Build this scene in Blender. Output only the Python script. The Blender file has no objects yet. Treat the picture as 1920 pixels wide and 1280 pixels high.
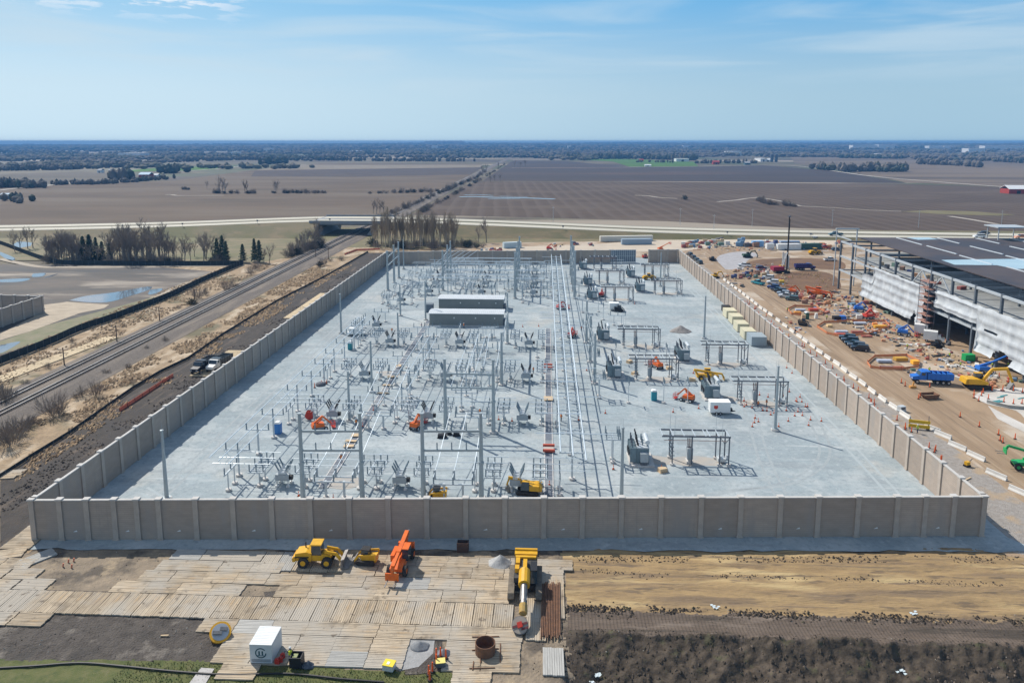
import bpy, bmesh, math, random
from mathutils import Vector, Matrix, noise
R = math.radians
rnd = random.Random(11)
C = bpy.context.scene.collection
SC = bpy.context.scene

# ------------------------------------------------------------------ camera
CAMH, F, CY, PITCH, YAW = 57.0, 1340.0, 463.71, 0.147218, R(2.7)
cam = bpy.data.cameras.new('camera'); camo = bpy.data.objects.new('camera', cam); C.objects.link(camo)
cam.sensor_width = 36; cam.lens = 36 * F / 1920; cam.shift_y = -(640 - CY) / 1920
cam.clip_start = 1; cam.clip_end = 60000
camo.location = (0, 0, CAMH); camo.rotation_euler = (math.pi / 2 - PITCH, 0, YAW)
SC.camera = camo

def ray(x, y):
    u, v = x - 960, y - CY
    fw = F * math.cos(PITCH) - v * math.sin(PITCH); dn = v * math.cos(PITCH) + F * math.sin(PITCH)
    c, s = math.cos(YAW), math.sin(YAW)
    return (u * c - fw * s, u * s + fw * c, -dn)
def G(x, y, z=0.0):
    """survey of the photograph: the ground point (height z) seen at a place in it"""
    r = ray(x, y); t = (CAMH - z) / -r[2]
    return (r[0] * t, r[1] * t)
def H(x, y, X, Y):
    r = ray(x, y); return CAMH + r[2] * math.hypot(X, Y) / math.hypot(r[0], r[1])

# ------------------------------------------------------------------ materials
MATS = {}
def M(name, c1, c2=None, sc=1.0, rough=.8, metal=0, bump=0, bsc=None, stretch=None, local=False, rv=0, lo=.35, hi=.65, detail=5, spec=.3):
    if name in MATS: return MATS[name]
    m = bpy.data.materials.new(name); m.use_nodes = True; MATS[name] = m
    nt = m.node_tree; N, L = nt.nodes, nt.links; b = N['Principled BSDF']
    b.inputs['Roughness'].default_value = rough; b.inputs['Metallic'].default_value = metal
    b.inputs['Specular IOR Level'].default_value = spec
    c = lambda v: (v[0], v[1], v[2], 1)
    b.inputs['Base Color'].default_value = c(c1)
    vec = None
    if c2 or bump:
        if local: vec = N.new('ShaderNodeTexCoord').outputs['Object']
        else: vec = N.new('ShaderNodeNewGeometry').outputs['Position']
        if stretch:
            mp = N.new('ShaderNodeMapping'); mp.inputs['Scale'].default_value = stretch
            if len(stretch) > 3: pass
            L.new(vec, mp.inputs['Vector']); vec = mp.outputs['Vector']
    col = None
    if c2:
        n = N.new('ShaderNodeTexNoise'); n.inputs['Scale'].default_value = sc; n.inputs['Detail'].default_value = detail
        n.inputs['Roughness'].default_value = .62
        L.new(vec, n.inputs['Vector'])
        r = N.new('ShaderNodeValToRGB'); r.color_ramp.elements[0].position = lo; r.color_ramp.elements[1].position = hi
        r.color_ramp.elements[0].color = c(c1); r.color_ramp.elements[1].color = c(c2)
        L.new(n.outputs['Fac'], r.inputs['Fac']); col = r.outputs['Color']
    if rv:
        oi = N.new('ShaderNodeObjectInfo'); mr = N.new('ShaderNodeMapRange'); mr.inputs['To Min'].default_value = 1 - rv; mr.inputs['To Max'].default_value = 1 + rv
        L.new(oi.outputs['Random'], mr.inputs['Value'])
        h = N.new('ShaderNodeHueSaturation'); h.inputs['Color'].default_value = c(c1)
        L.new(mr.outputs['Result'], h.inputs['Value'])
        if col: L.new(col, h.inputs['Color'])
        col = h.outputs['Color']
    if col: L.new(col, b.inputs['Base Color'])
    if bump:
        n = N.new('ShaderNodeTexNoise'); n.inputs['Scale'].default_value = bsc or sc * 4; n.inputs['Detail'].default_value = 6
        L.new(vec, n.inputs['Vector'])
        bp = N.new('ShaderNodeBump'); bp.inputs['Strength'].default_value = min(1, bump); bp.inputs['Distance'].default_value = max(.05, bump * .3)
        L.new(n.outputs['Fac'], bp.inputs['Height']); L.new(bp.outputs['Normal'], b.inputs['Normal'])
    return m
def overlay(m, c, sc, lo, hi, stretch=None, amount=1.0, rot=0, local=False, detail=4, seed=0.0):
    """a second layer of colour patches (stains, dry patches, wear) over what the material already has"""
    nt = m.node_tree; N, L = nt.nodes, nt.links; b = N['Principled BSDF']
    vec = N.new('ShaderNodeTexCoord').outputs['Object'] if local else N.new('ShaderNodeNewGeometry').outputs['Position']
    mp = N.new('ShaderNodeMapping'); mp.inputs['Scale'].default_value = stretch or (1, 1, 1); mp.inputs['Rotation'].default_value = (0, 0, rot)
    mp.inputs['Location'].default_value = (seed, seed * 1.7, 0)
    L.new(vec, mp.inputs['Vector'])
    n = N.new('ShaderNodeTexNoise'); n.inputs['Scale'].default_value = sc; n.inputs['Detail'].default_value = detail; n.inputs['Roughness'].default_value = .6
    L.new(mp.outputs['Vector'], n.inputs['Vector'])
    mr = N.new('ShaderNodeMapRange'); mr.inputs['From Min'].default_value = lo; mr.inputs['From Max'].default_value = hi; mr.inputs['To Max'].default_value = amount
    L.new(n.outputs['Fac'], mr.inputs['Value'])
    mx = N.new('ShaderNodeMix'); mx.data_type = 'RGBA'
    L.new(mr.outputs['Result'], mx.inputs['Factor'])
    src = b.inputs['Base Color']
    if src.links: L.new(src.links[0].from_socket, mx.inputs[6])
    else: mx.inputs[6].default_value = src.default_value
    mx.inputs[7].default_value = (c[0], c[1], c[2], 1)
    L.new(mx.outputs[2], b.inputs['Base Color'])
    return m
def stripes(m, c, period, width, axis=0, rot=0, amount=1.0, local=False, soft=.1, wob=0.0):
    """straight lines at a regular period (planks, plough furrows, ribs) as part of the surface"""
    nt = m.node_tree; N, L = nt.nodes, nt.links; b = N['Principled BSDF']
    vec = N.new('ShaderNodeTexCoord').outputs['Object'] if local else N.new('ShaderNodeNewGeometry').outputs['Position']
    mp = N.new('ShaderNodeMapping'); mp.inputs['Rotation'].default_value = (0, 0, rot); L.new(vec, mp.inputs['Vector'])
    sp = N.new('ShaderNodeSeparateXYZ'); L.new(mp.outputs['Vector'], sp.inputs['Vector'])
    v = sp.outputs[axis]
    if wob:
        n = N.new('ShaderNodeTexNoise'); n.inputs['Scale'].default_value = .02; L.new(vec, n.inputs['Vector'])
        ma = N.new('ShaderNodeMath'); ma.operation = 'MULTIPLY_ADD'; L.new(n.outputs['Fac'], ma.inputs[0]); ma.inputs[1].default_value = wob; L.new(v, ma.inputs[2]); v = ma.outputs[0]
    d = N.new('ShaderNodeMath'); d.operation = 'DIVIDE'; d.inputs[1].default_value = period; L.new(v, d.inputs[0])
    f = N.new('ShaderNodeMath'); f.operation = 'FRACT'; L.new(d.outputs[0], f.inputs[0])
    mr = N.new('ShaderNodeMapRange'); mr.inputs['From Min'].default_value = width - soft; mr.inputs['From Max'].default_value = width + soft
    mr.inputs['To Min'].default_value = amount; mr.inputs['To Max'].default_value = 0
    L.new(f.outputs[0], mr.inputs['Value'])
    mx = N.new('ShaderNodeMix'); mx.data_type = 'RGBA'; L.new(mr.outputs['Result'], mx.inputs['Factor'])
    src = b.inputs['Base Color']
    if src.links: L.new(src.links[0].from_socket, mx.inputs[6])
    else: mx.inputs[6].default_value = src.default_value
    mx.inputs[7].default_value = (c[0], c[1], c[2], 1)
    L.new(mx.outputs[2], b.inputs['Base Color'])
    return m

# ------------------------------------------------------------------ mesh builder
class MB:
    def __init__(s): s.v = []; s.f = []; s.mi = []
    def add(s, vs, fs, m=0):
        o = len(s.v); s.v += [tuple(p) for p in vs]; s.f += [tuple(i + o for i in f) for f in fs]; s.mi += [m] * len(fs); return s
    def bx(s, x0, x1, y0, y1, z0, z1, m=0):
        return s.add([(x0, y0, z0), (x1, y0, z0), (x1, y1, z0), (x0, y1, z0), (x0, y0, z1), (x1, y0, z1), (x1, y1, z1), (x0, y1, z1)],
                     [(3, 2, 1, 0), (4, 5, 6, 7), (0, 1, 5, 4), (1, 2, 6, 5), (2, 3, 7, 6), (3, 0, 4, 7)], m)
    def cb(s, x, y, z, sx, sy, sz, rz=0, m=0):
        """box standing on z, centred at x y, turned by rz"""
        c, n = math.cos(rz), math.sin(rz); vs = []
        for zz in (z, z + sz):
            for a, b in ((-1, -1), (1, -1), (1, 1), (-1, 1)):
                px, py = a * sx / 2, b * sy / 2; vs.append((x + px * c - py * n, y + px * n + py * c, zz))
        return s.add(vs, [(3, 2, 1, 0), (4, 5, 6, 7), (0, 1, 5, 4), (1, 2, 6, 5), (2, 3, 7, 6), (3, 0, 4, 7)], m)
    def tube(s, p, q, r, r2=None, n=6, m=0, cap=True):
        p, q = Vector(p), Vector(q); d = (q - p); r2 = r if r2 is None else r2
        if d.length < 1e-6: return s
        d.normalize(); a = d.orthogonal().normalized(); b = d.cross(a); vs = []
        for c, rr in ((p, r), (q, r2)):
            for i in range(n):
                t = 2 * math.pi * (i + .5) / n; vs.append(c + a * math.cos(t) * rr + b * math.sin(t) * rr)
        fs = [(i, (i + 1) % n, n + (i + 1) % n, n + i) for i in range(n)]
        if cap: fs += [tuple(range(n - 1, -1, -1)), tuple(range(n, 2 * n))]
        return s.add(vs, fs, m)
    def bar(s, p, q, w, h=None, m=0):
        """square bar from p to q"""
        p, q = Vector(p), Vector(q); d = (q - p).normalized(); h = h or w
        up = Vector((0, 0, 1)) if abs(d.z) < .95 else Vector((0, 1, 0))
        a = d.cross(up).normalized(); b = a.cross(d); vs = []
        for c in (p, q):
            for i, j in ((-1, -1), (1, -1), (1, 1), (-1, 1)): vs.append(c + a * i * w / 2 + b * j * h / 2)
        return s.add(vs, [(3, 2, 1, 0), (4, 5, 6, 7), (0, 1, 5, 4), (1, 2, 6, 5), (2, 3, 7, 6), (3, 0, 4, 7)], m)
    def lathe(s, x, y, prof, n=10, m=0):
        vs = []; fs = []
        for r, z in prof:
            for i in range(n): t = 2 * math.pi * i / n; vs.append((x + r * math.cos(t), y + r * math.sin(t), z))
        for k in range(len(prof) - 1):
            for i in range(n): fs.append((k * n + i, k * n + (i + 1) % n, (k + 1) * n + (i + 1) % n, (k + 1) * n + i))
        fs.append(tuple(range(n - 1, -1, -1))); fs.append(tuple(range((len(prof) - 1) * n, len(prof) * n)))
        return s.add(vs, fs, m)
    def ribbed(s, p, q, r, k=4, n=6, m=0, core=.55):
        """insulator: a stack of sheds from p to q"""
        p, q = Vector(p), Vector(q)
        for i in range(k):
            a = p.lerp(q, i / k); b = p.lerp(q, (i + .55) / k); c = p.lerp(q, (i + 1) / k)
            s.tube(a, b, r, r * .75, n, m, True); s.tube(b, c, r * core, r * core, n, m, False)
        return s
    def prof(s, poly, y0, y1, m=0, axis='y'):
        """closed outline in x-z pulled along y (axis y), or in y-z pulled along x (axis x), or x-y along z"""
        n = len(poly)
        mk = {'y': lambda a, b, t: (a, t, b), 'x': lambda a, b, t: (t, a, b), 'z': lambda a, b, t: (a, b, t)}[axis]
        vs = [mk(a, b, y0) for a, b in poly] + [mk(a, b, y1) for a, b in poly]
        fs = [(i, (i + 1) % n, n + (i + 1) % n, n + i) for i in range(n)] + [tuple(range(n - 1, -1, -1)), tuple(range(n, 2 * n))]
        return s.add(vs, fs, m)
    def wheel(s, x, y, z, r, w, m=0, n=12, axis='y', mh=None):
        d = (0, w / 2, 0) if axis == 'y' else (w / 2, 0, 0)
        s.tube((x - d[0], y - d[1], z), (x + d[0], y + d[1], z), r, r, n, m)
        if mh is not None:
            d = (d[0] * 1.06, d[1] * 1.06, 0); s.tube((x - d[0], y - d[1], z), (x + d[0], y + d[1], z), r * .5, r * .5, n, mh)
        return s
    def xf(s, mat):
        s.v = [tuple(mat @ Vector(p)) for p in s.v]; return s
    def build(s, name, mats, parent=None, smooth=False, recalc=True):
        me = bpy.data.meshes.new(name); me.from_pydata(s.v, [], s.f)
        if not isinstance(mats, (list, tuple)): mats = [mats]
        for m in mats: me.materials.append(m)
        if len(mats) > 1: me.polygons.foreach_set('material_index', s.mi)
        if smooth: me.polygons.foreach_set('use_smooth', [True] * len(s.f))
        me.update()
        o = bpy.data.objects.new(name, me); C.objects.link(o)
        if parent is not None: o.parent = parent
        return o
def thing(name, label, cat, loc=(0, 0, 0), rz=0.0, group=None):
    o = bpy.data.objects.new(name, None); C.objects.link(o); o.empty_display_size = .3
    o.location = loc if len(loc) > 2 else (loc[0], loc[1], 0); o.rotation_euler = (0, 0, rz)
    o['label'] = label; o['category'] = cat
    if group: o['group'] = group
    return o
def tag(o, label, cat, group=None, loc=None, rz=None):
    o['label'] = label; o['category'] = cat
    if group: o['group'] = group
    if loc is not None: o.location = loc if len(loc) > 2 else (loc[0], loc[1], 0)
    if rz is not None: o.rotation_euler = (0, 0, rz)
    return o
KIDS = {}
def kids(o):
    return [c for c in KIDS.get(o.name, ())]
def reg(root):
    """remember the children of a finished thing, so that copying it does not search the whole scene each time"""
    for c in root.children_recursive: KIDS.setdefault(c.parent.name, []).append(c)
    return root
def dup(root, loc, rz=0.0, label=None, group=None, scale=None):
    def cp(o, par):
        c = o.copy(); C.objects.link(c)
        if par is not None: c.parent = par
        for k in kids(o): cp(k, c)
        return c
    r = cp(root, None); r.location = loc if len(loc) > 2 else (loc[0], loc[1], 0); r.rotation_euler = (0, 0, rz)
    if label: r['label'] = label
    if group: r['group'] = group
    if scale: r.scale = scale if isinstance(scale, tuple) else (scale,) * 3
    return r
class Stamp:
    """the first use moves the prototype, the later ones copy it"""
    def __init__(s, root): s.o = reg(root); s.used = False
    def __call__(s, loc, rz=0.0, label=None, group=None, scale=None):
        if s.used: return dup(s.o, loc, rz, label, group, scale)
        s.used = True; r = s.o; r.location = loc if len(loc) > 2 else (loc[0], loc[1], 0); r.rotation_euler = (0, 0, rz)
        if label: r['label'] = label
        if group: r['group'] = group
        if scale: r.scale = scale if isinstance(scale, tuple) else (scale,) * 3
        return r
def part(fn, name, m, t, **k):
    b = MB(); fn(b); return b.build(name, m, t, **k)
def structure(o): o['kind'] = 'structure'; return o
def sheet(name, pts, z, m, px=True):
    P = [G(x, y) for x, y in pts] if px else pts
    a = sum(P[i][0] * P[(i + 1) % len(P)][1] - P[(i + 1) % len(P)][0] * P[i][1] for i in range(len(P)))
    if a < 0: P = P[::-1]
    me = bpy.data.meshes.new(name); me.from_pydata([(x, y, z) for x, y in P], [], [tuple(range(len(P)))]); me.materials.append(m); me.update()
    o = bpy.data.objects.new(name, me); C.objects.link(o)
    return structure(o)
def ribbon(name, pts, w, z, m, px=False):
    """a strip of width w along a line of points; z number or list"""
    P = [Vector(G(*p)) if px else Vector(p[:2]) for p in pts]; vs = []; fs = []
    for i, p in enumerate(P):
        a = P[max(i - 1, 0)]; b = P[min(i + 1, len(P) - 1)]; d = (b - a).normalized(); n = Vector((-d.y, d.x))
        zz = z[i] if isinstance(z, (list, tuple)) else z; ww = w[i] if isinstance(w, (list, tuple)) else w
        vs += [(p.x + n.x * ww / 2, p.y + n.y * ww / 2, zz), (p.x - n.x * ww / 2, p.y - n.y * ww / 2, zz)]
        if i: fs.append((2 * i - 2, 2 * i - 1, 2 * i + 1, 2 * i))
    me = bpy.data.meshes.new(name); me.from_pydata(vs, [], fs); me.materials.append(m); me.update()
    o = bpy.data.objects.new(name, me); C.objects.link(o)
    return structure(o)
def smoothpts(pts, k=6):
    out = []; n = len(pts)
    for i in range(n - 1):
        p0, p1, p2, p3 = (Vector(pts[max(i - 1, 0)]), Vector(pts[i]), Vector(pts[i + 1]), Vector(pts[min(i + 2, n - 1)]))
        for j in range(k):
            t = j / k; out.append(tuple(.5 * ((2 * p1) + (p2 - p0) * t + (2 * p0 - 5 * p1 + 4 * p2 - p3) * t * t + (3 * p1 - p0 - 3 * p2 + p3) * t ** 3)))
    out.append(tuple(pts[-1])); return out
ORD = 'first second third fourth fifth sixth seventh eighth ninth tenth eleventh twelfth thirteenth fourteenth fifteenth sixteenth seventeenth eighteenth nineteenth twentieth'.split()
ORD += ['twenty ' + o for o in ORD[:9]]

# ------------------------------------------------------------------ light and sky
SUN = Vector((-.72, .66, 1.0)).normalized()
sun_el = math.asin(SUN.z); sun_az = math.atan2(SUN.x, SUN.y)
SC.world = bpy.data.worlds.new('World'); SC.world.use_nodes = True
wn = SC.world.node_tree; WN, WL = wn.nodes, wn.links
bg = WN['Background']; sky = WN.new('ShaderNodeTexSky'); sky.sky_type = 'NISHITA'; sky.sun_disc = False
sky.sun_elevation = sun_el; sky.sun_rotation = sun_az
sky.altitude = 200; sky.air_density = 1.0; sky.dust_density = .3; sky.ozone_density = 1.5
bg.inputs['Strength'].default_value = .1
hs = WN.new('ShaderNodeHueSaturation'); hs.inputs['Saturation'].default_value = .95; hs.inputs['Value'].default_value = 1.0
WL.new(sky.outputs['Color'], hs.inputs['Color'])
tc = WN.new('ShaderNodeTexCoord'); sx = WN.new('ShaderNodeSeparateXYZ'); WL.new(tc.outputs['Generated'], sx.inputs['Vector'])
def wmath(op, a, b=None, c=None):
    n = WN.new('ShaderNodeMath'); n.operation = op
    for i, v in enumerate((a, b, c)):
        if v is None: continue
        if isinstance(v, (int, float)): n.inputs[i].default_value = v
        else: WL.new(v, n.inputs[i])
    return n.outputs[0]
def wrange(v, a, b, c=0, d=1):
    n = WN.new('ShaderNodeMapRange'); n.interpolation_type = 'SMOOTHSTEP'
    for i, q in enumerate((a, b, c, d)): n.inputs[i + 1].default_value = q
    WL.new(v, n.inputs[0]); return n.outputs[0]
az = wmath('ARCTAN2', sx.outputs['X'], sx.outputs['Y']); el = sx.outputs['Z']
cv = WN.new('ShaderNodeCombineXYZ'); WL.new(wmath('MULTIPLY', az, 14), cv.inputs[0]); WL.new(wmath('MULTIPLY', el, 70), cv.inputs[1])
def wnoise(scale, detail, rough=.6, dist=0):
    n = WN.new('ShaderNodeTexNoise'); n.inputs['Scale'].default_value = scale; n.inputs['Detail'].default_value = detail; n.inputs['Roughness'].default_value = rough
    n.inputs['Distortion'].default_value = dist
    WL.new(cv.outputs[0], n.inputs['Vector']); return n.outputs['Fac']
# small puffs high over the rail side
puff = wmath('MULTIPLY', wrange(wnoise(1.5, 6, .6), .49, .6), wmath('MULTIPLY', wrange(az, -.36, -.46), wrange(el, .135, .185)))
# thin streaks of cirrus over the rest
cv2 = WN.new('ShaderNodeCombineXYZ'); WL.new(wmath('MULTIPLY', az, 3.5), cv2.inputs[0]); WL.new(wmath('MULTIPLY', el, 34), cv2.inputs[1])
n2 = WN.new('ShaderNodeTexNoise'); n2.inputs['Scale'].default_value = .8; n2.inputs['Detail'].default_value = 7; n2.inputs['Distortion'].default_value = .6; WL.new(cv2.outputs[0], n2.inputs['Vector'])
cir = wmath('MULTIPLY', wrange(n2.outputs['Fac'], .42, .72, 0, .55), wrange(el, .02, .12))
def wmix(f, c1, c2):
    n = WN.new('ShaderNodeMix'); n.data_type = 'RGBA'; WL.new(f, n.inputs['Factor'])
    for i, c in ((6, c1), (7, c2)):
        if isinstance(c, tuple): n.inputs[i].default_value = (*c, 1)
        else: WL.new(c, n.inputs[i])
    return n.outputs[2]
side = wrange(az, -.75, .55)
low = wmix(side, (5.0, 6.5, 7.5), (3.1, 4.7, 5.9)); hi = wmix(side, (2.4, 4.9, 7.2), (1.0, 3.5, 6.4))
lowhi = wmix(wrange(el, .05, .215), low, hi)
base_sky = wmix(wrange(el, .55, .2), hs.outputs['Color'], lowhi)
mx1 = WN.new('ShaderNodeMix'); mx1.data_type = 'RGBA'; WL.new(cir, mx1.inputs['Factor']); WL.new(base_sky, mx1.inputs[6]); mx1.inputs[7].default_value = (4.9, 6.0, 6.8, 1)
mx2 = WN.new('ShaderNodeMix'); mx2.data_type = 'RGBA'; WL.new(puff, mx2.inputs['Factor']); WL.new(mx1.outputs[2], mx2.inputs[6]); mx2.inputs[7].default_value = (7.6, 7.8, 8.2, 1)
WL.new(mx2.outputs[2], bg.inputs['Color'])
sun = bpy.data.lights.new('sun', 'SUN'); sun.energy = 4.0; sun.angle = R(.5); sun.color = (1, .94, .85)
suno = bpy.data.objects.new('sun', sun); C.objects.link(suno); suno.rotation_euler = SUN.to_track_quat('Z', 'Y').to_euler()
SC.view_settings.view_transform = 'Standard'; SC.view_settings.look = 'None'; SC.view_settings.exposure = .3; SC.view_settings.gamma = 1
SC.cycles.max_bounces = 4; SC.cycles.diffuse_bounces = 2; SC.cycles.glossy_bounces = 2; SC.cycles.volume_bounces = 0; SC.cycles.transparent_max_bounces = 6
# ================================================================== ground
m_base = M('countryside', (.10, .085, .05), (.15, .12, .075), sc=.004, bump=0)
overlay(m_base, (.055, .075, .03), .0022, .5, .58); overlay(m_base, (.06, .045, .035), .0031, .52, .6, seed=40)
overlay(m_base, (.2, .16, .1), .3, .45, .7, amount=.35); overlay(m_base, (.30, .25, .19), .0016, .56, .6, seed=63, stretch=(.5, 1.6, 1))
def far_z(x, y):
    d = math.hypot(x, y); k = max(0, d - 3500) / 7000; a = math.atan2(x, y)
    lean = max(0, min(1, (a + .55) / .4))
    return 17 * k * lean + 4 * k * math.sin(a * 23 + d * .0011) - .02 * max(0, min(1, (d - 400) / 400)) * 20
def build_ground():
    b = MB(); rs = [0, 60, 100, 122, 200, 400, 800, 1300, 2000, 3000, 4500, 6500, 9000, 11000]; n = 72
    vs = []; fs = []
    for r in rs:
        for i in range(n):
            a = -math.pi + 2 * math.pi * i / n; q = 1 / max(abs(math.sin(a)), abs(math.cos(a))) if r == 11000 else 1; x, y = r * q * math.sin(a), r * q * math.cos(a)
            vs.append((x, y, far_z(x, y) if r > 500 else (-9 if r < 110 else -.12 if r < 300 else -.3)))
    for k in range(len(rs) - 1):
        for i in range(n): fs.append((k * n + i, (k + 1) * n + i, (k + 1) * n + (i + 1) % n, k * n + (i + 1) % n))
    b.add(vs, fs); return structure(b.build('ground', m_base))
build_ground()

# ---- dry railway margins and scrub (a broad sheet under everything on the rail side)
m_dry = M('dry_grass', (.38, .27, .16), (.25, .175, .10), sc=.35, bump=.6, bsc=3)
overlay(m_dry, (.52, .42, .30), .16, .5, .62, stretch=(1.6, .5, 1), amount=.8); overlay(m_dry, (.075, .075, .03), .05, .55, .64, amount=.8)
overlay(m_dry, (.16, .115, .075), 1.6, .52, .68, amount=.65)
sheet('rail_margin', [(-175, 60), (-72, 60), (-72, 345), (-60, 360), (60, 360), (60, 420), (-175, 440)], -.02, m_dry, px=False)
m_meadow = M('roadside_grass', (.19, .155, .085), (.14, .13, .06), sc=.03, bump=.4, bsc=1.5); overlay(m_meadow, (.24, .18, .1), .09, .48, .64, stretch=(1, 2, 1), amount=.8)
overlay(m_meadow, (.125, .125, .045), .02, .52, .62, seed=9, amount=.8)
sheet('meadow', [(-360, 330), (-135, 330), (-110, 380), (320, 352), (320, 470), (-360, 470)], -.012, m_meadow, px=False)
# ---- soil of the other compound beyond the tracks
m_mud2 = M('compound_soil', (.13, .105, .085), (.065, .06, .055), sc=.06, bump=.5, bsc=1.2, stretch=(.4, 1, 1)); overlay(m_mud2, (.36, .31, .25), .05, .52, .66, stretch=(.35, 1.2, 1), amount=.85)
overlay(m_mud2, (.05, .055, .06), .03, .55, .66, stretch=(.3, 1.3, 1), seed=30, amount=.9)
sheet('compound_ground', [(-420, 120), (-143, 150), (-147, 305), (-195, 321), (-240, 318), (-420, 330)], .0, m_mud2, px=False)
m_track = M('pale_track', (.42, .36, .28), (.3, .25, .19), sc=.4)
ribbon('service_track', smoothpts([G(0, 485), G(35, 493), G(75, 500), G(120, 501), G(200, 500.5), G(435, 498)]), 3.4, .03, m_track)
ribbon('service_track', smoothpts([G(440, 500), G(400, 515), G(345, 532), G(290, 560)]), 2.6, .034, m_track)
m_bluegravel = M('wet_gravel', (.3, .3, .3), (.2, .2, .21), sc=.5)
sheet('gravel_strip', [(0, 640), (80, 612), (220, 575), (330, 545), (345, 552), (230, 592), (100, 632), (0, 664)], .02, M('mown_verge', (.14, .15, .07), (.22, .19, .12), sc=.25, bump=.3))
sheet('timber_path', [(80, 572), (125, 566), (205, 571), (195, 578), (150, 587), (60, 620), (0, 638), (0, 626), (70, 590), (85, 580)], .05, M('worn_mats', (.46, .38, .28), (.33, .27, .2), sc=.6, stretch=(.3, 1, 1)))
m_water = M('puddle_water', (.16, .2, .24), rough=.04, spec=.9)
for k, q in enumerate(([(130, 563), (160, 555), (215, 548), (278, 537), (280, 543), (240, 556), (205, 566), (170, 567)], [(282, 543), (305, 541), (295, 549), (278, 552)], [(0, 472), (28, 484), (20, 489), (0, 478)],
          [(62, 513), (85, 512), (80, 518), (60, 519)], [(0, 524), (55, 522), (40, 528), (0, 529)], [(5, 646), (38, 640), (22, 652), (0, 662), (0, 648)], [(86, 519), (108, 513), (100, 517), (84, 521)])):
    sheet('puddle', smoothpts(q + [q[0]], 4)[:-1], .03, m_water)
sheet('pond', [(18, 462), (35, 452), (60, 455), (58, 461), (25, 467)], .02, m_water)

# ---- railway
m_ballast = M('ballast', (.175, .145, .12), (.10, .083, .07), sc=2.2, bump=.7, bsc=8); overlay(m_ballast, (.26, .21, .16), .12, .5, .64, amount=.6, stretch=(2, .3, 1))
rl = lambda y, off=0: (-115.6 + off - .0052 * (y - 139), y)
def railbed():
    b = MB(); pr = [(-8.2, 0), (-6.5, .55), (5.2, .55), (9.5, .05)]; ys = [60, 150, 300, 430, 700, 1200, 2600]; vs = []; fs = []
    for y in ys:
        for dx, z in pr: vs.append((rl(y)[0] + dx, y, z - (.28 if y > 600 else 0)))
    for k in range(len(ys) - 1):
        for i in range(3): fs.append((4 * k + i, 4 * k + i + 1, 4 * k + 5 + i, 4 * k + 4 + i))
    return structure(b.add(vs, fs).build('railway_embankment', m_ballast))
railbed()
m_rail = M('rail_steel', (.6, .57, .54), (.42, .37, .33), sc=.3, rough=.4, metal=.2); m_sleeper = M('sleeper_wood', (.03, .024, .02), (.055, .045, .037), sc=1)
for off, nm in ((-3.6, 'farther from the concrete wall'), (1.5, 'closer to the concrete wall')):
    t = thing('railway_track', 'straight railway track with steel rails on dark sleepers, the one ' + nm, 'railway track', (0, 0, 0))
    for s in (-.72, .72):
        b = MB()
        for y0, y1 in ((60, 430), (430, 1200), (1200, 2600)): b.bar((rl(y0, off + s)[0], y0, .78 - (.28 if y0 > 600 else 0)), (rl(y1, off + s)[0], y1, .78 - (.28 if y1 > 600 else 0)), .16, .16)
        b.build('rail', m_rail, t)
    b = MB(); y = 70
    while y < 560:
        x = rl(y, off)[0]; b.bx(x - 1.35, x + 1.35, y, y + .36, .54, .66); y += .62 if y < 300 else 1.2
    o = b.build('sleepers', m_sleeper, t); o['kind'] = 'stuff'
# ---- bare earth beside the wall
m_dark = M('dark_soil', (.03, .024, .019), (.055, .043, .035), sc=.5, bump=.8, bsc=3); overlay(m_dark, (.17, .125, .09), .3, .54, .7, stretch=(1.5, .25, 1), amount=.7); overlay(m_dark, (.035, .03, .028), .12, .5, .6, seed=77, amount=.7)
def bare_strip():
    pts = [(0, 902), (60, 858), (130, 815), (190, 772), (250, 730), (300, 700), (350, 676), (420, 628), (520, 566), (610, 520), (690, 474), (722, 474), (722, 500), (60, 1016), (0, 1040)]
    return sheet('bare_earth', pts, .004, m_dark)
bare_strip()
m_fields = {}
def field(name, pts, c1, c2, z, sc=.01, rot=0, row=None, wob=0, stretch=None, amt=.5, extra=None):
    m = M(name + '_soil_%d' % len(m_fields), c1, c2, sc=sc, stretch=stretch, rough=.95); m_fields[len(m_fields)] = m
    if extra: overlay(m, *extra)
    if row: stripes(m, row[0], row[1], row[2], rot=rot, amount=amt, wob=wob, soft=.2)
    return sheet(name, pts, z, m)
# far fields
field('stubble_field', [(0, 428), (0, 352), (150, 345), (330, 338), (480, 318), (600, 306), (905, 307), (880, 330), (742, 400), (620, 408), (300, 416)], (.14, .10, .066), (.096, .069, .045), -.25, sc=.012, stretch=(.4, 1, 1), extra=((.155, .12, .085), .006, .48, .62, (.5, 2, 1), .8))
field('ploughed_field', [(478, 320), (905, 314), (882, 327), (660, 331), (470, 331)], (.085, .065, .055), (.065, .05, .045), -.2, sc=.02)
field('stubble_field', [(545, 309), (905, 309), (902, 313.5), (478, 319)], (.24, .2, .15), (.2, .165, .12), -.16, sc=.02)
field('ploughed_field', [(772, 402), (872, 347), (905, 340), (1280, 341), (1700, 345), (1925, 352), (1925, 436), (1700, 432), (1500, 427), (1250, 414), (1000, 407)], (.095, .064, .043), (.068, .046, .032), -.25, sc=.02, stretch=(.3, 1, 1),
      row=((.12, .09, .07), 13.0, .35), rot=R(-4), wob=4, amt=.6, extra=((.125, .092, .066), .006, .5, .64, (1, 2.5, 1), .75))
field('ploughed_field', [(905, 339), (962, 301), (1060, 302), (1180, 313), (1300, 313), (1430, 310), (1560, 320), (1700, 343), (1300, 340)], (.05, .04, .038), (.065, .05, .046), -.2, sc=.01, stretch=(.2, 1, 1), extra=((.11, .07, .055), .003, .54, .66, (.6, 2, 1), .7))
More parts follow.
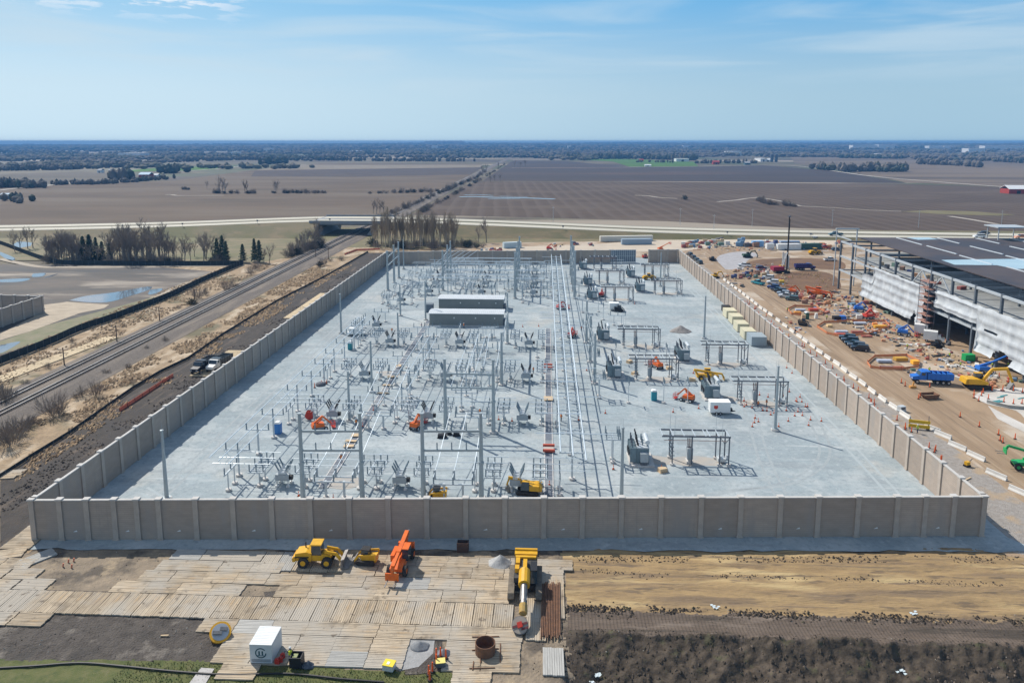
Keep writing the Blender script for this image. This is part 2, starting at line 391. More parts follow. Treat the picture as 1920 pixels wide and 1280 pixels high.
field('green_field', [(1072, 299), (1155, 297.5), (1300, 303), (1310, 312), (1180, 312.5), (1150, 303)], (.075, .17, .022), (.06, .13, .025), -.15, sc=.01)
field('green_field', [(240, 319), (320, 314), (445, 311), (400, 318), (250, 322)], (.08, .19, .025), (.07, .15, .025), -.1, sc=.01)
field('stubble_field', [(1480, 291), (1930, 292), (1930, 352), (1700, 342), (1570, 318), (1490, 306)], (.19, .145, .105), (.15, .115, .085), -.22, sc=.005, stretch=(.3, 2, 1), extra=((.09, .07, .055), .004, .5, .58, (.4, 2.5, 1), .8))
field('stubble_field', [(0, 345), (0, 326), (150, 322), (280, 328), (200, 340)], (.15, .125, .095), (.11, .095, .07), -.2, sc=.006, stretch=(.3, 2, 1))
field('grass_field', [(960, 297), (1068, 297), (1068, 301), (962, 301)], (.2, .165, .13), (.17, .14, .11), -.15)
field('grass_verge', [(1690, 396), (1740, 394), (1830, 396), (1860, 399), (1905, 402), (1870, 404), (1760, 401)], (.2, .17, .09), (.15, .13, .06), -.16, sc=.03)
# meltwater and pale ditches in the fields
for q, w in (([(862, 369), (890, 368.5), (930, 370), (985, 371), (1040, 373)], 9), ([(870, 365.5), (895, 365), (925, 366.5)], 5), ([(915, 373), (950, 372.6), (975, 372.2)], 4), ([(936, 367.5), (960, 368.5), (990, 369)], 3.5)):
    ribbon('flood_water', smoothpts([G(*p) for p in q]), w, -.1 - .012 * w / 9, m_water)
m_pale = M('pale_dirt', (.42, .38, .33), (.3, .26, .21), sc=.02)
for q, w in (([(1190, 366), (1215, 367), (1235, 370), (1270, 372)], 5), ([(1345, 378), (1380, 375), (1400, 372), (1430, 369)], 4), ([(1500, 386), (1560, 389), (1620, 393), (1690, 396)], 4), ([(1780, 405), (1820, 411), (1870, 420)], 5), ([(1430, 371), (1470, 378), (1500, 386)], 4)):
    ribbon('field_ditch', smoothpts([G(*p) for p in q]), w, -.14, m_pale)
m_lane = M('lane_gravel', (.5, .46, .4), (.42, .38, .33), sc=.05)
ribbon('farm_lane', smoothpts([G(*p) for p in [(1180, 313), (1300, 311.8), (1440, 309.5), (1500, 312), (1560, 320), (1640, 331), (1760, 341), (1905, 352)]]), 7, -.1, m_lane)
ribbon('farm_lane', smoothpts([G(*p) for p in [(0, 356), (40, 352), (95, 347), (150, 341), (260, 335)]]), 7, -.1, m_lane)
ribbon('farm_lane', smoothpts([G(*p) for p in [(330, 322), (400, 317), (450, 312)]]), 8, -.05, m_lane)
ribbon('field_track', smoothpts([G(*p) for p in [(960, 314.5), (1100, 314), (1200, 313.6)]]), 7, -.1, m_pale)
ribbon('field_track', smoothpts([G(*p) for p in [(310, 365), (322, 365), (340, 366.5), (420, 366)]]), 4, -.15, m_pale)

# ---- the road on its embankment, over the railway on a bridge
m_conc_road = M('concrete_road', (.58, .54, .44), (.5, .47, .38), sc=.05, stretch=(.1, 1, 1)); overlay(m_conc_road, (.4, .37, .31), .3, .5, .7, stretch=(.06, 1.5, 1), amount=.6)
HW = [(-560, 415, 2.5), (-420, 425, 2.8), (-340, 430, 3.2), (-240, 440, 4.8), (-165, 446, 7.4), (-125, 447.5, 8.0), (-85, 447.5, 7.6), (-20, 447, 5.6), (60, 444, 3.0), (140, 441, 1.6), (220, 437, 1.2), (300, 433, 1.0), (420, 425, 1.0), (560, 413, 1.0)]
HWs = smoothpts(HW, 5)
def offset_line(P, d):
    out = []
    for i, p in enumerate(P):
        a = Vector(P[max(i - 1, 0)][:2]); b = Vector(P[min(i + 1, len(P) - 1)][:2]); t = (b - a).normalized(); out.append((p[0] - t.y * d, p[1] + t.x * d, p[2]))
    return out
near, farr = offset_line(HWs, -8.5), offset_line(HWs, 10)
def embankment(seg, name):
    b = MB(); vs = []; fs = []
    for i, p in enumerate(seg):
        z = p[2]; L = [offset_line(HWs, d)[HWs.index(p)] for d in (-17 - 2.2 * z, -17, 18, 18 + 2.2 * z)]
        vs += [(L[0][0], L[0][1], -.35), (L[1][0], L[1][1], z - .06), (L[2][0], L[2][1], z - .06), (L[3][0], L[3][1], -.4)]
        if i:
            o = 4 * i - 4
            for k in range(3): fs.append((o + k, o + k + 4, o + k + 5, o + k + 1)[::-1])
    fs += [(0, 1, 2, 3), tuple(len(vs) - 4 + q for q in (3, 2, 1, 0))]
    return structure(b.add(vs, fs).build(name, m_meadow))
iL = [i for i, p in enumerate(HWs) if p[0] < -139]; iR = [i for i, p in enumerate(HWs) if p[0] > -104]
embankment([HWs[i] for i in iL], 'road_embankment'); embankment([HWs[i] for i in iR], 'road_embankment')
for nm, L, w in (('near', near, 10.5), ('far', farr, 10.5)):
    ribbon('highway', [p[:2] for p in L], w, [p[2] + .02 for p in L], m_conc_road)
m_pline = M('line_paint', (.8, .8, .76))
m_seam = M('asphalt_shoulder', (.2, .19, .17), (.26, .245, .21), sc=.2)
for L in (near, farr):
    for d in (-6.4, 6.4): 
        Q = offset_line(L, d); ribbon('road_shoulder', [p[:2] for p in Q], 1.6, [p[2] + .01 for p in Q], m_seam)
br = thing('road_bridge', 'grey concrete road bridge spanning the railway', 'bridge', (-123, 447, 0))
m_bconc = M('bridge_concrete', (.32, .33, .34), (.26, .27, .29), sc=.3)
b = MB(); b.bx(-22, 24, -17.5, 18.5, 6.9, 7.9); b.build('deck', m_bconc, br)
for y in (-17.4, 18.1):
    b = MB(); b.bx(-22, 24, y, y + .35, 7.9, 8.9); b.build('parapet', m_bconc, br)
for s in (-1, 1):
    b = MB(); b.prof([(s * 27, -.3), (s * 13, -.3), (s * 19, 6.9), (s * 27, 6.9)][::s], -16.5, 17.5); b.build('abutment', m_bconc, br)
for k in range(6):
    b = MB(); b.bx(-19.5, 19.5, -16 + k * 6.6, -15.3 + k * 6.6, 6.0, 6.9); b.build('girder', m_bconc, br)
# ================================================================== gravel yard and its concrete wall
WFL, WFR, WBL, WBR = (-73.4, 92.8), (63.8, 100.3), (-73.9, 326), (63.4, 339.2)
m_gravel = M('crushed_stone', (.345, .405, .43), (.275, .325, .345), sc=.05, bump=.25, bsc=6, rough=.95)
overlay(m_gravel, (.42, .47, .485), .03, .48, .66, stretch=(.6, 1, 1), amount=.85); overlay(m_gravel, (.23, .255, .26), 3.5, .5, .75, amount=.6); overlay(m_gravel, (.44, .43, .395), .045, .58, .68, seed=55, amount=.75); overlay(m_gravel, (.28, .31, .325), .016, .54, .63, seed=91, amount=.65); overlay(m_gravel, (.5, .53, .53), .35, .58, .7, stretch=(.12, 1.6, 1), rot=-.35, amount=.6, seed=4)
overlay(m_gravel, (.27, .30, .315), .22, .52, .62, stretch=(.25, 1.4, 1), rot=.5, amount=.6, seed=12); overlay(m_gravel, (.47, .50, .50), .09, .5, .62, amount=.6, seed=71); overlay(m_gravel, (.24, .27, .285), .05, .57, .66, amount=.6, seed=120); overlay(m_gravel, (.20, .24, .26), 1.1, .5, .68, amount=.5, seed=2); overlay(m_gravel, (.52, .56, .57), .8, .56, .72, amount=.45, seed=3)
ge = [(-77 + 147 * i / 90, 90.2 + 6.3 * i / 90 + .55 * noise.noise(Vector((i * .33, 2, 0))) + .35 * noise.noise(Vector((i * .9, 5, 0)))) for i in range(91)]
sheet('gravel_yard', ge + [(67.5, 100), (67, 352), (-30, 352), (-77, 330)], .03, m_gravel, px=False)
m_rut = M('rut_gravel', (.29, .325, .34), (.36, .40, .41), sc=.9, bump=.3); m_rut2 = M('rut_gravel_pale', (.39, .44, .455), (.34, .39, .41), sc=.9, bump=.3)
for i, L in enumerate(([(38, 104), (40, 125), (44, 150), (46, 180), (40, 215), (34, 240), (30, 262)], [(57, 108), (58, 150), (57, 200), (57, 260), (55, 320)], [(22, 108), (30, 112), (42, 116), (52, 128), (56, 150), (55, 175)], [(-62, 104), (-63, 140), (-63.5, 190), (-64, 240), (-64, 300)], [(-66, 108), (-58, 103), (-47, 101)], [(10, 230), (26, 226), (44, 222), (55, 214)], [(20, 145), (27, 142), (34, 141), (44, 144)], [(44, 300), (50, 318), (46, 334)], [(-64, 310), (-50, 322), (-20, 324), (20, 328), (44, 333)], [(26, 186), (30, 195), (40, 205), (52, 206)])):
    for s in (-.95, .95):
        Q = smoothpts(L, 6); ribbon('tyre_track', [(x + (s if abs(Q[0][0] - Q[-1][0]) < abs(Q[0][1] - Q[-1][1]) else 0), y + (0 if abs(Q[0][0] - Q[-1][0]) < abs(Q[0][1] - Q[-1][1]) else s)) for x, y in Q], .5, .034 + .0006 * i, (m_rut, m_rut2, m_rut)[i % 3])
m_panel = M('wall_panel_concrete', (.41, .335, .275), (.35, .29, .24), sc=.5, bump=.15, bsc=9, stretch=(1, 1, 2.5), rough=.9, rv=.13)
stripes(m_panel, (.26, .22, .185), .305, .12, axis=2, amount=.55, soft=.06); overlay(m_panel, (.33, .295, .265), .12, .5, .66, stretch=(2, 2, .5), amount=.8); overlay(m_panel, (.30, .265, .235), .9, .58, .74, stretch=(2.5, 2.5, .16), amount=.6, seed=6)
m_post = M('wall_post_concrete', (.46, .395, .335), (.39, .335, .285), sc=.8, rough=.9); m_cap = M('wall_cap_concrete', (.56, .54, .51), (.48, .46, .43), sc=1)
m_tag = M('white_tag', (.75, .75, .74))
WH = 6.05
def wall(label, A, B, stops, h=WH, tags=0):
    A, B = Vector(A), Vector(B); d = B - A; ang = math.atan2(d.y, d.x); Ln = d.length
    w = thing('concrete_wall', label, 'wall', (A.x, A.y, 0), ang)
    st = [s * Ln for s in stops]
    for i in range(len(st)):
        b = MB(); b.bx(st[i] - .36, st[i] + .36, -.32, .32, 0, h + .1); b.bx(st[i] - .46, st[i] + .46, -.42, .42, -.05, .22); b.build('post', m_post, w)
        b = MB(); b.bx(st[i] - .46, st[i] + .46, -.42, .42, h + .1, h + .32); b.build('post_cap', m_cap, w)
        if i < len(st) - 1:
            b = MB(); b.bx(st[i] + .36, st[i + 1] - .36, -.13, .13, .05, h); p = b.build('panel', m_panel, w)
            b = MB(); b.bx(st[i] + .36, st[i + 1] - .36, -.22, .22, h, h + .13); b.build('coping', m_cap, w)
            if tags and i % 2 == tags - 1:
                x = (st[i] + st[i + 1]) / 2; b = MB(); b.add([(x - .3, -.135, 1.25), (x + .3, -.135, 1.3), (x + .2, -.135, 1.52), (x - .05, -.135, 1.4)], [(0, 1, 2, 3)]); b.add([(x - .3, -.15, 1.25), (x + .3, -.15, 1.3), (x + .2, -.15, 1.52), (x - .05, -.15, 1.4)], [(0, 1, 2, 3)]); b.build('tag', m_tag, p)
    return w
fx = [60.7, 113, 163.5, 215, 257.5, 298.5, 367.4, 437.6, 510, 582, 655, 728, 800, 873, 946, 1019, 1091, 1164, 1238, 1313, 1387, 1461, 1532, 1606, 1679, 1731.5, 1785, 1841]
L0, L1 = G(61, 937, 6.3), G(1841, 929, 6.3)
wall('front concrete panel wall facing the timber mats', WFL, WFR, [(G(x, 937 - 8 * (x - 61) / 1780, 6.3)[0] - L0[0]) / (L1[0] - L0[0]) for x in fx], tags=2)
n = 45; wall('long concrete wall running beside the railway', WFL, WBL, [(.62 + i * (233.2 - 1.2) / n) / 233.2 for i in range(n + 1)])
n = 46; wall('long concrete wall beside the haul road and white barriers', WFR, WBR, [(.62 + i * (238.9 - 1.2) / n) / 238.9 for i in range(n + 1)])
lr = Vector(WBR) - Vector(WBL); rr = lambda t: (WBL[0] + lr.x * t, WBL[1] + lr.y * t)
tg = lambda x: (G(x, 493)[0] - WBL[0]) / lr.x
n = 15; wall('rear concrete wall between the railway corner and the gate', rr(.006), rr(tg(1143)), [i / n for i in range(n + 1)])
n = 3; wall('short rear concrete wall between the gate opening and the haul road', rr(tg(1217)), rr(.994), [i / n for i in range(n + 1)])
# chain-link gate of the rear opening, slid half open
m_galv = M('galvanised_steel', (.56, .61, .64), (.48, .53, .56), sc=.6, rough=.42, metal=.25); m_mesh = M('mesh_panel', (.22, .25, .29), (.17, .2, .23), sc=2)
p0, p1 = rr(tg(1143)), rr(tg(1192)); g = thing('sliding_gate', 'tall grey steel mesh gate with close uprights in the rear wall', 'gate', p0, math.atan2(p1[1] - p0[1], p1[0] - p0[0])); gl = math.dist(p0, p1)
b = MB(); b.bx(0, gl, .1, .16, .3, 6.1); b.build('mesh_panel', m_mesh, g)
for k in range(14):
    b = MB(); b.bx(k * gl / 13 - .09, k * gl / 13 + .09, -.12, .1, 0, 6.4); b.build('upright', m_galv, g)
for z in (.4, 3.2, 6.1):
    b = MB(); b.bx(0, gl, -.2, -.12, z, z + .14); b.build('rail', m_galv, g)
# wall of the other compound, beyond the tracks
C0, C1, C2 = G(-260, 600), G(0, 614), G(81, 584)
C1 = G(-40, 628); C2 = G(81, 586); C3 = G(60, 563); C3 = (C2[0] - 60, C2[1] + 4)
dl = math.dist(C1, C2); n = 6
wall('concrete wall of the compound on the other side of the tracks', C1, C2, [i / n for i in range(n + 1)], h=5.6)
wall('far return wall of the compound on the other side of the tracks', C2, C3, [.01] + [i / 12 for i in range(1, 13)], h=5.6)
# ---- masts
m_pole = M('mast_steel', (.40, .45, .47), (.35, .40, .42), sc=1.2, rough=.45, metal=.3); m_foot = M('footing_concrete', (.62, .60, .57), (.5, .48, .46), sc=1.5)
def mast(label, base, top, r=.34, name='lightning_mast', cat='mast', spike=1.4, group=None):
    X, Y = G(*base); h = H(*top, X, Y)
    t = thing(name, label, cat, (X, Y, .03), 0, group)
    b = MB(); b.lathe(0, 0, [(r, .45), (r * .97, .5), (r * .58, h), (r * .58, h + .02)], 10); b.lathe(0, 0, [(r * 1.9, .4), (r * 1.9, .5)], 10); b.build('shaft', m_pole, t, smooth=False)
    b = MB(); b.lathe(0, 0, [(r * .8, h + .02), (r * .8, h + .16), (.05, h + .2)], 10)
    if spike: b.tube((0, 0, h + .2), (0, 0, h + .2 + spike), .03, .015, 5)
    b.build('cap', m_pole, t)
    b = MB(); b.lathe(0, 0, [(.8, 0), (.8, .4)], 12); b.build('footing', m_foot, t)
    return X, Y, h
for lb, bs, tp in (('lone tapered steel mast standing close behind the front wall by the railway corner', (313, 937), (303, 808)), ('tapered steel mast standing close behind the front wall before the gantry transformer', (1165, 937), (1167, 803)),
                   ('tall tapered steel mast with a long shadow before the haul road wall', (1453, 807), (1459, 688)), ('tapered steel mast standing alone beyond the gravel heap by the cream containers', (1320, 635), (1321, 556)),
                   ('slim steel mast in the empty gravel along the railway wall', (640, 625), (636, 552)), ('tall mast at the rear wall beside the steel portal cluster', (757, 505), (746, 450)), ('mast standing before the gate opening in the rear wall', (1238, 537), (1238, 475))):
    mast(lb, bs, tp)
# ================================================================== substation equipment
m_ins = M('grey_porcelain', (.18, .24, .28), rough=.25, spec=.6); m_insk = M('brown_porcelain', (.03, .028, .03), rough=.25, spec=.6)
m_alu = M('bus_aluminium', (.70, .76, .79), rough=.35, metal=.35); m_cab = M('cabinet_grey', (.40, .44, .46), (.36, .40, .42), sc=2, rough=.5); m_dkcab = M('transformer_grey', (.18, .245, .275), (.14, .195, .225), sc=1.5, rough=.45)
m_lite = M('pale_metal', (.58, .62, .64), rough=.4, metal=.2); m_blk = M('black_plastic', (.02, .02, .022), rough=.5); m_white = M('white_paint', (.78, .79, .78), (.7, .71, .7), sc=.8, rough=.4)
m_frame = M('dark_steel', (.16, .18, .21), (.12, .135, .16), sc=2, rough=.5, metal=.4)
def foot(b, x, y, r=.5): b.lathe(x, y, [(r, 0), (r, .38)], 8)
# -- T support with three insulators
def mk_tee():
    t = thing('bus_support', 'x', 'bus support')
    part(lambda b: foot(b, 0, 0, .55), 'footing', m_foot, t); part(lambda b: b.tube((0, 0, .38), (0, 0, 4.8), .17, n=8), 'column', m_galv, t); part(lambda b: b.bx(-2.2, 2.2, -.11, .11, 4.7, 4.9), 'crossbeam', m_galv, t)
    for x in (-2.05, 0, 2.05): part(lambda b: b.ribbed((x, 0, 4.9), (x, 0, 6.02), .15, 4), 'insulator', m_ins, t)
    return t
tee = Stamp(mk_tee()); G1 = 'bus supports under the bus along the railway side'; G2 = 'bus supports under the tall bus along the middle'
ty = [113.7, 122.2, 129.6, 143.2, 152.5, 161.5, 169.9, 179, 188.5, 198]
for i, y in enumerate(ty): tee((-52.4, y, .03), rnd.uniform(-.01, .01), 'T-shaped three-insulator bus support, %s from the front in the row along the railway wall' % ORD[i], G1)
y = 115; i = 0
while y < 318: tee((4.8, y, .03), 0, 'T-shaped bus support with three insulators, %s from the front beside the straight cable trench' % ORD[i], G2); y += 9.7; i += 1
# -- three phase stand, beam along y
def mk_stand(h=3.1, nm='insulator_stand'):
    t = thing(nm, 'x', 'insulator stand')
    for y in (-1.2, 1.2):
        part(lambda b: foot(b, 0, y, .5), 'footing', m_foot, t); part(lambda b: b.tube((0, y, .38), (0, y, h), .11, n=7), 'column', m_lite, t)
    part(lambda b: b.bx(-.12, .12, -2.55, 2.55, h, h + .2), 'crossbeam', m_galv, t)
    for y in (-2.3, 0, 2.3): part(lambda b: b.ribbed((0, y, h + .2), (0, y, h + 1.35), .14, 4), 'insulator', m_ins, t)
    return t
stand = Stamp(mk_stand())
def mk_disc():
    t = thing('disconnect_switch', 'x', 'switch'); h = 3.0
    for y in (-1.15, 1.15):
        part(lambda b: foot(b, 0, y, .5), 'footing', m_foot, t); part(lambda b: b.tube((0, y, .38), (0, y, h), .13, n=7), 'column', m_lite, t)
    def fr(b):
        for x in (-1.0, 1.0): b.bar((x, -2.7, h + .1), (x, 2.7, h + .1), .16, .2)
        for y in (-2.6, -1.9, -.35, .35, 1.9, 2.6): b.bar((-1.35, y, h + .1), (1.35, y, h + .1), .12, .16)
        b.bar((0, -2.7, h - .35), (0, 2.7, h - .35), .07); 
        for y in (-1.15, 1.15): b.bar((-1, y, h), (0, y, h - .9), .08); b.bar((1, y, h), (0, y, h - .9), .08)
    part(fr, 'frame', m_galv, t)
    for y in (-2.3, 0, 2.3):
        for x in (-1.15, 0, 1.15): part(lambda b: b.ribbed((x, y, h + .2), (x, y, h + 1.4), .135, 4), 'insulator', m_ins, t)
        part(lambda b: (b.tube((-1.3, y, h + 1.45), (1.3, y, h + 1.45), .055, n=5), b.bx(-.2, .2, y - .12, y + .12, h + 1.4, h + 1.56)), 'blade', m_alu, t)
    part(lambda b: b.bx(.1, .5, -1.4, -1.0, 1.0, 1.7), 'operator_box', m_cab, t)
    return t
disc = Stamp(mk_disc())
def mk_breaker(mi, lab):
    t = thing('circuit_breaker', lab, 'circuit breaker')
    part(lambda b: b.bx(-1.35, 1.35, -1.1, -.15, 1.25, 2.5), 'cabinet', m_cab, t)
    for x in (-1.1, 1.1):
        for y in (-.9, .9): part(lambda b: (b.bx(x - .09, x + .09, y - .09, y + .09, .1, 1.3), b.bx(x - .3, x + .3, y - .3, y + .3, 0, .3)), 'leg', m_white, t)
    part(lambda b: b.bx(-1.4, 1.4, -.15, 1.15, 1.25, 1.5), 'base_frame', m_frame, t)
    for k, y in enumerate((-.75, .3, 1.35)):
        part(lambda b: b.tube((-.75, y, 2.75), (.75, y, 2.75), .33, n=8), 'tank', m_lite, t)
        for s in (-1, 1):
            p = Vector((s * .55, y, 2.95)); q = Vector((s * 1.35, y + .15 * (k - 1), 4.7))
            part(lambda b: b.tube(p, p.lerp(q, .22), .24, n=7), 'current_transformer', m_lite, t)
            part(lambda b: (b.ribbed(p.lerp(q, .22), q, .2, 6, core=.6), b.tube(q, q + (q - p) * .1, .06, n=5)), 'bushing', mi, t)
    part(lambda b: b.tube((1.36, -.6, 1.9), (1.95, -.6, 1.9), .5, n=10), 'operator_drum', m_blk, t)
    return t
brk_g = Stamp(mk_breaker(m_ins, 'x')); brk_k = Stamp(mk_breaker(m_insk, 'x'))
def mk_cross(h=3.0):
    t = thing('crossbeam_support', 'x', 'bus support')
    for x in (-1.5, 1.5):
        part(lambda b: foot(b, x, 0, .5), 'footing', m_foot, t); part(lambda b: b.bx(x - .16, x + .16, -.16, .16, .3, h), 'column', m_galv, t)
    part(lambda b: (b.bx(-3.4, 3.4, -.7, -.5, h, h + .18), b.bx(-3.4, 3.4, .5, .7, h + .25, h + .43)), 'crossbeam', m_galv, t)
    for x in (-3.1, 0, 3.1):
        part(lambda b: b.ribbed((x, -.6, h + .18), (x, -.6, h + 1.35), .15, 4), 'insulator', m_ins, t); part(lambda b: b.tube((x, .6, h + .4), (x, .6, h + 1.9), .22, .2, n=8), 'arrester', m_cab, t)
    return t
cross = Stamp(mk_cross())
tube_m = None
def busbar(P, lab, grp, r=.075, riser=None):
    b = MB()
    for p, q in zip(P, P[1:]): b.tube(p, q, r, n=6)
    return tag(b.build('busbar', m_alu), lab, 'bus pipe', grp)
CN = ('railway-side', 'middle', 'trench-side'); CX = (-43.5, -23.8, -4.4)
ROWS = [(111, 'front', (0, 0, 0)), (139, 'second', (1, 1, 0)), (165, 'third', (0, 0, 1)), (193.5, 'fourth', (1, 1, 1)), (261, 'fifth', (0, 1, 0)), (277, 'sixth', (1, 1, 0)), (289, 'seventh', (1, 1, 1)), (306, 'rearmost', (0, 0, 0))]
for y0, rn, blk in ROWS:
    for ci, cx in enumerate(CX):
        (brk_k if blk[ci] else brk_g)((cx, y0, .03), rnd.uniform(-.03, .03), 'grey circuit breaker with six %s bushings, %s row, %s column' % ('black' if blk[ci] else 'slate', rn, CN[ci]), 'circuit breakers', .86)
        for s, sn in ((-1, 'railway'), (1, 'haul road')):
            if rn in ('sixth',) and s > 0: continue
            disc((cx + s * 3.85, y0 + .3, .03), 0, 'disconnect switch platform, %s side of the %s breaker in the %s row' % (sn, CN[ci], rn), 'disconnect switches')
    stand((-51.9 if y0 < 200 else -56, y0 - 1.4, .03), 0, 'two-legged insulator stand at the railway end of the %s breaker row' % rn, 'insulator stands')
    stand((2.6, y0 - .5, .03), 0, 'two-legged insulator stand just beyond the cable trench in the %s row' % rn, 'insulator stands')
    for cx, nm in ((-33.6, 'railway-side and middle'), (-14.4, 'middle and trench-side')):
        if y0 < 200 or rn == 'sixth': cross((cx, y0 - 4.2, .03), 0, 'wide insulator frame between the %s breakers of the %s row' % (nm, rn), 'insulator frames')
        if y0 < 180: stand((cx + 3.1, y0 + .2, .03), 0, 'two-legged insulator stand between the %s breakers of the %s row' % (nm, rn), 'insulator stands')
        if 130 < y0 < 200 or y0 == 289: stand((cx - 2.4, y0 + 8.5, .03), 1.57, 'two-legged insulator stand set crosswise behind the %s breakers of the %s row' % (nm, rn), 'insulator stands')
    for k, dy in enumerate((-2.3, 0, 2.3)):
        x = -54.6 if y0 < 200 else -58
        for xa, xb in ((x, -44.9), (-42.1, -25.2), (-22.4, -5.8), (-3.0, 7.0)):
            busbar([(xa, y0 + dy + .3, 4.52), (xb, y0 + dy + .3, 4.52)], 'thin aluminium bus pipe strung across the %s breaker row' % rn, 'bus pipes over the %s row' % rn, .05)
for k, x in enumerate((-2.05, 0, 2.05)):
    busbar([(-52.4 + x, 107.5 - k, 6.1), (-52.4 + x, 202, 6.1)], 'long aluminium bus pipe resting on the T-shaped supports along the railway wall', 'railway-side bus pipes', .075)
    busbar([(4.8 + x, 112.5 - k * 1.5, 6.1), (4.8 + x, 318, 6.1)], 'long aluminium bus pipe resting on the T-shaped supports beside the straight cable trench', 'middle bus pipes', .125)
    for a, b_ in ((-33.6, 120), (-14.4, 120), (-33.6, 149), (-14.4, 175)):
        busbar([(a + x * 1.5, b_ - 14, 4.4), (a + x * 1.5, b_ - 8, 4.9), (a + x * 1.5, b_ + 6, 7.2)], 'sloping aluminium bus pipe rising behind an insulator frame', 'sloping bus pipes', .06)
for i in range(44):
    y = 118 + i * 4.55; busbar([(2.5 if i % 3 else -1.5, y, 5.3 if i % 2 else 7.0), (7.1 if i % 4 else 11.5, y, 5.3 if i % 2 else 7.0)], 'short aluminium cross pipe bridging the long middle bus pipes', 'cross pipes of the middle bus', .07)
for k, x in enumerate((2.75, 6.85)):
    busbar([(x, 150, 7.05), (x, 316, 7.05)], 'upper aluminium bus pipe over the long middle bus', 'upper middle bus pipes', .09)
# stands in the open around the sides, and the mid rows
for i, (x, y) in enumerate([(-55.5, 211), (-52, 220), (-57.5, 246), (-52, 238), (-47, 245), (-30, 247), (-22, 248), (-16, 246), (-8, 250), (-26, 268), (-14, 269), (-34, 283), (-15, 283), (-33, 297), (-13, 298), (-31, 313), (-22, 315), (-13, 314), (-47, 314), (-53, 268), (-54, 283), (-54, 297), (-9, 204), (-16, 203), (-25, 204), (-33, 203), (-2, 183), (-16, 182), (-30, 151), (-30, 180)]):
    stand((x, y, .03), (0, 1.57)[i % 2], 'two-legged insulator stand, one of the scattered ones between the rows and around the control houses', 'scattered insulator stands')
brk_k((-51.6, 211, .03), .1, 'circuit breaker with black bushings standing alone before the railway end of the control houses', 'circuit breakers')
brk_g((-51, 246, .03), 0, 'circuit breaker with slate bushings alone on the railway side behind the control houses', 'circuit breakers')
disc((-55.8, 205, .03), 0, 'disconnect switch platform alone near the slim mast of the railway wall', 'disconnect switches'); disc((-55, 243, .03), 0, 'disconnect switch platform alone behind the control houses by the railway', 'disconnect switches')
for y in (270, 284, 298): cross((-8 + (y - 270) * .1, y + 4, .03), 0, 'wide insulator frame in the crowded rear rows near the portal, ' + {270: 'first', 284: 'second', 298: 'third'}[y] + ' from the control houses', 'insulator frames')
tri = lambda a, c: [busbar([(a, c - 2.3 + 2.3 * k, 4.5), (a + (-1.2 if k % 2 else 1.2), c - 2.3 + 2.3 * k, 6.1)], 'short slanting jumper pipe between a row and the long bus pipes', 'slanting jumpers', .045) for k in range(3)]
for y0, rn, blk in ROWS[:4]:
    tri(-52.4, y0); tri(4.8, y0)
for gx, nm in ((-30.4, 'railway-side and middle'), (-17.6, 'middle and trench-side')):
    for i, y in enumerate((145, 154, 172, 181)): tee((gx, y, .03), 0, 'T-shaped bus support between the %s columns, %s from the front' % (nm, ORD[i]), 'inner bus supports')
    for x in (-2.05, 0, 2.05): busbar([(gx + x, 143, 6.1), (gx + x, 184, 6.1)], 'aluminium bus pipe on the T supports between the %s columns' % nm, 'inner bus pipes', .06)
for i, (x, y) in enumerate([(x, y) for y in (256, 268.5, 283, 297, 312) for x in (-48.5, -36, -29, -18, -7.5, 1.5)]): tee((x + rnd.uniform(-1, 1), y + rnd.uniform(-1, 1), .03), rnd.choice((0, 1.57)), 'T-shaped bus support among the crowded rear rows behind the control houses', 'rear bus supports')
for i, y in enumerate((263, 270, 280, 293, 300, 309)):
    for k in range(3): busbar([(-48 + 4 * (i % 3), y + k * 1.1, 6.1), (0 - 6 * (i % 2), y + k * 1.1, 6.1)], 'aluminium bus pipe strung over the crowded rear rows', 'rear bus pipes', .06)
# -- H frames and portals
def hframe(label, P, h, beams, r=.42, spikes=()):
    """steel poles at points P joined by crossbeams at given heights"""
    t = thing('steel_portal', label, 'steel portal', (P[0][0], P[0][1], .03)); Q = [(x - P[0][0], y - P[0][1]) for x, y in P]
    for x, y in Q:
        part(lambda b: (b.lathe(x, y, [(r, .4), (r * .6, h), (r * .9, h), (r * .9, h + .12)], 10), b.lathe(x, y, [(r * 1.12, h * .42), (r * 1.12, h * .45)], 10)), 'pole', m_pole, t); part(lambda b: foot(b, x, y, .85), 'footing', m_foot, t)
    for z in beams:
        for (xa, ya), (xb, yb) in zip(Q, Q[1:]):
            part(lambda b: b.bar((xa, ya, z), (xb, yb, z), .3, .34), 'crossbeam', m_pole, t)
            for f in (.25, .5, .75):
                x, y = xa + (xb - xa) * f, ya + (yb - ya) * f
                part(lambda b: b.ribbed((x, y, z + .17), (x, y, z + 1.3), .13, 4), 'insulator', m_ins, t)
    return t
hframe('tall H-shaped steel portal behind the front wall, nearer the railway corner', [(-38.6, 106), (-29.1, 106.5)], 14.5, (8.4, 11.6)); hframe('tall H-shaped steel portal behind the front wall, before the middle of the yard', [(-19.3, 106.9), (-10, 107.4)], 14.5, (8.4, 11.6))
hframe('H-shaped steel portal in the middle of the yard behind the black mats', [(-19.5, 134), (-10, 134)], 14.9, (9.2, 12))
hframe('group of three rear steel poles with high beams next to the railway wall', [(-60.6, 268), (-61.3, 283), (-61.4, 293)], 15.4, (9.5, 12.8), r=.5); hframe('group of three rear steel poles with high beams in the crowded rear rows', [(-39.4, 269), (-39.6, 284), (-39.8, 295)], 15.5, (9.5, 12.8), r=.5)
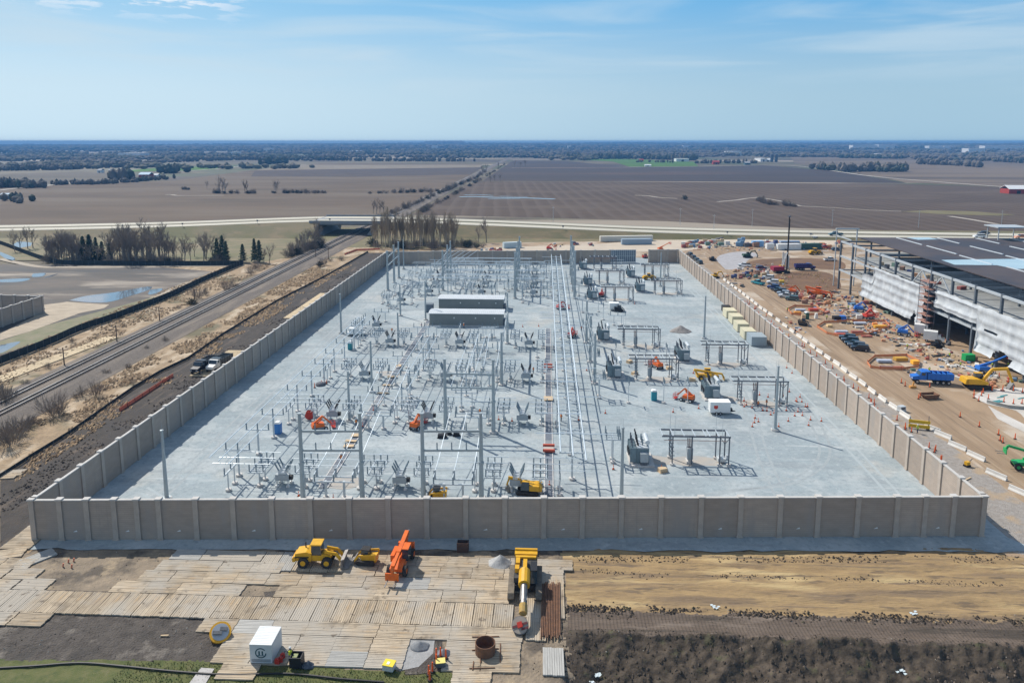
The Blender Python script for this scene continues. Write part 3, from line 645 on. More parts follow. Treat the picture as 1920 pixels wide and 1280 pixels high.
hframe('row of steel poles behind the control houses carrying close beams, toward the middle', [(-11, 256), (-11, 270), (-11, 285), (-11, 300)], 17, (9, 13), r=.5); hframe('row of steel poles beside the rear transformers carrying close beams', [(10.8, 257), (10.8, 270), (10.8, 284), (10.8, 300)], 17.5, (9, 13), r=.5)
hframe('row of three steel poles with ladder-like beams beside the transformers, halfway along the yard', [(11.9, 164), (11.9, 181), (11.9, 199)], 12.2, (6.5, 9.2), r=.4); hframe('pair of steel poles with beams in front of the control houses, on the trench side', [(-10.1, 162), (-10.6, 197)], 12.7, (9.3,), r=.4)
for lb, x, y, h in (('lone round steel mast in the second row, railway side', -40, 138.5, 10.6), ('lone round steel mast in the third row, railway side', -39.6, 156, 12), ('lone round steel mast in the fourth row, railway side', -41, 192.6, 9.7), ('round steel mast at the railway end of the control houses', -38.4, 223, 12.6), ('round steel mast close to the trench end of the control houses', -11.5, 214, 11), ('lone steel mast behind the control houses, toward the railway', -47.6, 228, 10.5)):
    t = thing('lightning_mast', lb, 'mast', (x, y, .03)); part(lambda b: b.lathe(0, 0, [(.3, .4), (.2, h), (.26, h), (.26, h + .1)], 10), 'shaft', m_pole, t); part(lambda b: foot(b, 0, 0, .7), 'footing', m_foot, t)
# -- cable trenches
m_lid = M('trench_lid', (.16, .18, .215), (.12, .14, .17), sc=.6, rough=.7); m_lid2 = M('trench_lid_worn', (.25, .265, .28), (.2, .215, .235), sc=.8, rough=.7); m_ply = M('plywood', (.62, .47, .3), (.54, .4, .25), sc=.7)
def trench(label, A, B, n):
    t = thing('cable_trench', label, 'cable trench', (A[0], A[1], .03), math.atan2(B[1] - A[1], B[0] - A[0])); L = math.dist(A, B)
    for s in (-1, 1): part(lambda b: b.bx(0, L, s * .72 - .08, s * .72 + .08, 0, .16), 'kerb', m_foot, t)
    for i in range(n): part(lambda b: b.bx(L * i / n + .02, L * (i + 1) / n - .02, -.64, .64, 0, .12 + .02 * (i % 2)), 'lid', (m_lid, m_lid2)[(i * 7 // 3) % 3 == 1], t)
trench('straight dark cable trench running beside the tall middle bus', (.85, 107), (1.0, 214), 58); trench('dark cable trench between the railway-side and middle columns', (-36.6, 110), (-37.2, 222), 60)
for x, y, w, d, a in ((-36.7, 126, 1.9, 1.1, .1), (-36.9, 128.3, 2.1, .8, -.1), (-36.6, 131, 1.8, 1.4, .05), (-36.8, 155, 2.6, 1, .1), (-36.9, 160, 2.2, .7, 0), (-37, 166, 2.4, .9, .1), (-37, 175, 1.5, 2, 0)):
    o = tag(MB().bx(-w / 2, w / 2, -d / 2, d / 2, 0, .1).build('plywood_sheet', m_ply), 'tan plywood sheet laid across the railway-side cable trench', 'plywood sheet', 'plywood over the railway-side trench', (x, y, .32), a)
tag(MB().bx(-1.0, 1.0, -1.2, 1.2, 0, .12).build('plywood_sheet', m_ply), 'large pale plywood sheet alone on the straight cable trench', 'plywood sheet', None, (.9, 152.8, .34), .03)
def mk_guard(x, y, lab):
    t = thing('trench_guard', lab, 'trench cover', (x, y, .03)); part(lambda b: b.bx(-.9, .9, -.9, .9, .3, .42), 'deck', M('guard_grey', (.45, .4, .36)), t)
    for s in (-1, 1): part(lambda b: b.bx(-1.1, 1.1, s * 1.15 - .2, s * 1.15 + .2, .3, .75), 'bumper', M('guard_red', (.5, .1, .06)), t)
mk_guard(.9, 126.4, 'low cover with dark red ends over the straight cable trench, closer to the front wall'); mk_guard(.9, 175.5, 'low cover with dark red ends over the straight cable trench, farther from the front wall')
# -- control houses
m_hw = M('house_wall', (.23, .245, .235), (.2, .215, .21), sc=.4, rough=.6); m_hr = M('house_roof', (.60, .63, .65), (.54, .57, .59), sc=.5, rough=.5); stripes(m_hr, (.38, .41, .43), .6, .15, axis=0, amount=.6, local=True, soft=.05)
def house(label, x0, x1, y0, y1, h):
    t = thing('control_house', label, 'control house', (x0, y0, .03)); w, d = x1 - x0, y1 - y0
    part(lambda b: b.bx(0, w, 0, d, 0, h), 'wall', m_hw, t); part(lambda b: b.prof([(-.35, h - .05), (d / 2, h + .15), (d + .35, h - .05), (d + .35, h + .12), (d / 2, h + .35), (-.35, h + .12)], -.35, w + .35, axis='x'), 'roof', m_hr, t)
    for k in range(3): part(lambda b: b.bx(w + .02, w + .7, 1 + k * 2, 2.2 + k * 2, 0, 1.9 - .3 * k), 'air_conditioner', m_frame, t)
    part(lambda b: b.bx(-.06, 0, d * .4, d * .4 + 1.2, .3, 2.4), 'door', m_lite, t)
    for x in (w * .33, w * .62, w * .88): part(lambda b: b.bx(x, x + .35, -.3, -.01, 2.4, 2.8), 'wall_lamp', m_white, t)
    part(lambda b: b.bx(-.1, w + .1, -.1, d + .1, -.02, .25), 'plinth', m_foot, t)
house('long grey control house with ribbed pale roof, the one farther from the front wall', -36.2, -14.2, 237, 243.2, 3.9); house('long grey control house with ribbed pale roof, the one closer to the front wall', -36.0, -13.0, 216, 222, 3.9)
# -- transformers
def mk_xf():
    t = thing('transformer', 'x', 'transformer')
    part(lambda b: b.bx(-2.2, 2.2, -2.9, 2.9, 0, .3), 'pad', m_foot, t); part(lambda b: b.bx(-.9, 1.25, -1.9, 2.3, .3, 3.1), 'tank', m_dkcab, t)
    part(lambda b: b.bx(-.9, 1.25, -1.9, 2.3, 3.1, 3.3), 'tank_cover', m_lite, t)
    def rad(b):
        for k in range(9): b.bx(-2.0, -1.0, -1.7 + k * .42, -1.45 + k * .42, .8, 3.0)
    part(rad, 'radiator', m_dkcab, t)
    part(lambda b: (b.bx(-2.1, -.95, -1.95, -1.75, .5, 3.2), b.bx(-2.1, -.95, 2.0, 2.2, .5, 3.2)), 'radiator_frame', m_dkcab, t)
    for k in range(2): part(lambda b: b.tube((-2.12, -.7 + 1.6 * k, 1.9), (-2.3, -.7 + 1.6 * k, 1.9), .55, n=10), 'fan', m_blk, t)
    part(lambda b: b.tube((1.0, -1.4, 4.0), (1.0, 2.0, 4.0), .42, n=10), 'conservator', m_lite, t)
    for y in (-1.1, 1.6): part(lambda b: b.bx(.9, 1.1, y - .08, y + .08, 3.3, 3.7), 'conservator_leg', m_dkcab, t)
    part(lambda b: b.bx(-.35, 1.05, -2.75, -1.9, .9, 2.5), 'control_cabinet', m_cab, t)
    part(lambda b: b.bx(-.2, .9, -2.6, -1.95, .3, .85), 'cable_box', m_frame, t)
    for k in range(3):
        y = -1.0 + k * 1.2
        part(lambda b: (b.tube((-.6, y, 3.3), (-.7, y, 3.8), .2, n=7), b.ribbed((-.7, y, 3.8), (-1.0, y, 5.4), .17, 6)), 'bushing', m_insk, t)
        part(lambda b: (b.ribbed((.2, y + .3, 3.3), (.25, y + .3, 4.4), .15, 4)), 'bushing', m_ins, t)
        part(lambda b: b.tube((-1.7, y, 3.2), (-1.7, y, 4.7), .12, n=6), 'arrester', m_frame, t)
    part(lambda b: b.bar((-1.7, -1.3, 3.2), (-1.7, 1.8, 3.2), .15), 'arrester_bracket', m_dkcab, t)
    return t
xf = Stamp(mk_xf())
TX = [(17.4, 123, 'first from the front wall', 0), (17.4, 170, 'second from the front wall', 0), (17.4, 203, 'third from the front wall', 0), (17.6, 257.5, 'fourth from the front wall', 0), (17.6, 283, 'fifth from the front wall', 0), (17.5, 319, 'closest to the rear wall', 0),
      (37.8, 156.5, 'first from the front wall', 1), (36.6, 184, 'second from the front wall', 1), (36.8, 271, 'third from the front wall', 1), (36.7, 301, 'closest to the rear wall', 1)]
for x, y, o, c in TX: xf((x, y, .03), 0, 'dark grey power transformer, %s in the %s' % (o, ('line by the middle bus', 'line by the haul road')[c]), 'transformers')
def mk_gantry():
    t = thing('switch_rack', 'x', 'switch rack'); h = 5.4; xs = (0, .55, 4.0, 8.3, 9.7)
    for i, x in enumerate((0, 8.3, 9.9)):
        for y in (0, 3.0):
            part(lambda b: b.bx(x - .1, x + .1, y - .1, y + .1, .3, h), 'leg', m_frame, t); part(lambda b: foot(b, x, y, .42), 'footing', m_foot, t)
    part(lambda b: b.bx(3.3, 3.5, -.1, .1, .3, h), 'leg', m_frame, t)
    for y in (0, 3.0): part(lambda b: b.bar((-1.9, y, h), (10.1, y, h), .2, .26), 'rack_beam', m_frame, t)
    for x in (-1.8, .05, 2.0, 3.9, 5.8, 6.5, 8.1, 9.9): part(lambda b: b.bar((x, 0, h + .05), (x, 3.0, h + .05), .16, .2), 'cross_member', m_galv, t)
    for z, y in ((h - .9, .4), (h - .9, 2.6), (h - .5, 1.5)): part(lambda b: b.tube((-1.5, y, z), (9.5, y, z), .05, n=5), 'bus_pipe', M('copper_bus', (.3, .17, .13), rough=.4, metal=.5), t)
    for x, y in ((0, 3.0), (.3, 0), (8.2, 3.0), (8.6, 0)): part(lambda b: b.tube((x, y, h), (x, y, h + 3.8), .045, .02, n=5), 'lightning_rod', m_galv, t)
    part(lambda b: (b.bx(2.7, 3.7, .5, 2.1, 0, .45), b.bx(2.9, 3.5, .7, 1.8, .4, .8)), 'regulator_pad', m_foot, t); part(lambda b: (b.bx(2.75, 3.75, .55, 1.75, .9, 2.9),), 'regulator', m_cab, t)
    for k in range(3): part(lambda b: (b.ribbed((2.95 + k * .3, 1.1, 2.9), (2.85 + k * .35, 1.1, 4.7), .13, 6),), 'bushing', M('red_brown_porcelain', (.12, .06, .05), rough=.3), t)
    def stack(b):
        for k in range(6):
            z = 1.6 + k * .6; b.bar((-.5, .3 + k * .4, z), (.45, .3 + k * .4, z + .1), .12); b.ribbed((-.3 + k * .05, .3 + k * .4, z), (-.1 + k * .05, .3 + k * .4, z + .7), .12, 3)
    part(stack, 'fuse_stack', m_ins, t); part(lambda b: (b.bar((0, 0, 2.2), (0, 3.0, 4.5), .1), b.bar((8.3, 3.0, h - .2), (9.9, 3.0, 2.8), .1), b.bar((9.9, 0, h - .2), (9.9, 3, 2.8), .1)), 'brace', m_frame, t)
    part(lambda b: (b.bx(8.3, 9.7, 1.0, 2.2, .3, .9), b.bx(8.5, 9.0, 1.2, 1.9, .9, 1.3), b.bx(9.7, 10.2, .8, 1.5, 1.0, 1.7)), 'operator_box', m_lite, t)
    return t
gan = Stamp(mk_gantry())
for (px, py, o, c) in ((1260, 872, 'first from the front wall', 0), (1193.5, 713, 'second from the front wall', 0), (1170, 652, 'third from the front wall', 0), (1135.6, 565.5, 'fourth from the front wall', 0), (1124, 532, 'fifth from the front wall', 0), (1114, 504, 'closest to the rear wall', 0),
                       (1389, 759, 'first from the front wall', 1), (1328, 684, 'second from the front wall', 1), (1228.6, 552, 'third from the front wall', 1), (1209.5, 520, 'closest to the rear wall', 1)):
    x, y = G(px, py); gan((x, y, .03), 0, 'open steel switch rack, %s in the %s' % (o, ('line by the middle bus', 'line by the haul road')[c]), 'switch racks')
# dusty tan patches where the pads were dug
m_dust = M('dusty_stone', (.42, .375, .32), (.36, .355, .34), sc=.5, bump=.3)
for i, (px, py) in enumerate(((1305, 864), (1235, 712), (1205, 650), (1165, 562), (1425, 757), (1362, 685), (1250, 551), (1215, 862), (1355, 748), (735, 700), (640, 905))):
    x, y = G(px, py); r_ = random.Random(i); sheet('dust_patch', smoothpts([(x + (5.2 * r_.uniform(.6, 1.1)) * math.cos(a), y + 2.6 * r_.uniform(.6, 1.1) * math.sin(a)) for a in [k * .698 for k in range(9)]], 3), .047 + .0006 * i, m_dust, px=False)
# -- raised switch on a pedestal
def mk_ped():
    t = thing('pedestal_switch', 'x', 'switch'); h = 4.6
    for y in (-.75, .75): part(lambda b: foot(b, 0, y, .45), 'footing', m_foot, t); part(lambda b: b.bx(-.13, .13, y - .13, y + .13, .3, h), 'column', m_lite, t)
    part(lambda b: [b.bar((x, -1.6, h), (x, 1.6, h), .14) for x in (-1.3, 0, 1.3)] + [b.bar((-1.4, y, h + .1), (1.4, y, h + .1), .12) for y in (-1.5, -.5, .5, 1.5)], 'frame', m_galv, t)
    for x in (-1.2, .9, 1.25):
        for y in (-1.4, 0, 1.4): part(lambda b: b.ribbed((x, y, h + .15), (x, y, h + 1.45), .12, 4), 'insulator', m_ins, t)
    return t
ped = Stamp(mk_ped())
for i, (x, y) in enumerate(((12.3, 122.5), (12.3, 155), (12.3, 172), (12.3, 203), (12.6, 236), (12.6, 262), (12.6, 290))): ped((x, y, .03), 0, 'switch frame raised on a twin-column pedestal, %s from the front wall beside the transformers' % ORD[i], 'pedestal switches')
def mk_post():
    t = thing('insulator_post', 'x', 'insulator post'); part(lambda b: foot(b, 0, 0, .45), 'footing', m_foot, t); part(lambda b: b.tube((0, 0, .3), (0, 0, 4.4), .09, n=7), 'column', m_lite, t); part(lambda b: b.bar((0, -1.1, 4.45), (0, 1.1, 4.45), .14), 'crossbeam', m_galv, t)
    for y in (-1, 0, 1): part(lambda b: b.ribbed((0, y, 4.5), (0, y, 5.7), .12, 4), 'insulator', m_ins, t)
    return t
post = Stamp(mk_post())
for i, (px, py) in enumerate(((1178, 756), (1244, 756), (1289, 755), (1154, 680), (1210, 684), (1249, 684), (1131, 600), (1122, 585))):
    x, y = G(px, py); post((x, y, .03), 0, 'slender post with three insulators, one of the single posts standing between transformers', 'single insulator posts')
for lb, (px, py) in (('three-phase insulator stand before the second white trailer at the empty gravel', (1158, 610)), ('three-phase insulator stand beside the fourth transformer', (1160, 500)), ('three-phase insulator stand at the rear wall by the mesh gate', (1125, 491))):
    x, y = G(px, py); stand((x, y, .03), 1.57, lb, 'insulator stands')
# slanting bus pipes at the rear railway corner
for k in range(5):
    x = -44 + k * 2.6; busbar([(x - 4, 309, 4.2), (x + 2.2, 322, 7.4)], 'slanting aluminium bus pipe at the rear wall near the railway', 'slanting rear bus pipes', .09)
for k in range(3): busbar([(-46, 312 + k * 3, 4.8), (-30, 312 + k * 3, 4.8)], 'level aluminium bus pipe at the rear wall near the railway', 'level rear bus pipes', .08)
# ================================================================== machine and vehicle builders
m_yel = M('machine_yellow', (.72, .40, .02), (.62, .33, .02), sc=1.5, rough=.4); m_org = M('machine_orange', (.78, .16, .02), (.68, .13, .02), sc=1.5, rough=.4); m_red = M('machine_red', (.55, .05, .03), rough=.4); m_blu = M('machine_blue', (.03, .16, .55), rough=.4); m_grn = M('machine_green', (.02, .34, .10), rough=.4)
m_tyre = M('tyre_rubber', (.022, .022, .024), (.05, .045, .04), sc=3, rough=.85); m_glass = M('cab_glass', (.03, .05, .065), rough=.06, spec=.8); m_rust = M('rusty_steel', (.22, .11, .06), (.13, .07, .045), sc=1.5, rough=.8); m_steel = M('worn_steel', (.20, .19, .18), (.30, .29, .28), sc=2, rough=.45, metal=.5)
m_con = M('cone_orange', (.85, .14, .03), rough=.5); m_wht2 = M('white_band', (.85, .85, .83)); m_barw = M('barrier_concrete', (.72, .71, .68), (.62, .61, .58), sc=.8); m_alum = M('dull_aluminium', (.5, .52, .54), rough=.35, metal=.5)
PT = {}
def paint(c, rough=.28):
    k = tuple(c)
    if k not in PT: PT[k] = M('car_paint_%d' % len(PT), c, rough=rough, spec=.6)
    return PT[k]
def T(name, label, cat, p, rz=0, grp=None, z=.03):
    return thing(name, label, cat, (p[0], p[1], z), rz, grp)
def wheel(t, x, y, r, w, hub, n=14):
    o = part(lambda b: b.wheel(x, y, r, r, w, n=n), 'wheel', m_tyre, t); part(lambda b: b.wheel(x, y, r, r * .5, w * 1.06, n=10), 'rim', hub, o)
def car(label, p, rz, c, kind='sedan', grp=None, cat='car', z=.02):
    t = T({'sedan': 'parked_car', 'pickup': 'pickup_truck', 'suv': 'parked_car'}[kind], label, cat, p, rz, grp, z); L, W = (4.7, 1.85) if kind != 'pickup' else (5.8, 2.0); m = paint(c); h = L / 2
    k = {'sedan': 0, 'suv': .22, 'pickup': .25}[kind]
    side = [(-h, .35), (h - .05, .35), (h, .65 + k), (h - .15, .82 + k), (h - 1.35, .98 + k), (-h + .1, 1.0 + k), (-h, .8 + k)]
    if kind == 'pickup': side = [(-h, .45), (h, .45), (h, .95), (h - 1.3, 1.2), (-.6, 1.25), (-h, 1.2)]
    part(lambda b: b.prof(side, -W / 2, W / 2), 'body', m, t)
    cab = {'sedan': [(-h + .45, 1.0), (-h + 1.05, 1.45), (.45, 1.45), (h - 1.3, .98)], 'suv': [(-h + .1, 1.2), (-h + .35, 1.75), (.55, 1.75), (h - 1.3, 1.2)], 'pickup': [(-.7, 1.24), (-.6, 1.85), (.8, 1.85), (1.5, 1.2)]}[kind]
    part(lambda b: b.prof(cab, -W / 2 + .12, W / 2 - .12), 'window', m_glass, t); rx0, rx1 = cab[1][0] + .04, cab[2][0] - .04; rz_ = cab[1][1]
    part(lambda b: b.bx(rx0, rx1, -W / 2 + .14, W / 2 - .14, rz_ - .02, rz_ + .05), 'roof', m, t)
    if kind == 'pickup': part(lambda b: b.bx(-h + .1, -.8, -W / 2 + .15, W / 2 - .15, 1.2, 1.27), 'bed', m_blk, t)
    for x in (-h * .62, h * .62):
        for y in (-W / 2 + .1, W / 2 - .1): wheel(t, x, y, .34 if kind == 'sedan' else .4, .24, m_alum, 10)
    for y in (-.65, .65): part(lambda b: b.bx(h - .08, h + .02, y - .2, y + .2, .62 + k, .76 + k), 'headlight', m_white, t)
    return t
def cabin(b, x0, x1, y0, y1, z0, z1):
    b.prof([(x0, z0), (x1, z0), (x1 - .1, z1), (x0 + .1, z1)], y0, y1)
def wheel_loader(label, p, rz, s=1.0):
    t = T('wheel_loader', label, 'wheel loader', p, rz); t.scale = (s,) * 3
    part(lambda b: (b.prof([(-3.3, 1.0), (-.9, .9), (-.8, 2.1), (-1.6, 2.3), (-3.1, 2.05)], -.95, .95), b.bx(-3.55, -3.1, -1.1, 1.1, .9, 1.5)), 'engine_hood', m_yel, t)
    part(lambda b: b.prof([(-1, .9), (1.6, .8), (1.9, 1.6), (1.1, 1.9), (-1, 1.7)], -.75, .75), 'chassis', m_yel, t)
    c = part(lambda b: cabin(b, -.95, .55, -.75, .75, 1.7, 3.2), 'cab', m_glass, t); part(lambda b: b.bx(-1.0, .6, -.85, .85, 3.2, 3.36), 'cab_roof', m_yel, c)
    for y in (-.6, .6): part(lambda b: (b.bar((1.0, y, 2.2), (2.6, y, 1.9), .22, .4), b.bar((2.6, y, 1.9), (3.5, y, .7), .22, .4)), 'lift_arm', m_yel, t)
    part(lambda b: b.prof([(3.3, .1), (4.5, .05), (4.55, .15), (3.7, .3), (3.6, 1.2), (3.9, 1.5), (3.4, 1.35)], -1.3, 1.3), 'bucket', m_steel, t)
    for x in (-2.0, 1.35):
        for y in (-1.0, 1.0): wheel(t, x, y, .78, .55, m_yel)
    part(lambda b: b.tube((-2.0, .5, 2.2), (-2.0, .5, 3.0), .09), 'exhaust', m_blk, t)
    part(lambda b: b.bx(-3.35, -1.2, -1.1, -.95, 1.5, 1.6), 'fender', m_blk, t)
    return t
def compact_loader(label, p, rz, m=None, grp=None):
    m = m or m_yel; t = T('compact_loader', label, 'compact loader', p, rz, grp)
    for y in (-.75, .75): part(lambda b: b.prof([(-1.3, .15), (1.0, .0), (1.3, .3), (1.0, .6), (-1.2, .7)], y - .2, y + .2), 'track', m_tyre, t)
    part(lambda b: b.prof([(-1.5, .5), (.6, .4), (.7, 1.1), (-.4, 1.2), (-1.5, 1.4)], -.55, .55), 'body', m, t)
    c = part(lambda b: cabin(b, -.5, .65, -.5, .5, 1.1, 2.05), 'cab', m_glass, t); part(lambda b: b.bx(-.55, .65, -.55, .55, 2.05, 2.14), 'cab_roof', m_blk, c)
    for y in (-.75, .75): part(lambda b: (b.bar((-1.5, y, 1.65), (.9, y, 1.3), .14, .26), b.bar((.9, y, 1.3), (1.6, y, .5), .14, .24), b.bar((-1.5, y, 1.65), (-1.4, y, .9), .14, .3)), 'lift_arm', m, t)
    part(lambda b: b.prof([(1.5, .05), (2.3, .05), (1.75, .25), (1.65, .8), (1.5, .8)], -.9, .9), 'bucket', m_steel, t)
    return t
def telehandler(label, p, rz, m, up=.0, grp=None, s=1.0):
    t = T('telehandler', label, 'telehandler', p, rz, grp); t.scale = (s,) * 3
    part(lambda b: (b.prof([(-2.6, .75), (2.2, .75), (2.4, 1.2), (1.2, 1.45), (-2.6, 1.5)], -.75, .75), b.bx(-2.9, -2.5, -1, 1, .8, 1.6)), 'chassis', m, t)
    c = part(lambda b: cabin(b, -.9, .6, .3, 1.05, 1.2, 2.6), 'cab', m_glass, t); part(lambda b: b.bx(-.9, .6, .28, 1.08, 2.6, 2.7), 'cab_roof', m, c)
    part(lambda b: b.bx(-1.6, .5, -1.15, -.7, .9, 1.7), 'engine_cover', m, t)
    a = Vector((-3.5, -.1, 2.5)); e = Vector((3.2, -.1, 1.75 + up))
    bm = part(lambda b: (b.bar(a, a.lerp(e, .62), .5, .5), b.bar(a.lerp(e, .55), e, .38, .38), b.bar((-2.5, -.1, 1.3), a, .4)), 'boom', m, t)
    part(lambda b: (b.bar(e, e + Vector((.4, 0, -.9)), .35), b.bx(e.x + .35, e.x + .47, -.9, .7, e.z - 1.4, e.z - .5)), 'carriage', m, t)
    for y in (-.6, .4): part(lambda b: b.bx(e.x + .45, e.x + 1.75, y - .07, y + .07, e.z - 1.4, e.z - 1.32), 'fork', m_steel, t)
    for x in (-1.9, 1.7):
        for y in (-.95, .95): wheel(t, x, y, .62, .42, m)
    return t
def excavator(label, p, rz, m=None, s=1.0, swing=0.0, reach=(3.4, 3.6, 5.6, 1.0), grp=None):
    m = m or m_yel; t = T('excavator', label, 'excavator', p, rz, grp); t.scale = (s,) * 3
    for y in (-1.15, 1.15): part(lambda b: b.prof([(-2.0, .0), (2.0, .0), (2.35, .4), (2.0, .85), (-2.0, .85), (-2.35, .4)], y - .3, y + .3), 'track', m_tyre, t)
    part(lambda b: b.bx(-1.1, 1.1, -.9, .9, .35, .95), 'undercarriage', m_blk, t)
    part(lambda b: (b.prof([(-2.6, 1.05), (1.5, 1.05), (1.5, 1.5), (-.2, 2.1), (-2.3, 2.2), (-2.7, 1.8)], -1.25, .3), b.bx(-2.6, -.4, .3, 1.25, 1.05, 2.1)), 'house', m, t)
    part(lambda b: b.prof([(-3.0, 1.1), (-2.4, 1.0), (-2.3, 2.2), (-2.8, 2.1)], -1.25, 1.25), 'counterweight', m, t)
    c = part(lambda b: b.prof([(-.35, 1.05), (1.35, 1.05), (1.4, 1.9), (1.0, 2.9), (-.35, 2.9)], .35, 1.2), 'cab', m_glass, t); part(lambda b: b.bx(-.4, 1.05, .33, 1.22, 2.9, 2.98), 'cab_roof', m, c)
    x1, z1, x2, z2 = reach
    part(lambda b: (b.bar((.9, -.1, 1.7), (x1 * .55, -.1, z1 * .95), .42, .5), b.bar((x1 * .55, -.1, z1 * .95), (x1 + .9, -.1, z1), .4, .55)), 'boom', m, t)
    part(lambda b: b.bar((x1 + .6, -.1, z1 + .25), (x2, -.1, z2 + .5), .34, .42), 'stick', m, t)
    part(lambda b: b.tube((x1 * .4, -.1, 1.6), (x1 * .7, -.1, z1 * .85), .09), 'hydraulic_cylinder', m_alum, t)
    part(lambda b: b.prof([(x2 - .1, z2 + .6), (x2 + .3, z2 - .1), (x2 - .2, z2 - .9), (x2 - .9, z2 - .8), (x2 - .6, z2 - .3)], -.65, .45), 'bucket', m_steel, t)
    return t
def boom_lift(label, p, rz, m, fold=True, grp=None, s=1.0):
    t = T('boom_lift', label, 'boom lift', p, rz, grp); t.scale = (s,) * 3
    part(lambda b: b.bx(-1.6, 1.6, -.9, .9, .5, .95), 'chassis', M('lift_grey', (.25, .26, .27)), t); part(lambda b: b.prof([(-1.9, 1.0), (1.0, 1.0), (.9, 1.7), (-1.7, 1.85)], -.95, .95), 'turret', m, t)
    for x in (-1.25, 1.25):
        for y in (-.95, .95): wheel(t, x, y, .5, .35, m_white, 10)
    e = Vector((2.5, 0, 1.3)) if fold else Vector((5.6, 0, 4.5)); kn = Vector((.7, 0, 3.3)) if fold else Vector((1.6, 0, 2.75))
    part(lambda b: (b.bar((-1.4, 0, 1.8), kn, .38, .42), b.bar(kn, e, .3, .34), b.bar((-1.0, 0, 1.5), kn * .8, .2)), 'boom', m, t)
    def bask(b):
        x, z = e.x + .2, e.z - .9
        for zz in (z, z + .55, z + 1.1):
            for q in (((x, -.9, zz), (x + .8, -.9, zz)), ((x, .9, zz), (x + .8, .9, zz)), ((x, -.9, zz), (x, .9, zz)), ((x + .8, -.9, zz), (x + .8, .9, zz))): b.bar(q[0], q[1], .07)
        for xx in (x, x + .8):
            for y in (-.9, 0, .9): b.bar((xx, y, z), (xx, y, z + 1.1), .07)
        b.bx(x, x + .8, -.9, .9, z - .04, z)
    part(bask, 'basket', m_red, t)
    return t
def portable_toilet(label, p, rz=0, c=(.02, .2, .5), grp=None):
    t = T('portable_toilet', label, 'portable toilet', p, rz, grp); m = paint(c, .5)
    part(lambda b: b.bx(-.58, .58, -.58, .58, 0, 2.1), 'body', m, t); part(lambda b: (b.bx(-.64, .64, -.64, .64, 2.1, 2.2), b.prof([(-.62, 2.2), (.62, 2.2), (.35, 2.42), (-.35, 2.42)], -.6, .6)), 'roof', m_white, t); part(lambda b: b.bx(-.35, .35, -.62, -.58, .1, 1.95), 'door', m, t)
    return t
def dump_truck(label, p, rz, m, grp=None, open_up=True, cabm=None):
    t = T('dump_truck', label, 'dump truck', p, rz, grp); cabm = cabm or m
    part(lambda b: b.bx(-4.2, 4.3, -.45, .45, .75, 1.05), 'chassis', m_blk, t)
    part(lambda b: (b.prof([(2.1, 1.0), (4.4, 1.0), (4.45, 1.7), (3.2, 1.95), (3.0, 2.0), (2.1, 2.0)], -1.0, 1.0), b.prof([(1.4, 1.0), (3.0, 1.0), (3.0, 2.05), (2.6, 2.9), (1.4, 2.95)], -1.15, 1.15)), 'cab', cabm, t)
    part(lambda b: (b.prof([(2.66, 2.85), (3.06, 2.08), (3.0, 2.05), (2.6, 2.85)], -1.0, 1.0), b.bx(1.7, 2.55, -1.17, 1.17, 2.1, 2.75)), 'windscreen', m_glass, t)
    def body(b):
        b.bx(-4.4, 1.2, -1.25, -1.15, 1.2, 2.75); b.bx(-4.4, 1.2, 1.15, 1.25, 1.2, 2.75); b.bx(1.1, 1.2, -1.15, 1.15, 1.2, 3.0); b.prof([(-4.5, 1.3), (-4.35, 1.2), (-4.5, 2.6), (-4.6, 2.6)], -1.15, 1.15); b.bx(-4.4, 1.1, -1.15, 1.15, 1.15, 1.3); b.bx(.6, 1.9, -1.2, 1.2, 2.95, 3.08)
        for k in range(5): b.bx(-3.9 + k * 1.1, -3.75 + k * 1.1, -1.32, 1.32, 1.25, 2.7)
    part(body, 'tipper_body', m, t); part(lambda b: b.bx(-4.3, 1.0, -1.1, 1.1, 1.9, 2.0), 'load', m_dark, t)
    for x in (3.4, -1.0, -2.3, -3.5):
        for y in (-1.05, 1.05): wheel(t, x, y, .52, .35, m_alum, 12)
    for y in (-.75, .75): part(lambda b: b.bx(4.42, 4.5, y - .2, y + .2, 1.2, 1.4), 'headlight', m_white, t)
    return t
def box_trailer(label, p, rz=0, sz=(4.2, 2.1, 2.2), m=None, emblem=True):
    m = m or m_white; t = T('cargo_trailer', label, 'trailer', p, rz); l, w, h = sz
    part(lambda b: b.bx(-l / 2, l / 2, -w / 2, w / 2, .55, .55 + h), 'body', m, t); part(lambda b: b.bx(-l / 2 - .03, l / 2 + .03, -w / 2 - .03, w / 2 + .03, .55 + h, .64 + h), 'roof', m_wht2, t)
    for x in (-.75, .05):
        for y in (-w / 2 + .05, w / 2 - .05): wheel(t, x, y, .36, .24, m_alum, 10)
    part(lambda b: (b.bar((l / 2, -.5, .6), (l / 2 + 1.3, 0, .6), .12), b.bar((l / 2, .5, .6), (l / 2 + 1.3, 0, .6), .12), b.bx(l / 2 + .2, l / 2 + .6, -.4, .4, .65, 1.2)), 'drawbar', m_blk, t)
    if emblem: part(lambda b: (b.bx(-l * .32, -l * .12, -w / 2 - .02, -w / 2, 1.5, 2.1), b.bx(-l * .28, -l * .16, -w / 2 - .03, -w / 2 - .02, 1.35, 1.5)), 'red_emblem', m_red, t)
    return t
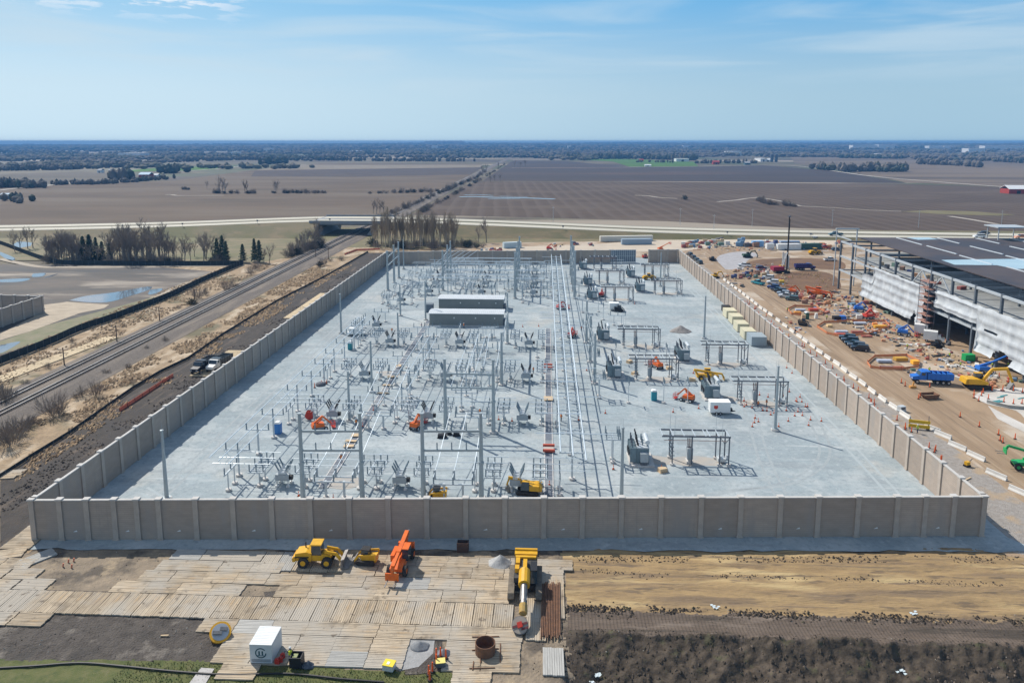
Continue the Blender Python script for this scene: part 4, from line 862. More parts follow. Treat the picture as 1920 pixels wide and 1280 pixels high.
def container(label, p, rz, sz, m, grp=None, name='storage_container'):
    t = T(name, label, 'container', p, rz, grp); l, w, h = sz
    part(lambda b: b.bx(-l / 2, l / 2, -w / 2, w / 2, .12, h), 'body', m, t); part(lambda b: (b.bx(-l / 2 - .03, l / 2 + .03, -w / 2 - .03, w / 2 + .03, h, h + .08)), 'roof', m, t)
    for s in (-1, 1): part(lambda b: (b.bx(l / 2 + .01, l / 2 + .05, s * w / 4 - w / 4 + .04, s * w / 4 + w / 4 - .04, .2, h - .1)), 'door', m, t)
    part(lambda b: b.bx(-l / 2, l / 2, -w / 2, w / 2, 0, .12), 'skid', m_blk, t)
    return t
def mk_cone():
    t = thing('traffic_cone', 'x', 'traffic cone'); part(lambda b: b.bx(-.22, .22, -.22, .22, 0, .05), 'base', m_blk, t); part(lambda b: b.lathe(0, 0, [(.17, .05), (.04, .85)], 8), 'cone', m_con, t); part(lambda b: b.lathe(0, 0, [(.13, .38), (.098, .58)], 8), 'band', m_wht2, t); return t
cone_s = Stamp(mk_cone())
def mk_tube():
    t = thing('channelizer_post', 'x', 'traffic post'); part(lambda b: b.lathe(0, 0, [(.28, 0), (.28, .1)], 8), 'base', m_blk, t); part(lambda b: b.lathe(0, 0, [(.12, .1), (.07, 1.15)], 8), 'post', m_con, t); return t
post_s = Stamp(mk_tube())
def mk_barrier():
    t = thing('concrete_barrier', 'x', 'barrier'); part(lambda b: b.prof([(-.32, 0), (.32, 0), (.3, .12), (.14, .4), (.1, .86), (-.1, .86), (-.14, .4), (-.3, .12)], -1.75, 1.75), 'block', m_barw, t); part(lambda b: (b.bx(-.09, .09, -1.85, -1.75, .3, .36), b.bx(-.09, .09, 1.75, 1.85, .3, .36)), 'loop', m_steel, t); return t
barrier_s = Stamp(mk_barrier())
def person(label, p, rz, vest=(.75, .75, .05), trousers=(.03, .04, .08), pose=0, z=.03):
    me = bpy.data.meshes.new('person'); k = pose
    J = [(0, 0, .95), (0, 0, 1.2), (0, 0, 1.42), (0, .02, 1.55), (0, .03, 1.68), (-.2, 0, 1.4), (-.3, .06, 1.15), (-.22 + .1 * k, .25, 1.05), (.2, 0, 1.4), (.29, .06, 1.15), (.22, .28, 1.08), (-.1, 0, .9), (-.12, .06 + .12 * k, .5), (-.13, -.02, .07), (-.13, .14, .04), (.1, 0, .9), (.13, .02 - .1 * k, .5), (.14, -.06, .07), (.14, .1, .04)]
    E_ = [(0, 1), (1, 2), (2, 3), (3, 4), (2, 5), (5, 6), (6, 7), (2, 8), (8, 9), (9, 10), (0, 11), (11, 12), (12, 13), (13, 14), (0, 15), (15, 16), (16, 17), (17, 18)]
    Rr = [.16, .15, .16, .06, .1, .075, .055, .045, .075, .055, .045, .1, .075, .055, .045, .1, .075, .055, .045]
    bm = bmesh.new(); ly = bm.verts.layers.skin.verify(); vv = [bm.verts.new(p_) for p_ in J]
    for e in E_: bm.edges.new((vv[e[0]], vv[e[1]]))
    for i, v in enumerate(vv): v[ly].radius = (Rr[i], Rr[i] * .85); v[ly].use_root = i == 0
    bm.to_mesh(me); bm.free()
    o = bpy.data.objects.new('person', me); C.objects.link(o); o.modifiers.new('s', 'SKIN'); o.modifiers.new('u', 'SUBSURF').levels = 1; o.modifiers['u'].render_levels = 1
    me.materials.append(paint(trousers, .8)); o.location = (p[0], p[1], z); o.rotation_euler = (0, 0, rz); o['label'] = label; o['category'] = 'person'
    part(lambda b: b.lathe(0, .0, [(.21, .95), (.2, 1.15), (.23, 1.38), (.12, 1.48)], 10), 'vest', paint(vest, .7), o)
    part(lambda b: b.lathe(0, .03, [(.15, 1.7), (.13, 1.78), (.05, 1.83)], 10), 'helmet', m_white, o)
    return o
# ================================================================== ground before the wall
m_sand = M('graded_sand', (.37, .255, .125), (.26, .178, .092), sc=.6, bump=.7, bsc=3, stretch=(.3, 1.2, 1)); overlay(m_sand, (.19, .135, .085), .28, .5, .62, stretch=(.16, 1.4, 1), amount=.85); overlay(m_sand, (.52, .39, .2), .15, .56, .66, stretch=(.3, 1.6, 1), amount=.8, seed=21); overlay(m_sand, (.13, .095, .065), .9, .56, .64, stretch=(.25, 1.3, 1), amount=.75, seed=33); overlay(m_sand, (.16, .12, .085), .8, .58, .68, stretch=(.07, 2.2, 1), amount=.8, seed=70)
m_clod = M('turned_topsoil', (.045, .034, .024), (.085, .065, .046), sc=1.2, bump=.7, bsc=2.2); overlay(m_clod, (.15, .115, .085), .5, .57, .72, amount=.6); overlay(m_clod, (.085, .09, .04), .7, .58, .68, seed=13, amount=.5)
m_trod = M('tracked_soil', (.105, .078, .058), (.15, .115, .088), sc=.6, bump=.6, bsc=4, stretch=(.25, 1.2, 1)); stripes(m_trod, (.06, .045, .035), .42, .35, axis=0, amount=.55, soft=.15); overlay(m_trod, (.06, .048, .036), .3, .52, .62, stretch=(.2, 1.5, 1), amount=.85); overlay(m_trod, (.24, .19, .15), .25, .58, .68, stretch=(.3, 1.5, 1), seed=31, amount=.7)
m_mud = M('work_area_mud', (.30, .235, .165), (.20, .16, .115), sc=.35, bump=.7, bsc=3); overlay(m_mud, (.085, .07, .055), .16, .5, .6, amount=.9, seed=3); overlay(m_mud, (.40, .31, .2), .25, .56, .68, amount=.8, seed=17)
m_ash = M('grey_topsoil', (.06, .05, .042), (.10, .085, .072), sc=.7, bump=.9, bsc=4); overlay(m_ash, (.25, .22, .185), .3, .56, .7, amount=.8, seed=8); overlay(m_ash, (.045, .04, .034), .25, .55, .66, amount=.7, seed=47)
m_lawn = M('lawn_soil', (.085, .105, .025), (.13, .13, .045), sc=.9, bump=.6, bsc=8); overlay(m_lawn, (.20, .17, .09), .6, .58, .72, amount=.6); overlay(m_lawn, (.045, .07, .015), .5, .5, .62, amount=.6, seed=29)
m_tan = M('haul_dirt', (.37, .265, .17), (.29, .205, .13), sc=.12, bump=.4, bsc=2.5, stretch=(.8, .35, 1)); overlay(m_tan, (.50, .42, .33), .07, .49, .62, amount=.85); overlay(m_tan, (.22, .155, .10), .11, .55, .66, stretch=(1, .5, 1), amount=.7, seed=5); overlay(m_tan, (.45, .43, .41), .05, .6, .68, seed=66, amount=.6)
FM = [m_sand, m_clod, m_trod, m_mud, m_ash, m_lawn, m_tan]
def nz(x, y, s, o=0): return noise.noise(Vector((x * s + o, y * s, o * 1.3)))
def fbm(x, y, s, o=0): return nz(x, y, s, o) + .5 * nz(x, y, s * 2.1, o + 7) + .25 * nz(x, y, s * 4.3, o + 13)
def gedge(X): return 92.3 + .047 * (X + 30) - (0 if X < 64 else (X - 64) * -.2)
def grass_y(X): return 69.6 + .35 * math.sin(X * .12) + .012 * (X + 30)
def front_zone(X, Y):
    j = .8 * fbm(X, Y, .35) + .35 * fbm(X, Y, 1.7, 4); j2 = .6 * fbm(X, Y, .5, 5) + .3 * fbm(X, Y, 2, 1)
    if X < 2.6 + (1.3 * j2 if Y < 82 else .5 * j2):
        if Y < grass_y(X) + .25 * j and X < -8: return 5
        if Y > 81.4 or X > -30.5: return 3
        return 4 if X < -30 else 3
    if X > 70 + 2 * j and Y > 84 + j - (X - 70) * .12: return 6
    if Y > 80.6 + j: return 0
    if Y > 76.2 + j2 - .014 * max(0, X - 30) * (1 if X < 60 else .6): return 2
    return 1
def front_h(X, Y, z_):
    h = .012 * fbm(X, Y, .5) + .004
    ye = gedge(X)
    if Y > ye - .8: h += -.05 + .06 * fbm(X, Y, .6, 3) - max(0, (Y - ye)) * .04 
    if z_ == 0: h += .13 * fbm(X * .12, Y, .9, 2) + .035 * fbm(X, Y, 2.2) - .09 * max(0, math.cos((Y - 88.4 - .6 * nz(X, 0, .06)) * 2.6)) ** 6 * (.5 + nz(X, 3, .12))
    elif z_ == 2: h += .07 * fbm(X * .15, Y, 1.3, 9) + .06 * fbm(X, Y, 1.6, 4) + .06
    elif z_ == 1: h += .0
    elif z_ == 3: h += .05 * fbm(X, Y, .6) + .025 * fbm(X, Y, 2.1)
    elif z_ == 4: h += .10 * fbm(X, Y, .5) + .06 * fbm(X, Y, 1.9)
    elif z_ == 5: h += .05 * fbm(X, Y, .7)
    if X > 2:
        k = min(1, (X - 2) / 4); d = max(0, 76.4 - Y)
        h += k * (.35 * math.exp(-((Y - 76.2) / 1.1) ** 2) - .30 * d)
        if Y < 77: h += k * min(1, (77 - Y)) * (.75 * fbm(X, Y, .28, 6) + .42 * abs(fbm(X, Y, .8, 8)) + .1 * fbm(X, Y, 2.4, 2))
        if 80 < Y < 82: h += .14 * abs(fbm(X, Y, 1.2, 15))
    return h
def build_front():
    xs = []; x = -84.0
    while x < 112: xs.append(x); x += .3 if x < 3 else .26 if x < 75 else .6
    ys = []; y = 62.0
    while y < 97: ys.append(y); y += .22 if y < 82 else .26
    vs = []; fs = []; mi = []; nx = len(xs)
    Z = {}
    for j, y in enumerate(ys):
        for i, x in enumerate(xs):
            z_ = front_zone(x, y); Z[i, j] = z_
            vs.append((x, y, front_h(x, y, z_)))
    for j in range(len(ys) - 1):
        for i in range(nx - 1):
            x, y = xs[i], ys[j]
            if y > gedge(x) + 1.5 and -72 < x < 64: continue
            fs.append((j * nx + i, j * nx + i + 1, (j + 1) * nx + i + 1, (j + 1) * nx + i)); mi.append(Z[i, j])
    b = MB(); b.v = vs; b.f = fs; b.mi = mi
    return structure(b.build('worked_ground', FM, smooth=True))
build_front()
# loose clods and stones on the turned ground
def clods():
    r = random.Random(17); q = {'soil_clods': (MB(), m_clod), 'tan_clods': (MB(), m_trod), 'pale_stones': (MB(), M('pale_stone', (.42, .38, .32), (.3, .27, .23), sc=2))}
    def lump(b, x, y, s):
        z = front_h(x, y, front_zone(x, y)); n = 5; vs = [(x, y, z + s * r.uniform(.5, .9))]; a0 = r.uniform(0, 6)
        for i in range(n): a = a0 + 6.283 * i / n; k = s * r.uniform(.6, 1.1); vs.append((x + k * math.cos(a), y + k * math.sin(a), z - .03))
        b.add(vs, [(0, 1 + i, 1 + (i + 1) % n) for i in range(n)])
    for k in range(10500):
        u = r.random(); x = 2 + 108 * r.random() ** 1.15
        if u < .30: y = 80.9 + .02 * x * 0 + r.gauss(0, .45); s = r.uniform(.06, .3); nm = 'soil_clods'
        elif u < .42: y = gedge(x) - 1.6 - r.random() * 1.6; s = r.uniform(.05, .24); nm = 'soil_clods'
        elif u < .50: y = 88.6 + .8 * nz(x, 1, .08) + r.gauss(0, .3); s = r.uniform(.05, .2); nm = r.choice(('soil_clods', 'tan_clods'))
        elif u < .86: y = r.uniform(64, 77); s = r.uniform(.05, .2) * r.choice((1, 1, 1.6)); nm = r.choice(('soil_clods', 'soil_clods', 'tan_clods'))
        elif u < .93: y = r.uniform(76, 81); s = r.uniform(.05, .16); nm = 'tan_clods'
        else: x = r.uniform(-72, 2); y = r.choice((r.uniform(69.5, 76), r.uniform(82, 90.5))); s = r.uniform(.04, .16); nm = r.choice(('soil_clods', 'tan_clods', 'pale_stones'))
        if u < .9 and r.random() < .03: nm = 'pale_stones'; s *= .6
        if nz(x, y, .22, 5) < -.15 and u < .5: continue
        lump(q[nm][0], x, y, s)
    for n, (b, m) in q.items(): o = b.build(n, m); o['kind'] = 'stuff'
clods()
# grass blades on the lawn strip
def tufts():
    b = MB(); r = random.Random(5)
    for k in range(9000):
        x = r.uniform(-46, -6); y = r.uniform(62.5, 69.8)
        if y > grass_y(x) - .1: continue
        h = r.uniform(.07, .22); a = r.uniform(0, 6.28); w = .05; dx, dy = math.cos(a) * w, math.sin(a) * w
        b.add([(x - dx, y - dy, .0), (x + dx, y + dy, .0), (x + r.uniform(-.08, .08), y + r.uniform(-.08, .08), h)], [(0, 1, 2)])
    o = b.build('lawn_grass', M('grass_blade', (.10, .14, .03), (.18, .17, .06), sc=.8)); o['kind'] = 'stuff'
tufts()
sheet('footpath', [(352, 1285), (385, 1283), (402, 1254), (377, 1252)], .09, M('path_concrete', (.5, .48, .46), (.42, .4, .38), sc=.8))
b = MB(); hp = smoothpts([(G(x, y)[0], G(x, y)[1], .14) for x, y in [(-30, 1255), (60, 1250), (150, 1244), (230, 1250), (330, 1260), (430, 1266), (540, 1264), (640, 1274), (720, 1280)]], 5)
for p, q in zip(hp, hp[1:]): b.tube(p, q, .11, n=6)
tag(b.build('black_hose', m_blk), 'long black hose snaking along the edge of the grass strip', 'hose')
# ---- timber mats
m_mat = M('mat_timber', (.52, .425, .305), (.33, .265, .19), sc=1.5, rough=.9, lo=.38, hi=.62, stretch=(.22, 4.6, 1), local=True, rv=.16, bump=.15, bsc=6); overlay(m_mat, (.54, .37, .2), .9, .56, .68, stretch=(.25, 2.4, 1), local=True, amount=.7); overlay(m_mat, (.22, .175, .125), .45, .55, .66, amount=.75); overlay(m_mat, (.43, .395, .34), .10, .45, .58, amount=.8, seed=14); overlay(m_mat, (.15, .12, .09), .9, .62, .7, amount=.8, seed=25)
m_matg = M('mat_timber_grey', (.46, .45, .42), (.36, .35, .325), sc=1.6, rough=.9, stretch=(.35, 3.0, 1), local=True, rv=.1)
def mk_mat(m, L=4.22, W=2.36, nb=9):
    b = MB(); r = random.Random(3); w = W / nb
    for k in range(nb):
        y = -W / 2 + k * w; e = r.uniform(-.05, .05); b.bx(-L / 2 + e, L / 2 + e, y + .017, y + w - .017, .0, .17 + r.uniform(-.012, .012))
    b.bx(-L / 2 + .2, L / 2 - .2, -W / 2 + .05, W / 2 - .05, -.02, .05)
    return b.build('timber_mat', m)
proto = {'w': tag(mk_mat(m_mat), 'x', 'timber mat'), 'g': tag(mk_mat(m_matg), 'x', 'timber mat')}; used = set()
def mat(x, y, rz, kind='w', z=.02, lab=None, grp=None):
    o = proto[kind]
    if kind in used: o = o.copy(); C.objects.link(o)
    used.add(kind); o.location = (x, y, z + rnd.uniform(0, .02)); o.rotation_euler = (rnd.uniform(-.004, .004), rnd.uniform(-.004, .004), rz + rnd.uniform(-.012, .012))
    o['label'] = lab or ('weathered brown timber mat, one of the many paving the work area before the front wall' if kind == 'w' else 'silver grey timber mat among the brown ones of the work area')
    o['group'] = grp or ('brown timber mats of the work area' if kind == 'w' else 'grey timber mats of the work area')
L, W = 4.27, 2.42
def matrow(y, x0, x1, skip=(), grey=(), off=0):
    n = int(round((x1 - x0) / L))
    for i in range(n):
        x = x0 + (i + .5) * L
        if any(a < x < b_ for a, b_ in skip): continue
        mat(x + rnd.uniform(-.04, .04), y + rnd.uniform(-.05, .05), 0, 'g' if any(a < x < b_ for a, b_ in grey) else 'w')
sl = lambda x: .02 * (x + 30)
matrow(89.9, -51.5, 2.2, grey=((-51.5, -48),), skip=((-38.6, -25), (-9.0, -7.0)))
for k in range(5): mat(-37.4 + k * 2.45, 89.0, 1.57, 'g' if k == 1 else 'w')
matrow(87.4, -52.2, -.5, skip=((-37, -24.5),)); matrow(84.9, -53.2, -2.6, grey=((-20, -16),)); matrow(82.45, -64, -2.6, skip=((-38, -33.2), (-62, -53.8)))
x = -78.0
while x < -3: mat(x, 79.05, 1.57); x += 2.44
matrow(75.7, -40.7, -2.5, grey=((-38, -33.5),)); matrow(73.25, -36.65, -2.49, skip=((-14.2, -12),)); matrow(70.85, -36.65, -2.49, skip=((-14.2, -12),), grey=((-22, -19),)); mat(-7.6, 68.5, 0); mat(-33, 68.5, 0)
mat(-66, 75.7, 0); mat(-61.6, 75.7, 0); mat(-66.6, 73.4, 0, 'g'); mat(-70.9, 73.4, 0, 'g'); mat(-70.5, 75.7, 0)
for x, y, k in ((-69, 84.5, 'w'), (-71.5, 86.7, 'w'), (-66, 82.4, 'w'), (-73.5, 84.3, 'w'), (-75.8, 86.6, 'w'), (-70.5, 82, 'w'), (-75, 81.9, 'w')): mat(x, y, 0, k)
for i in range(6): mat(-74.6 - i * .05, 88.6 + i * 2.42 + .3, .04 if i else .3, 'w')
mat(-69.8, 88.2, .95, 'g')
for i in range(4): mat(.6, 87.9 - i * 2.42, 0) if i < 2 else None
for y in (85.3, 81): mat(-.9, y, 1.57); mat(1.5, y, 1.57)
mat(-.8, 77, 1.57); mat(1.2, 71.6, 1.57, 'g', z=.05)
mat(-.5, 73.0, 0) if False else None
sheet('bare_soil', smoothpts([(494, 1110), (530, 1107), (574, 1109), (566, 1131), (530, 1133), (492, 1131)], 3)[:-1], .075, m_ash)
sheet('bare_soil', smoothpts([(746, 1180), (790, 1178), (826, 1186), (824, 1240), (800, 1262), (744, 1264)], 3)[:-1], .062, m_ash)
# ---- loose things on the mats
def pile(name, label, cat, p, rad, h, m, seed=1, n=26, k=9, facet=.12):
    b = MB(); r = random.Random(seed); vs = [(0, 0, h)]; fs = []
    for j in range(1, k + 1):
        for i in range(n):
            a = 2 * math.pi * i / n; q = j / k; rr = rad * q * (1 + .18 * nz(math.cos(a) * 1.3, math.sin(a) * 1.3, 1, seed)); vs.append((rr * math.cos(a), rr * math.sin(a) * .8, max(-.05, h * (1 - q) ** 1.1 + facet * h * nz(rr * math.cos(a), rr * math.sin(a), 1.1, seed + 3) * (1 - q * .6)) - (.06 if j == k else 0)))
    for i in range(n): fs.append((0, 1 + i, 1 + (i + 1) % n))
    for j in range(k - 1):
        for i in range(n): a, b_ = 1 + j * n, 1 + (j + 1) * n; fs.append((a + i, b_ + i, b_ + (i + 1) % n, a + (i + 1) % n))
    return tag(b.add(vs, fs).build(name, m, smooth=False), label, cat, None, (p[0], p[1], .16), 0)
m_gpile = M('pile_gravel', (.46, .46, .45), (.37, .37, .365), sc=3, bump=.5, bsc=9)
pile('gravel_heap', 'pale grey gravel heap on the mats behind the yellow drilling rig', 'gravel heap', G(938, 1058), 1.75, 1.35, m_gpile, 4)
wheel_loader('yellow wheel loader on the mats before the front wall, dark bucket lowered', G(599, 1056, .2), 0.03, .95); compact_loader('yellow compact track loader just ahead of the wheel loader bucket', G(688, 1054, .2), math.pi + .1, s) if False else compact_loader('yellow compact track loader just ahead of the wheel loader bucket', G(688, 1054, .2), math.pi - .1)
telehandler('orange telehandler on the timber mats, forks lowered toward the grass', G(752, 1062, .2), -math.pi / 2 - .06, m_org, .2, s=1.12)
for o in C.objects:
    if o.name.split('.')[0] in ('wheel_loader', 'compact_loader', 'telehandler'): o.location.z = .2
# drilling rig
t = T('drilling_rig', 'yellow crawler drilling rig with its boom laid out toward the round steel plate', 'drilling rig', G(985, 1098, .2), -math.pi / 2, z=.2)
for y in (-1.75, 1.75): part(lambda b: b.prof([(-3, 0), (3, 0), (3.4, .5), (3, 1), (-3, 1), (-3.4, .5)], y - .4, y + .4), 'track', M('muddy_track', (.12, .10, .08), (.2, .17, .13), sc=2), t)
part(lambda b: b.bx(-1.6, 1.6, -1.3, 1.3, .4, 1.1), 'undercarriage', m_blk, t)
part(lambda b: (b.prof([(-3.4, 1.2), (1.2, 1.2), (1.2, 1.9), (-.3, 2.1), (-3.3, 2.2)], -1.45, 1.45),), 'house', M('rig_deck', (.09, .085, .075), (.05, .05, .05), sc=2), t)
part(lambda b: (b.bx(-4.0, -3.2, -1.5, 1.5, 1.2, 2.5), b.bx(-4.3, -4.0, -1.5, 1.5, 2.2, 2.7)), 'counterweight', m_yel, t)
part(lambda b: (b.bx(-2.9, -2.5, -1.35, 1.35, 2.2, 2.5), b.bx(-2.4, -1.2, -1.3, -.75, 2.1, 2.5), b.bx(-.6, .3, -1.35, -.8, 1.9, 2.6)), 'engine_cover', m_yel, t)
c = part(lambda b: cabin(b, -.8, 1.3, .7, 1.5, 1.2, 2.9), 'cab', m_glass, t); part(lambda b: b.bx(-.8, 1.25, .68, 1.52, 2.9, 3.0), 'cab_roof', m_blk, c)
part(lambda b: (b.bar((-1.8, -.05, 2.4), (1.8, -.05, 3.0), .5, .55), b.bar((1.2, -.3, 2.2), (2.4, -.2, 3.0), .25)), 'boom', m_yel, t)
part(lambda b: (b.tube((1.5, -.05, 3.0), (3.9, -.05, 2.7), .72, n=12),), 'rotary_drive', m_yel, t)
part(lambda b: (b.tube((3.9, -.05, 2.7), (6.6, -.05, 2.0), .42, n=12), b.bx(4.0, 6.3, -.5, -.4, 1.8, 2.4), b.bx(4.0, 6.3, .3, .4, 1.8, 2.4)), 'kelly_bar', m_steel, t)
part(lambda b: b.tube((6.6, -.05, 2.0), (7.7, -.05, 1.6), .5, n=10), 'drill_head', M('rig_tan', (.5, .32, .08), (.35, .24, .1), sc=2), t)
part(lambda b: [b.tube((-.5 + k * .1, .4 + .1 * k, 2.2), (2.5 + k * .2, .5 + .05 * k, 1.9), .05, n=5) for k in range(3)], 'hydraulic_hose', m_blk, t)
t = thing('drilling_bucket', 'round pale steel drilling bucket tilted at the tip of the rig, red hub', 'drilling bucket', (*G(975, 1184, .2), .2), .1)
t.rotation_euler = (R(38), R(-14), .2); t.location.z = 1.05
part(lambda b: b.lathe(0, 0, [(.95, -.8), (1.0, -.1), (1.0, .08)], 20), 'barrel', m_steel, t); part(lambda b: b.lathe(0, 0, [(.93, .08), (.93, .12)], 20), 'lid', m_pale, t); part(lambda b: b.bx(-.3, .3, -.3, .3, .12, .4), 'hub', m_red, t); part(lambda b: (b.bx(-.9, .9, -.12, .12, .12, .2), b.bx(.05, .9, -.6, -.4, .12, .18)), 'flap', M('hub_maroon', (.16, .05, .05)), t)
# rusty sheet piles and casing
t = T('rusty_pipe_bundle', 'bundle of long rust brown steel bars lying on mats beside the rig', 'steel bars', (.95, 80.2), .0, z=.2)
for k in range(12):
    part(lambda b: b.tube((-1.15 + .2 * k, -5.2 + .25 * (k % 3), .1 + .12 * (k % 2)), (-1.0 + .2 * k, 5.0 + .2 * (k % 4), .1 + .1 * ((k + 1) % 2)), .085, n=5), 'bar', m_rust, t)
cx, cy = G(910, 1222, .2)
b = MB(); n = 22; vs = []; fs = []
for r_, z0 in ((1.14, 0), (1.14, 1.25), (1.06, 1.25), (1.06, .05)):
    for i in range(n): a = 2 * math.pi * i / n; vs.append((r_ * math.cos(a), r_ * math.sin(a), z0))
for k in range(3):
    for i in range(n): fs.append((k * n + i, k * n + (i + 1) % n, (k + 1) * n + (i + 1) % n, (k + 1) * n + i))
fs.append(tuple(range(3 * n, 4 * n)))
tag(b.add(vs, fs).build('casing_ring', m_rust), 'short open rusty steel casing ring standing on the timber mats', 'casing ring', None, (cx, cy, .2))
for i, (a, b_) in enumerate((((885, 1194), (936, 1193)), ((885, 1219), (935, 1216)), ((900, 1225), (901, 1243)), ((938, 1206), (938, 1241)), ((880, 1253), (928, 1252)), ((888, 1240), (886, 1256)))):
    p, q = G(*a, .2), G(*b_, .2); o = MB().tube((p[0], p[1], .26), (q[0], q[1], .26), .06, n=6).build('steel_rod', m_rust); tag(o, 'thin rusty steel rod lying flat around the casing ring', 'steel rod', 'rods around the casing ring')
pile('gravel_heap', 'dark wet gravel heap in the gap between mats beside the casing ring', 'gravel heap', G(788, 1213), 1.1, .55, M('wet_pile', (.15, .16, .17), (.22, .23, .24), sc=3), 9)
sheet('gravel_patch', [(752, 1188), (816, 1192), (812, 1225), (785, 1250), (748, 1258)], .07, M('spilt_gravel', (.36, .36, .355), (.27, .27, .265), sc=1.2, bump=.4))
pile('tarp_bundle', 'grey folded tarpaulin bundle lying on a mat beside the red cones', 'tarpaulin', G(832, 1224, .2), .85, .5, M('grey_tarp', (.13, .14, .16), (.2, .21, .23), sc=2), 15, facet=.6)
pile('tarp_bundle', 'blue grey tarpaulin bundle slumped behind the drilling rig', 'tarpaulin', G(990, 1048, .2), 1.0, .9, M('blue_tarp', (.22, .26, .33), (.34, .38, .44), sc=2), 18, facet=.7)
pile('tarp_bundle', 'dark netted bag bundle lying by the black bin at the mat edge', 'bag', G(578, 1246, .2), .75, .6, M('dark_bag', (.06, .07, .09), (.13, .14, .16), sc=4), 22, facet=.5)
for i, (px, py) in enumerate(((818, 1232), (826, 1230), (836, 1234), (818, 1243), (804, 1262), (811, 1256), (806, 1272))): post_s((*G(px, py, .2), .2 if py < 1250 else .05), 0, 'orange traffic post clustered at the mat corner by the grass', 'posts at the mat corner')
t = T('survey_crate', 'small yellow topped crate ringed by orange posts at the mat corner', 'crate', G(826, 1246, .2), .2, z=.2); part(lambda b: b.bx(-.5, .5, -.4, .4, 0, .5), 'body', m_frame, t); part(lambda b: b.bx(-.52, .52, -.42, .42, .5, .56), 'lid', M('pale_yellow', (.75, .65, .2)), t)
t = T('survey_crate', 'grey crate with yellow top alone on the last mat before the gravel gap', 'crate', G(730, 1252, .2), -.2, z=.2); part(lambda b: b.bx(-.6, .6, -.5, .5, 0, .6), 'body', m_lite, t); part(lambda b: b.bx(-.62, .62, -.52, .52, .6, .68), 'lid', M('bright_yellow', (.8, .62, .06)), t); part(lambda b: b.bx(-.2, .1, -.3, .1, .68, .72), 'label_plate', m_wht2, t)
# generator box
t = T('generator_container', 'white ribbed roof generator container with a dark round emblem on its end', 'generator', (-30.9, 71.2), 0, z=.2)
m_gen = M('generator_white', (.60, .64, .66), (.54, .58, .6), sc=1, rough=.45)
t.scale = (.82, .75, .78); part(lambda b: b.bx(-1.5, 1.5, -2.0, 2.0, .1, 2.9), 'body', m_gen, t); part(lambda b: [b.bx(-1.52, 1.52, -2.05 + k * .34, -1.75 + k * .34, 2.9, 2.98) for k in range(12)], 'roof', m_white, t); part(lambda b: b.bx(-1.4, 1.4, -1.9, 1.9, 0, .1), 'skid', m_blk, t)
def emb(b):
    n = 20
    for i in range(n):
        a, c_ = 2 * math.pi * i / n, 2 * math.pi * (i + 1) / n
        if i in (0, 1): continue
        b.add([(.0 + r_ * math.cos(q), -2.02, 1.65 + r_ * math.sin(q)) for r_, q in ((.78, a), (.78, c_), (.62, c_), (.62, a))], [(0, 1, 2, 3)])
    for x in (-.32, .12): b.bx(x, x + .2, -2.025, -2.0, 1.35, 1.95)
    b.bx(-.5, .5, -2.025, -2.0, 1.2, 1.3)
part(emb, 'emblem', M('emblem_teal', (.03, .09, .11)), t); part(lambda b: [b.bx(-1.3, 1.3, -2.03, -2.0, .3 + k * .12, .34 + k * .12) for k in range(4)], 'vent', m_frame, t)
for i, (px, py) in enumerate(((520, 1243), (526, 1240), (530, 1233))):
    o = T('fuel_can', 'red fuel can standing in the shade beside the generator container', 'fuel can', G(px, py, .2), .3 * i, 'red fuel cans', z=.2); part(lambda b: b.prof([(-.25, 0), (.25, 0), (.25, .5), (.05, .62), (-.25, .5)], -.15, .15), 'body', m_red, o); part(lambda b: b.tube((.15, 0, .55), (.3, 0, .75), .03), 'spout', m_blk, o)
t = T('waste_bin', 'open black bin on the mats beside the generator container', 'bin', G(557, 1245, .2), 0, z=.2); part(lambda b: (b.bx(-.65, .65, -.6, -.5, 0, 1.2), b.bx(-.65, .65, .5, .6, 0, 1.2), b.bx(-.65, -.55, -.5, .5, 0, 1.2), b.bx(.55, .65, -.5, .5, 0, 1.2), b.bx(-.55, .55, -.5, .5, 0, .1)), 'body', m_blk, t); part(lambda b: b.bx(-.4, .1, -.3, .3, .9, 1.1), 'bin_contents', M('olive_sack', (.3, .32, .16)), t)
person('worker in a yellow vest standing by the black bin near the generator', G(545, 1240, .2), .4, pose=.5, z=.2)
# auger on the bare soil
t = thing('auger_bucket', 'orange rimmed steel auger bucket tipped over on the dark soil', 'auger', (*G(414, 1196), .75), .5); t.rotation_euler = (R(34), R(10), .25)
part(lambda b: b.lathe(0, 0, [(1.15, -.55), (1.2, 0), (1.2, .15)], 18), 'rim', M('auger_orange', (.75, .38, .03)), t); part(lambda b: (b.lathe(0, 0, [(.95, .15), (.95, .2)], 18),), 'plate', m_alum, t); part(lambda b: (b.bx(-.8, .2, -.35, .0, .2, .5), b.bx(-.1, .7, .1, .5, .2, .4)), 'hinged_flap', m_steel, t)
tag(MB().bx(-.45, .45, -.08, .08, 0, .1).build('wood_offcut', m_ply), 'short pale wood offcut lying alone on the dark soil', 'wood offcut', None, (*G(309, 1193), .12), .1)
t = T('rusty_crate', 'dark brown steel crate against the foot of the front wall', 'crate', G(868, 1032), 0); part(lambda b: (b.bx(-.8, .8, -.5, -.42, 0, 1.35), b.bx(-.8, .8, .42, .5, 0, 1.35), b.bx(-.8, -.72, -.42, .42, 0, 1.35), b.bx(.72, .8, -.42, .42, 0, 1.35)), 'side_panel', M('dark_rust', (.09, .05, .04), (.06, .04, .035), sc=2), t)
